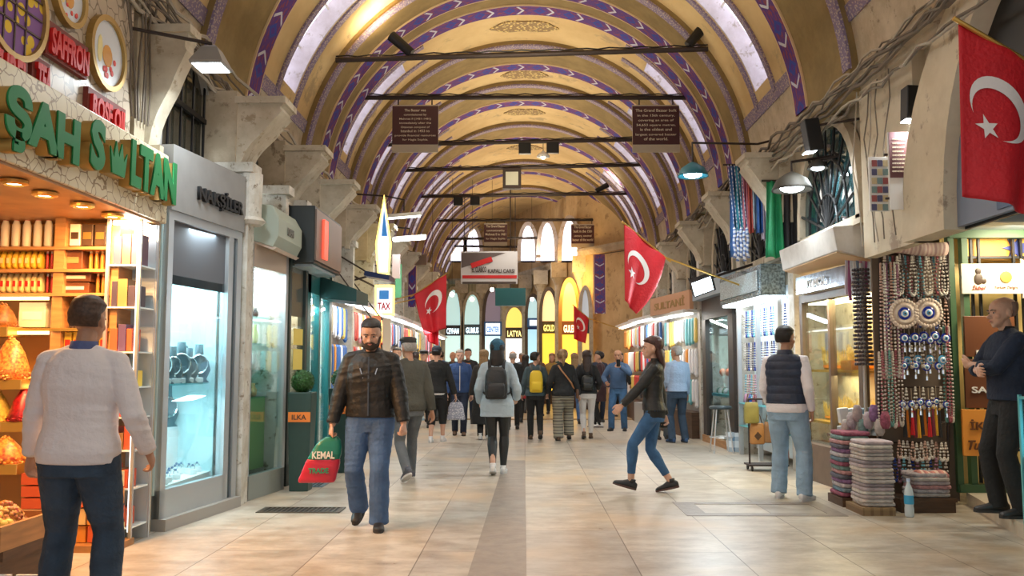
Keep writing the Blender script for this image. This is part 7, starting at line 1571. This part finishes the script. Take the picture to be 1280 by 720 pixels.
p = on_rod(3, 640); t = thing('square_lantern', 'square dark framed lantern standing on the tie rod in the middle', 'lantern', tuple(p)); MB().box(p.x - .22, p.y - .10, p.z - .52, p.x + .22, p.y + .10, p.z - .03).build('frame', M_iron, t); MB().box(p.x - .15, p.y - .11, p.z - .44, p.x + .15, p.y - .10, p.z - .12).build('pane', mat('lantern_pane', (.42, .42, .34), .3), t)
# brown history panels
M_bp = mat('history_brown', (.075, .022, .025), .5); M_bp2 = mat('panel_bottom_cream', (.50, .44, .34), .5)
def history(k, x0, y0, x1, y1, lab, lines, s=1):
    p = on_rod(k, (x0 + x1) / 2); Y = p.y - .06; t = thing('history_panel', lab, 'sign', tuple(P((x0 + x1) / 2, y1, Y))); mb = MB(); pb(mb, x0, y0, x1, y1, Y, .05); mb.build('board', M_bp2, t); yb = y0 + (y1 - y0) * .84; mb = MB(); pb(mb, x0, y0 + 1.5, x1, yb, Y - .008, .008); mb.build('brown_field', M_bp, t)
    for x in (x0 + 8 * s, x1 - 8 * s): a = P(x, y0, Y + .03); MB().cyl(a, Vector((a.x, a.y, p.z)), .012, n=6).build('hanger', M_iron, t)
    n = len(lines); dy = (yb - y0 - 8 * s) / n
    for i, l in enumerate(lines):
        wd = (x1 - x0) * .44 * min(1, len(l) / max(len(q) for q in lines)); cx = (x0 + x1) / 2; yy = y0 + 5 * s + i * dy; textP(l, cx - wd, yy, cx + wd, yy + dy * .62, Y - .012, M_cream2, t, .004, .0005)
history(1, 490, 131, 548, 190, 'brown panel with white history text on the corbel side of the tie rod', ['The Bazaar was', 'commissioned by', 'Mehmet II (1451-1481)', 'immediately after the', 'Ottoman conquest of', 'Istanbul in 1453 to', 'provide financial resources', 'for Hagia Sophia.'])
history(1, 791, 131, 849, 190, 'brown panel with white text about the covered bazaar, scarf side of the tie rod', ['The Grand Bazaar built', 'in the 15th century,', 'covering an area of', '54,653 square metres,', 'is the oldest and', 'largest covered bazaar', 'of the world.'])
history(5, 605, 279, 634, 307, 'small distant brown panel above the grey banner', ['The Grand Bazaar', 'commissioned by', 'Mehmet II in 1461', 'for Hagia Sophia'], .4); history(5, 714, 280, 743, 309, 'small distant brown panel near the pole of the large middle flag', ['The Grand Bazaar', 'built in the 15th', 'century, covered', 'bazaar of the world'], .4)
# grey and red banner, teal box, far panel
t = thing('shop_banner', 'grey and white banner with red stripes hanging across the street in the distance', 'banner', tuple(P(611, 357, 23.8))); YN = 23.8
mb = MB(); pb(mb, 576, 314, 647, 355, YN, .03); mb.build('banner_cloth', mat('banner_grey', (.60, .58, .56), .6), t); a = P(577, 335, YN); b = P(632, 316, YN)
mb = MB(); mb.prism([(0, 0), (0, b.z - a.z), (b.x - a.x, b.z - a.z)], Vector((a.x, YN - .012, a.z)), (1, 0, 0), NZ, (0, .01, 0)); mb.build('dark_triangle', mat('banner_dark', (.12, .09, .08), .6), t)
mb = MB(); pb(mb, 578, 344, 646, 348, YN - .012, .01); mb.build('red_stripe', M_red, t); mb = MB(); pb(mb, 578, 352, 645, 355, YN - .012, .01); mb.build('dark_stripe', M_b2, t); mb = MB(); mb.cbox(P(602, 328, YN - .03), (.6, .01, .14), ry=-.32); mb.build('red_flash', M_red, t); textP('EL CLASICO', 590, 333, 608, 340, YN - .02, M_b2, t); textP('KAPALI CARSI', 610, 336, 643, 341, YN - .02, M_b2, t)
for x in (580, 644): aa = P(x, 315, YN); MB().cyl(aa, Vector((aa.x, aa.y + .2, RODS[4][0].z)), .01, n=6).build('hanger', M_iron, t)
t = signP('teal_box_sign', 'dark teal box sign hanging in front of the far arches', 619, 360, 657, 382, 27.5, mat('teal_sign', (.01, .11, .12), .4), .3); aa = P(638, 360, 27.65); MB().cyl(aa, Vector((aa.x, aa.y, ZC + math.sqrt(R * R - aa.x ** 2))), .02, n=6).build('hanger', M_iron, t)
t = signP('dark_side_panel', 'small brown hanging panel on the corbel side near the fluorescent lamps', 517, 318, 533, 331, 21.0, mat('brown_small', (.14, .08, .05), .5), .05)
aa = P(525, 318, 21.03); MB().cyl(aa, Vector((-3.46, aa.y, aa.z + .3)), .01, n=6).build('hanger', M_iron, t)
# flags ------------------------------------------------
M_flag = cloth('flag_red', (.62, .012, .022), .6, var=.15); M_flagw = mat('flag_white', (.80, .76, .74), .6)
def flag(label, hoist, fly_dir, ln, wd, Y, px_top, pole_a, pole_b, seed=0, fold=.06, curl=0., cres=True, sag=None):
    """cloth hanging from a slanted pole: pole_a (low, inner) to pole_b; emblem laid on the same folded surface"""
    t = thing('flag', label, 'flag', tuple(pole_b)); a, b = Vector(pole_a), Vector(pole_b)
    MB().cyl(a - (b - a) * .12, b + (b - a).normalized() * .04, .014, n=8).build('pole', M_gold2, t)
    ex = (a - b).normalized(); ex.z *= .4; k_ = (math.copysign(3.46, ex.x) - a.x) / ex.x; MB().cyl(a, a + ex * k_, .014, n=8).build('pole_end', M_gold2, t)
    def S(u, v):   # u along the pole 0..1, v down 0..1
        p = b.lerp(a, u); drop = Vector((0, 0, -1)) * ln * v; wv = math.sin(u * 9 + seed) * fold * (.3 + v) + math.sin(u * 17 + seed * 2) * fold * .35 * v
        q = p + drop; k = 1 - curl * v * v; q.x = b.x + (p.x - b.x) * k * (1 - .0 * v) + (sag or 0) * v * (u); q.y += wv; q.z += .25 * ln * v * v * u * 1.0 - 0 * v; return q
    def sheet(pts2, off, nm, m):
        vs = [S(u, v) + Vector((0, off, 0)) for u, v in pts2]; return vs
    n, k = 26, 26; mb = MB(); vs = [S(i / n, j / k) for j in range(k + 1) for i in range(n + 1)]; fs = [(j * (n + 1) + i, j * (n + 1) + i + 1, (j + 1) * (n + 1) + i + 1, (j + 1) * (n + 1) + i) for j in range(k) for i in range(n)]
    o = mb.add(vs, fs).build('flag_cloth', M_flag, t, smooth=True); sd = o.modifiers.new('t', 'SOLIDIFY'); sd.thickness = .004; sd.offset = 0
    if cres:
        cu, cv, R1, R2, asp = cres; N_ = 30; mb = MB(); vs = []
        ang = [math.radians(38) + (2 * PI - math.radians(76)) * i / N_ for i in range(N_ + 1)]
        # crescent: outer circle and inner circle shifted towards the star
        d_ = R1 * .25; r2 = R1 * .80; th0 = math.acos(max(-1, min(1, (R1 * R1 + d_ * d_ - r2 * r2) / (2 * R1 * d_))))
        rot = R2
        for i in range(N_ + 1):
            q = th0 + (2 * PI - 2 * th0) * i / N_; xo, yo = R1 * math.cos(q), R1 * math.sin(q); q0 = math.atan2(R1 * math.sin(th0), R1 * math.cos(th0) - d_); q2 = q0 + (2 * PI - 2 * q0) * i / N_; xi, yi = d_ + r2 * math.cos(q2), r2 * math.sin(q2)
            for f_ in range(4):
                s_ = f_ / 3; x, y = xo + (xi - xo) * s_, yo + (yi - yo) * s_; xr, yr = x * math.cos(rot) - y * math.sin(rot), x * math.sin(rot) + y * math.cos(rot); vs.append(S(cu + xr * asp, cv - yr) + Vector((0, -.009, 0)))
        fs = [(4 * i + f_, 4 * i + f_ + 1, 4 * i + f_ + 5, 4 * i + f_ + 4) for i in range(N_) for f_ in range(3)]
        MB().add(vs, fs).build('crescent', M_flagw, t); c2 = d_ + R1 * .62; sx, sy = c2 * math.cos(rot), c2 * math.sin(rot); pts = []
        for i in range(10): q = i * PI / 5 + .3 + rot; rr = R1 * (.40 if i % 2 == 0 else .16); pts.append((cu + (sx + rr * math.cos(q)) * asp, cv - (sy + rr * math.sin(q))))
        MB().add([S(cu + sx * asp, cv - sy) + Vector((0, -.009, 0))] + [S(u, v) + Vector((0, -.009, 0)) for u, v in pts], [(0, 1 + i, 1 + (i + 1) % 10) for i in range(10)]).build('star', M_flagw, t)
    return t
# big flag nearest, hanging from a slanted pole near the top corner
flag('big red flag with white crescent nearest the viewer, in front of the blue grey board', None, None, 1.02, .6, 5.0, None, P(1345, 112, 5.15), P(1199, 27, 5.0), 1.0, .04, 0.0, (.36, .40, .19, -2.1, 1.45), sag=-.22)
flag('red flag with crescent and star on a slanted pole by the bright floodlight', None, None, 1.08, .6, 12.2, None, P(832, 322, 12.5), P(780, 279, 12.2), 3.0, .05, .35, (.42, .42, .20, -2.2, 1.6), sag=-.22)
flag('dark red folded flag with crescent on the corbel side of the street', None, None, 1.25, .6, 20, None, P(518, 368, 20.0), P(558, 342, 20), 2.0, .05, 0, (.45, .36, .20, -.7, 1.5), sag=.25)
flag('small far red flag beside the glowing orange arch', None, None, .95, .5, 25, None, P(736, 398, 25), P(717, 382, 25), 4.0, .04, 0, (.5, .4, .2, -2.2, 1.6), sag=-.1)
flag('plain dark red flag folded behind the corbel side flag', None, None, 1.35, .5, 20.4, None, P(527, 372, 20.3), P(549, 360, 20.3), 5.0, .06, 0, None, sag=.15)
# wall lamps --------------------------------------------------------------
def bracket_lamp(label, wall_p, head_p, kind='flood', power=40, col=(.85, .95, 1), shade=None, s=1.0, aim=(0, 0, -1)):
    t = thing('bracket_lamp', label, 'lamp', tuple(head_p)); hp_ = Vector(head_p); wp = Vector(wall_p); MB().tube([wp, Vector((hp_.x, hp_.y, wp.z - (wp.z - hp_.z) * .2)), hp_ + Vector((0, 0, .08 * s))], .016, 8).build('arm', M_iron, t)
    if s != 1.0: MB().cyl(wp, (math.copysign(3.5, wp.x), wp.y, wp.z + .05), .016, n=8).build('wall_arm', M_iron, t)
    if kind == 'flood': mb = MB(); mb.lathe([(.07 * s, .12 * s), (.10 * s, .10 * s), (.20 * s, -.04 * s), (.19 * s, -.06 * s)], hp_, 4, M=Matrix.Rotation(PI / 4, 3, 'Z')); mb.build('housing', shade or M_fgrey, t); MB().box(hp_.x - .12 * s, hp_.y - .12 * s, hp_.z - .065 * s, hp_.x + .12 * s, hp_.y + .12 * s, hp_.z - .05 * s).build('lens', M_glow_c, t)
    elif kind == 'dome': MB().lathe([(.02 * s, .14 * s), (.06 * s, .12 * s), (.15 * s, .06 * s), (.19 * s, -.02 * s), (.20 * s, -.05 * s), (.185 * s, -.045 * s), (.14 * s, .04 * s), (.02 * s, .09 * s)], hp_, 22).build('shade', shade or M_dark, t, smooth=True); MB().ball(hp_ + Vector((0, 0, -.02)), (.12 * s, .12 * s, .05 * s), 12, 8).build('bulb', M_glow_c, t)
    elif kind == 'tube': MB().cbox(hp_, (.62 * s, .12, .07), rz=.0, ry=-.08).build('housing', M_white, t); MB().cyl(hp_ + Vector((-.29 * s, -.02, -.06)), hp_ + Vector((.29 * s, -.02, -.015)), .028, n=8).build('tube', M_tube, t)
    lamp('lamp_light', hp_ + Vector((0, 0, -.14 * s)), power, col, .22, direction=aim, parent=t)
bracket_lamp('grey square floodlight on a long arm over the jewellery fascia', P(152, 33, 7.0), P(264, 76, 7.3), 'flood', 28, s=1.0, aim=(.2, .1, -1))
bracket_lamp('teal dome lamp on an arm near the coloured scarves', WX(947, 180, 3.3), P(866, 216, 11.8), 'dome', 22, shade=mat('teal_shade', (.02, .16, .22), .4), s=1.05)
bracket_lamp('dark dome lamp in front of the first fan window', P(1040, 195, 10.0), P(990, 232, 10.0), 'dome', 18, s=1.15)
bracket_lamp('small white lamp inside the fan window bay', P(1050, 195, 9.9), P(1022, 208, 10.0), 'dome', 8, s=.6)
bracket_lamp('fluorescent lamp on bracket over the corbel side, upper', P(482, 245, 17.0), P(505, 269, 17.0), 'tube', 22, s=1.1); bracket_lamp('fluorescent lamp on bracket over the corbel side, lower', P(484, 283, 17.6), P(512, 297, 17.6), 'tube', 22, s=1.1)
t = thing('spot_lamp', 'very bright square floodlight below the middle flag pole', 'floodlight', tuple(P(878, 356, 13.0))); hp_ = P(878, 356, 13.0); MB().cbox(hp_, (.34, .12, .26), ry=-.35, rx=.5).build('housing', M_black, t, bevel=.01); MB().cbox(hp_ + Vector((-.01, -.065, -.03)), (.29, .012, .21), ry=-.35, rx=.5).build('lens', mat('lens_bright', (1, 1, 1), emit=12, emitcol=(.75, .92, 1)), t); MB().cyl(hp_ + Vector((.05, .05, .08)), Vector((3.5, 13.5, 2.95)), .02, n=8).build('arm', M_iron, t); lamp('spot_light', hp_ + Vector((-.05, -.25, -.1)), 28, (.85, .95, 1), .25, direction=(-.5, -.5, -1), parent=t)
def blackcan(label, p, wall, s=1., tilt_=.15):
    t = thing('can_light', label, 'floodlight', tuple(p)); MB().cbox(p, (.16 * s, .18 * s, .36 * s), ry=tilt_).build('housing', M_black, t, bevel=.01); MB().tube([wall, Vector((p.x, p.y, wall.z)), p + Vector((0, 0, .18 * s))], .015, 6).build('arm', M_iron, t); MB().cbox(p + Vector((-.03 * s, 0, -.185 * s)), (.12 * s, .14 * s, .01), ry=tilt_).build('lens', M_glow_c, t)
    lamp('can_beam', p + Vector((-.02, 0, -.25 * s)), 8, (.9, .96, 1), .12, parent=t)
blackcan('black can light on a short rail above the dark dome lamp', P(1015, 170, 9.6), P(1078, 148, 9.3), 1.0, -.15); blackcan('black box spotlight mounted on the plaster by the sweeping arch', P(1139, 130, 7.8), P(1156, 116, 7.9), .85, .05)
# neon pennant, framed lit sign, navy awning and others on the corbel side
t = thing('neon_pennant_sign', 'tall pointed sign with yellow neon edge and blue centre', 'sign', tuple(P(492, 345, 15.6))); Yp = 15.6
def ppoly(pts, Y, d, nm, m): a = [P(x, y, Y) for x, y in pts]; mb = MB(); n = len(a); mb.add(a + [p + Vector((0, d, 0)) for p in a], [tuple(range(n)), tuple(range(2 * n - 1, n - 1, -1))] + [(i, n + i, n + (i + 1) % n, (i + 1) % n) for i in range(n)]); return mb.build(nm, m, t)
ppoly([(469, 305), (480, 243), (489, 305), (486, 345), (472, 345)], Yp, .05, 'neon_edge', mat('neon_yellow', (1, .8, .2), emit=2.2, emitcol=(1, .75, .18))); ppoly([(472, 305), (480, 252), (486, 305), (484, 340), (474, 340)], Yp - .02, .03, 'white_field', mat('lit_white', (.9, .95, 1), emit=1.0, emitcol=(.9, .95, 1))); ppoly([(477, 295), (480, 262), (484, 295)], Yp - .04, .03, 'blue_centre', mat('lit_blue', (.05, .25, .6), emit=.5, emitcol=(.05, .25, .7)))
MB().cyl(P(480, 340, Yp + .03), P(470, 352, Yp + .03) + Vector((-.5, 0, 0)), .02, n=6).build('bracket', M_iron, t)
t = signP('lit_framed_sign', 'lit white sign in a yellow frame with red letters among the stalls', 468, 356, 492, 394, 15.9, mat('neon_yellow', (1, .8, .2), emit=2.2, emitcol=(1, .75, .18)), .15); mb = MB(); pb(mb, 471, 360, 490, 391, 15.88, .02); mb.build('sign_face', mat('lit_white', (.9, .95, 1), emit=1.0, emitcol=(.9, .95, 1)), t); textP('TAX', 472, 378, 488, 387, 15.87, M_red, t); mb = MB(); pb(mb, 474, 363, 486, 374, 15.87, .01); mb.build('print_field', mat('lit_blue', (.05, .25, .6)), t)
MB().cyl(P(468, 358, 16.0), P(468, 358, 16.0) + Vector((-.4, 0, .2)), .02, n=6).build('bracket', M_iron, t)
t = thing('navy_awning', 'small navy awning slab below the neon pennant', 'awning', tuple(P(473, 350, 14.6))); MB().cyl(P(455, 338, 14.7), (-3.46, 14.7, 3.45), .015, n=6).build('wall_arm', M_iron, t); MB().cbox(P(474, 346, 14.6), (.42, .5, .08), ry=.18).build('slab', mat('navy_slab', (.01, .03, .12), .4), t); MB().cyl(P(462, 343, 14.7), P(452, 336, 14.7), .015, n=6).build('bracket', M_iron, t)
for lb, x0, y0, x1, y1, Y, c in (('orange vertical banner column beside the teal shop', 464, 395, 476, 452, 14.4, (.62, .18, .05)), ('cream vertical banner next to the orange column', 478, 398, 488, 450, 15.2, (.78, .66, .48)), ('green vertical shop board between the lit frame and the purple column', 494, 330, 502, 372, 18.5, (.10, .34, .16)), ('white vertical sign with pink print high among the corbels', 490, 318, 500, 348, 17.2, (.78, .62, .62))):
    t = signP('vertical_banner', lb, x0, y0, x1, y1, Y, mat('banner_' + str(x0), c, .5), .05); a = P(x0, y0 + 2, Y + .02); MB().cyl(a, Vector((-3.46, a.y, max(a.z, 3.45))), .012, n=6).build('bracket', M_iron, t)
# purple patterned banner columns of the far crossing
t = thing('patterned_banner', 'long purple banner with white crosses near the curved corner', 'banner', tuple(P(750, 392, 24.8))); mb = MB(); pb(mb, 742, 318, 757, 392, 24.8, .06); mb.uv = {i: ((v_.z) * 1.0, (v_.x - P(742, 318, 24.8).x) / .34) for i, v_ in enumerate(mb.v)}; mb.build('banner_cloth', M_purple2, t); a = P(749, 318, 24.83); MB().cyl(a, Vector((3.45, a.y, a.z + .2)), .012, n=6).build('hanger', M_iron, t)
t = thing('patterned_banner', 'dark purple dotted banner hanging behind the two folded flags', 'banner', tuple(P(515, 372, 22))); mb = MB(); pb(mb, 510, 332, 521, 384, 22, .06); mb.uv = {i: ((v_.z) * 1.0, (v_.x - P(510, 318, 22).x) / .22) for i, v_ in enumerate(mb.v)}; mb.build('banner_cloth', M_purple, t); a = P(515, 332, 22.03); MB().cyl(a, Vector((-3.46, a.y, a.z + .1)), .012, n=6).build('hanger', M_iron, t)
# loose cables ------------------------------------------------------------
M_cab = mat('cable_grey', (.16, .13, .10), .7); M_cab2 = mat('cable_pale', (.42, .37, .30), .7)
rg = random.Random(11)
def cable(label, pts, r, m, group, wob=.05):
    pts = [Vector(p) for p in pts]; out = []
    for a, b in zip(pts, pts[1:]):
        n = max(3, int((b - a).length / .25))
        for i in range(n): t_ = i / n; out.append(a.lerp(b, t_) + Vector((rg.uniform(-wob, wob) * .4, 0, rg.uniform(-wob, wob) - .25 * wob * 4 * t_ * (1 - t_))))
    out.append(pts[-1]); item('cable', label, 'cable', MB().tube(out, r, 5), m, group)
for k in range(8):
    z = 4.12 + rg.uniform(-.18, .25); x = 3.34 - rg.uniform(0, .06); cable('loose grey cable running along the spring line on the scarf side', [(x, 3.5, z + .05), (x, 7, z + rg.uniform(-.1, .1)), (x, 11, z + rg.uniform(-.1, .1)), (x, 15, z + rg.uniform(-.08, .08)), (x, 24, z)], rg.choice((.010, .014, .02)), rg.choice((M_cab, M_cab, M_cab2)), 'cables along the scarf side')
for k in range(12):
    z = 4.42 + rg.uniform(-.2, .2); x = -3.2 + rg.uniform(-.06, .06); cable('loose grey cable running along the spring line on the corbel side', [(x, 5.5, z + .25), (x, 7.6, z + .12), (x, 9.6, z + rg.uniform(-.12, .05)), (x, 14, z - .1), (x, 22, z - .15)], rg.choice((.010, .014, .02)), rg.choice((M_cab, M_cab2, M_cab)), 'cables along the corbel side')
for k in range(8):
    y = 6.95 + .10 * k; x = -3.24; cable('vertical bundle cable dropping beside the crackled facade', [(x, y - .2, 5.6), (x + .02, y - .1 + rg.uniform(-.1, .1), 4.6), (x, y * .6 + 2.9, 3.45)], .010, M_cab, 'vertical cables by the crackled facade', .06)
for k in range(5):
    y = 7.9 + rg.uniform(0, .9); cable('cable dropping down the plaster behind the bead stall', [(3.38, y, 4.15), (3.37, y + .15, 3.4), (3.42, y + .1, 2.6)], .007, rg.choice((M_cab, M_cab2)), 'cables behind the bead stall', .06)
# ================================================================ far end of the street
M_orange_plaster = plaster('far_wall_ochre', (.62, .45, .24), (.5, .34, .17), (.36, .24, .12), scale=1.5)
FAR = [(-3.9, 39.0), (-.6, 37.5), (1.0, 33.0), (1.75, 29.0), (3.7, 26.0)]
for i in range(4):
    a, b = Vector(FAR[i] + (0,)), Vector(FAR[i + 1] + (0,)); d = (b - a).normalized(); nn = Vector((d.y, -d.x, 0))
    mb = MB(); q = [a, b, b - nn * .3, a - nn * .3]
    mb.add([tuple(v) for v in q] + [(v.x, v.y, 7.9) for v in q], [(0, 1, 2, 3)[::-1], (4, 5, 6, 7), (0, 1, 5, 4), (1, 2, 6, 5), (2, 3, 7, 6), (3, 0, 4, 7)])
    struct('wall_back' + ('' if i == 0 else '.%03d' % i), mb, M_orange_plaster, origin=(0, 0, 0))
    c = MB(); c.prism([(0, 4.98), (.12, 4.98), (.2, 5.12), (.2, 5.2), (0, 5.2)], a, nn, (0, 0, 1), b - a); trim(c, M_corb)
# far shop arches: each a lit shop front under its arch
def far_arch(label, x0, x1, ytop, ysign, Y, glow, sign, signc, frame, body=None, bodyc=None, dark=False, strength=1.6):
    """arch front at distance Y; ysign = px row of the sign band"""
    a = P(x0, 470, Y); b = P(x1, 470, Y); w_ = b.x - a.x; zt = P(x0, ytop, Y).z; t = thing('far_shop_front', label, 'shop front', ((a.x + b.x) / 2, Y, 0)); c = Vector(((a.x + b.x) / 2, Y, 0)); zs = P(x0, ysign, Y).z; ah = zt - zs
    out = [(-w_ / 2 - .12, .03)] + [(-(w_ / 2 + .12) * math.cos(PI * i / 16), zs + (ah + .14) * math.sin(PI * i / 16) ** .8) for i in range(17)] + [(w_ / 2 + .12, .03)]; inn = [(-w_ / 2, .03)] + [(-(w_ / 2) * math.cos(PI * i / 16), zs + ah * math.sin(PI * i / 16) ** .8) for i in range(17)] + [(w_ / 2, .03)]
    MB().ring(out, inn, c, (1, 0, 0), NZ, (0, .25, 0), closed=False).build('arch_frame', frame, t)
    MB().prism([q for q in inn[1:-1]], c + Vector((0, .16, 0)), (1, 0, 0), NZ, (0, .03, 0)).build('arch_glass', mat('farglow_%s' % label[:14], glow, .4, emit=strength, emitcol=glow), t)
    MB().prism([(-w_ / 2, .5), (w_ / 2, .5), (w_ / 2, zs - .1), (-w_ / 2, zs - .1)], c + Vector((0, .16, 0)), (1, 0, 0), NZ, (0, .03, 0)).build('shop_glass', mat('farbody_%s' % label[:14], bodyc or glow, .4, emit=strength * 1.1, emitcol=bodyc or glow), t); MB().box(c.x - w_ / 2, Y + .1, .03, c.x + w_ / 2, Y + .2, .5).build('stall_riser', W_dark, t)
    MB().box(c.x - w_ / 2, Y + .05, zs - .42, c.x + w_ / 2, Y + .15, zs + .02).build('sign_band', mat('farsign_%s' % str(sign), sign, .4), t)
    if body: text('lettering', body, Vector((c.x - w_ * .40, Y + .04, zs - .34)), .2, mat('farletter_%s' % str(signc), signc, .4, emit=1.8, emitcol=signc), t, FRONT, .02, .004, width=w_ * .8, height=.24)
    return t
F_st = M_corb; F_dk = mat('arch_dark', (.10, .07, .05), .5); Wc = (.75, .92, 1); Yc = (1, .62, .06)
M_or_l = (1, .45, .05)
far_arch('far arch of pale cyan glass right behind the folded flag', 556, 575, 362, 407, 36.9, (.50, .72, .70), (.05, .05, .06), Wc, F_st, 'CEYHAN', (.62, .85, .8), strength=.8)
far_arch('far arch of pale blue glass with white lettering below', 580, 600, 368, 406, 36.9, (.62, .78, .95), (.10, .16, .2), Wc, F_st, 'GUMUS', (.75, .92, .85), strength=.9)
far_arch('far dark arch with blue framed lit sign', 606, 626, 362, 405, 36.8, (.16, .12, .14), (.02, .08, .14), Wc, F_dk, 'CENTER', (.65, .9, .92), strength=1.0)
far_arch('far narrow shop with gold letters above a white doorway', 632, 654, 384, 410, 35.7, (.85, .60, .12), (.08, .05, .02), (1, .8, .3), F_st, 'LATYA', (1, 1, .97), strength=1.2)
far_arch('far blue framed arch beside the gold lettered shop', 660, 673, 371, 398, 34.0, (.45, .65, .66), (.03, .06, .35), Wc, F_dk, None, (.45, .75, .85), strength=.9)
far_arch('far arch with peach glass over a yellow shop window', 678, 695, 363, 402, 31.8, (.95, .68, .32), (.15, .10, .02), (1, .85, .2), F_dk, 'GOLD', Yc, strength=1.1)
far_arch('glowing orange arch framed by ochre light near the curved corner', 703, 722, 352, 402, 28.6, (1, .55, .12), (.35, .12, .02), (1, .9, .6), mat('arch_amber', (.60, .30, .06), .5), 'GULER', Yc, strength=1.4)
far_arch('grey arch with small bright windows next to the orange one', 728, 737, 362, 400, 27.8, (.42, .44, .46), (.05, .05, .05), Wc, F_st, None, (.9, .65, .15), strength=.8)
lamp('arch_glow', P(712, 352, 27.8), 45, (1, .55, .15), .3, direction=(0, .8, .2))
t = signP('lit_blue_frame_sign', 'square white sign in a bright blue frame on the far shops', 605, 402, 627, 420, 36.3, mat('frame_blue_lit', (.02, .12, .35), .4), .1); mb = MB(); pb(mb, 607, 404, 625, 418, 36.28, .03); mb.build('sign_face', mat('lit_white', (.9, .95, 1), emit=1.0), t); textP('CENTER', 608, 408, 624, 415, 36.26, mat('lit_blue', (.05, .25, .6)), t)
t = signP('lit_blue_square_sign', 'small blue square sign with white face on the far shops', 659, 398, 674, 409, 33.6, mat('frame_blue_lit', (.02, .12, .35), .4), .1); mb = MB(); pb(mb, 662, 400, 671, 407, 33.58, .03); mb.build('sign_face', mat('lit_white', (.9, .95, 1), emit=1.0), t)
# windows high on the end walls
for px_, Y in ((573, 36.7), (592, 36.7), (660, 33.7), (684, 31.4), (711, 29.2)):
    p = P(px_, 328, Y); wd = .55 if Y > 33 else .5; hh = 1.35; ins = [(x * 1, z) for x, z in arch_pts(wd, hh, 12, 1)]; outs = arch_pts(wd + .3, hh + .16, 12, 1); z0 = p.z
    o = struct('window_%d' % wn, MB().ring(outs, ins, (p.x, Y - .55, z0), (1, 0, 0), NZ, (0, .6, 0)), M_lilac, origin=(0, 0, 0)); wn += 1; MB().prism(ins, (p.x, Y - .5, z0), (1, 0, 0), NZ, (0, .03, 0)).build('pane', M_day, o)

for px_, Y in ((551, 37.3), (577, 37.2), (603, 37.1), (629.5, 36.6), (657, 35.0), (676, 33.2), (699, 30.6), (726, 28.9)):
    p = P(px_, 457, Y); trim(MB().cyl((p.x, Y, .03), (p.x, Y, 4.2), .16, .14, 14).cyl((p.x, Y, 4.2), (p.x, Y, 4.45), .15, .26, 14).box(p.x - .27, Y - .27, 4.45, p.x + .27, Y + .27, 4.98), M_corb)
rg = random.Random(30)
for k in range(7):
    Y = 24.3 + k * 1.5; p = P(540 + k * 25, 362 + 6 * (k % 3), Y); t = thing('globe_lamp', ('small globe lamp hanging over the crowd, nearest the folded flag', 'small globe lamp over the crowd by the grey banner', 'globe lamp hanging below the teal box sign', 'globe lamp over the gold lettered shop', 'globe lamp over the blue framed arch', 'globe lamp above the yellow shop window', 'globe lamp just before the orange arch')[k], 'lamp', tuple(p)); MB().ball(p, .07, 10, 8).build('globe', M_glow_w, t, smooth=True); MB().cyl(p, (p.x, p.y, ZC + math.sqrt(R * R - p.x ** 2) - .05), .006, n=5).build('cord', M_black, t)
